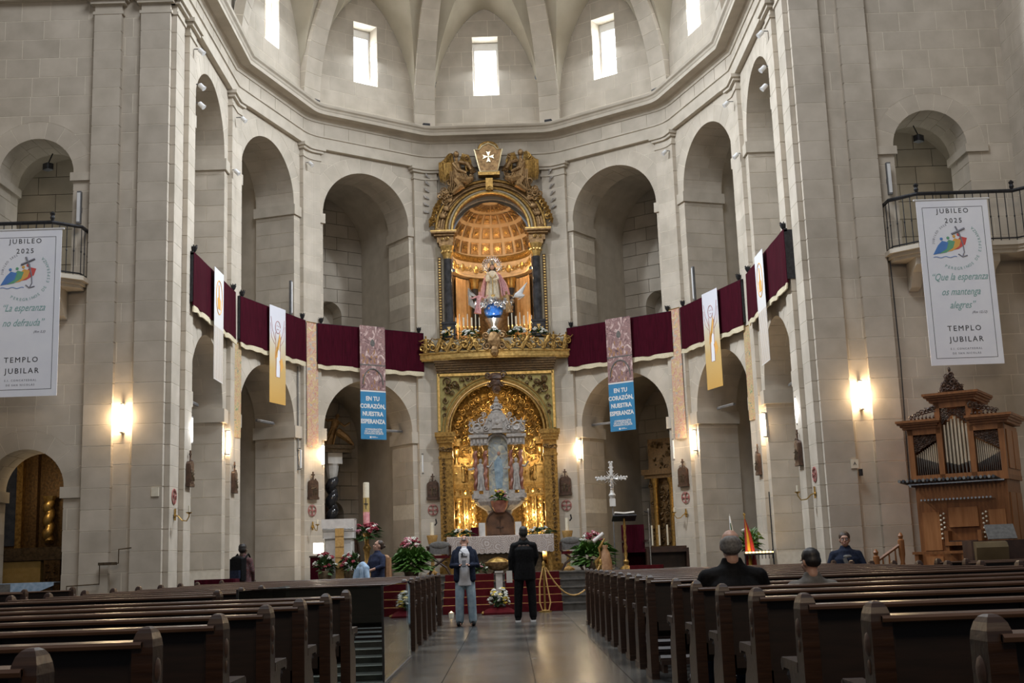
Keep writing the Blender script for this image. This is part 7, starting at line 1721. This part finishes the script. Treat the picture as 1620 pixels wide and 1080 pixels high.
for s, side in ((-1, 'left'), (1, 'right')):
    t = thing('tribune_spotlight', 'small black spotlight hanging in the upper %s tribune arch' % side, 'spotlight', (XC+s*(R+2.45), 22.1, 8.85), s*.6, group='tribune spotlights'); b = MB(); b.box(-.09, .09, -.06, .08, -.05, .07, ch=.02); b.build('housing', 'iron', t); b = MB(); b.cyl((0, 0, .05), (0, .1, .3), .012, n=6); b.build('bracket', 'iron', t)

# ================================================================== organ
TH = -radians(33); OG = thing('pipe_organ', 'carved wooden pipe organ with tin pipes against the right wall', 'organ', (6.83, 20.4, 0), TH)
ow, od = 1.55, 1.15
b = MB(); b.box(.04, ow-.04, .05, od, 0, 2.18); b.box(0, ow, .0, od+.02, 2.16, 2.24); b.box(0, ow, 0, od, 0, .10); b.build('lower_case', 'organ_wood', OG)
b = MB()
for x0, x1, z1 in ((.0, .09, 3.08), (.475, .565, 3.5), (.985, 1.075, 3.5), (1.46, 1.55, 3.08)): b.box(x0, x1, 0, .10, 2.24, z1)
b.box(.0, .55, .0, .10, 2.98, 3.08); b.box(1.0, 1.55, .0, .10, 2.98, 3.08); b.box(.475, 1.075, 0, .1, 3.40, 3.5); b.box(.09, 1.46, .0, .06, 2.24, 2.30); b.build('front_posts', 'organ_wood', OG)
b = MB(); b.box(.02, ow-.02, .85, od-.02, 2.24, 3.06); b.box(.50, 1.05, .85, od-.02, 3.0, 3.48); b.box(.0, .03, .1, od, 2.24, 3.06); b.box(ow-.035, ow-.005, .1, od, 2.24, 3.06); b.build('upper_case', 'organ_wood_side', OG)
for x0, x1, z in ((-.08, .50, 3.08), (1.05, 1.63, 3.08), (.40, 1.15, 3.50)):
    b = MB()
    for k, (dz, g) in enumerate(((0, .02), (.04, .05), (.08, .09), (.11, .11))): b.box(x0-g+.03, x1+g-.03, -g, od-.05, z+dz, z+dz+.04)
    b.build('cornice', 'organ_wood', OG)
b = MB(); sh_ = [(-.26, 0), (.26, 0), (.20, .12), (.12, .24), (.05, .36), (0, .42), (-.05, .36), (-.12, .24), (-.20, .12)]
b.slab([(.775+x*.85, 3.65+z*.85) for x, z in sh_], .04, .07); rr = random.Random(8)
for k in range(30): z = rr.uniform(.02, .30); w_ = .24*(1-z/.36); scroll(b, .775+rr.uniform(-w_, w_), 3.66+z, rr.uniform(.035, .065), .03, 1.3, rr.uniform(0, 6), 1, .3, 9, 4)
b.ball((.775, .05, 4.04), (.03, .03, .05), 6); b.build('crown_carving', 'carved_wood', OG)
for s, x in ((-1, .28), (1, 1.27)):
    b = MB(); sgn = 1 if s > 0 else -1
    for k in range(7): u = k/6; scroll(b, x+sgn*(-.19+.38*u), 3.24+.05+.12*(1-u), .055*(1.3-u*.5), .02, 1.3, k, sgn, .3, 9, 4); leafy(b, x+sgn*(-.19+.38*u), 3.23, .07, .03, pi/2)
    b.build('side_carving', 'carved_wood', OG)
for x0, x1, z1, shape in ((.09, .475, 2.98, 'l'), (.565, .985, 3.40, 'c'), (1.075, 1.46, 2.98, 'r')):
    b = MB(); n = 16
    def ztop(u): return (z1-.34+.22*u) if shape == 'l' else (z1-.34+.22*(1-u)) if shape == 'r' else (z1-.30+.16*(1-abs(2*u-1)))
    for k in range(n):
        u = (k+.5)/n; zb = ztop(u)+.03; xx = x0+(x1-x0)*u
        while zb < z1-.03: scroll(b, xx, zb+.025, .030, .04, 1.2, k+zb*30, 1 if k % 2 else -1, .34, 7, 4); zb += .055
    b.build('pierced_carving', 'carved_wood', OG)
    npp = {'l': 11, 'c': 7, 'r': 12}[shape]
    for k in range(npp):
        u = (k+.5)/npp; xx = x0+(x1-x0)*u; zt = ztop(u); r_ = (x1-x0)/npp*.43; mouth = (2.62-.14*u if shape == 'l' else 2.44+.18*u if shape == 'r' else 2.50-.06*(1-abs(2*u-1)))
        p = bpy.data.objects.new('organ_pipe', None)
        q = MB(); q.cyl((xx, .10, mouth), (xx, .10, zt), r_, n=10); pb = q.build('organ_pipe', 'pipe_metal', OG, smooth=True)
        q = MB(); q.cyl((xx, .10, 2.30), (xx, .10, mouth), r_*.35, r_*.95, n=8); q.build('pipe_foot', 'pipe_foot', pb, smooth=True)
        bpy.data.objects.remove(p)
# horizontal trumpets, keys, stops, music desk
for k in range(24):
    xx = .0+.064*k; q = MB(); q.cyl((xx, .08, 2.13), (xx-.10, -.40+.004*k, 2.20), .010, .028, 8); q.build('horizontal_pipe', 'iron' if k % 2 else 'pipe_foot', OG, smooth=True)
b = MB(); b.box(.0, 1.52, -.25, -.22, 2.13, 2.15); b.box(.02, .05, -.25, .08, 2.1, 2.13); b.build('pipe_rack', 'silver', OG)
for k in range(20): xx = .20+.058*k; q = MB(); q.cyl((xx, .06, 1.86), (xx-.04, -.12, 1.88), .008, .018, 7); q.build('small_trumpet', 'silver', OG)
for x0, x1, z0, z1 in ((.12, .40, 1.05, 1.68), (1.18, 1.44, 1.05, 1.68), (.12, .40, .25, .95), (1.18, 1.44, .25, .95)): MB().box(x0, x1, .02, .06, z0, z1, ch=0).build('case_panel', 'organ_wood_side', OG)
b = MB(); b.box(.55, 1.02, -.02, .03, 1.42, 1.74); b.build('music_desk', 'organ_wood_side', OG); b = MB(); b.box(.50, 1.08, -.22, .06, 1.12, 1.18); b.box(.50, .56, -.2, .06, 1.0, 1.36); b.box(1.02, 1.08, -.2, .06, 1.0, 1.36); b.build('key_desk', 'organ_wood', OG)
b = MB(); b.box(.57, 1.01, -.20, -.06, 1.18, 1.20)
b.build('keyboard', 'carved_wood', OG)
for s_ in (0, 1):
    for k in range(6):
        for j in (0, 1):
            xx = (.43 if s_ == 0 else 1.10)+.05*j; q = MB(); q.cyl((xx, .06, 1.24+.075*k+.03*j), (xx, -.03, 1.24+.075*k+.03*j), .010, n=6); q.ball((xx, -.04, 1.24+.075*k+.03*j), .018, 6); q.build('stop_knob', 'wax', OG)
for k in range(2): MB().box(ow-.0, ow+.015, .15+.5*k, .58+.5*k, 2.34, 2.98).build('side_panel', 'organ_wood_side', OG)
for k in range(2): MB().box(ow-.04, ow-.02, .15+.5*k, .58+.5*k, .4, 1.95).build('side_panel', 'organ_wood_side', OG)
t = thing('organ_bench', 'plain wooden organ bench in front of the keyboard', 'bench', (6.85, 19.35, 0), TH); b = MB(); b.box(-.42, .42, -.14, .14, 1.0, 1.04); b.build('seat', 'organ_wood', t)
for x in (-.36, .36): MB().box(x-.03, x+.03, -.13, .13, .30, 1.0).build('leg', 'organ_wood', t)
MB().box(-.55, .55, -.3, .3, .0, .30).build('platform', 'dark_wood', t)
t = thing('stair_rail', 'turned wooden stair rail left of the organ', 'railing', (6.15, 20.5, 0)); prof = [(.035, 0), (.035, .5), (.05, .55), (.035, .62), (.055, .75), (.055, .98), (.03, 1.0), (.045, 1.05), (.02, 1.1), (0, 1.11)]
for x, z in ((0, .0), (.44, .26)): b = MB(); b.lathe([(r, zz+z if zz > 0 else 0) for r, zz in prof], 10, Matrix.Translation((x, 0, 0))); b.build('newel_post', 'organ_wood', t, smooth=True)
for k in range(3): x = .11+.11*k; b = MB(); b.lathe([(.015, 0), (.02, .4), (.012, .6), (.022, .75), (.012, .92+.26*x/.44-.02)], 8, Matrix.Translation((x, 0, 0))); b.build('baluster', 'organ_wood', t, smooth=True)
b = MB(); b.tube([(0, 0, .90), (.44, 0, 1.18)], .03, 6); b.build('handrail', 'organ_wood', t)
mat_noise('lid_brass', (.13, .09, .045), (.20, .145, .075), 3, .35, metal=.5)
t = thing('keyboard_console', 'dark console with rounded brass-coloured lid right of the organ bench', 'console', (7.12, 18.0, 0), -.1); b = MB(); b.box(-.28, .60, .0, .55, 0, 1.18, ch=.02); b.build('cabinet', 'dark_wood', t)
b = MB(); b.prism([(-.02, .86), (-.13, .90), (-.15, 1.08), (-.10, 1.15), (0, 1.17)], -.26, .20, Matrix(((0, 0, 1, 0), (1, 0, 0, 0), (0, 1, 0, 0), (0, 0, 0, 1)))); b.build('rolltop_lid', 'lid_brass', t, smooth=True)
b = MB(); b.box(-.02, .40, .0, .02, 0, .26, Mrot((.02, .12, 1.20), rx=-.6)); b.build('music_stand', 'cloth_grey', t)
flush_texts(); flush_remesh()
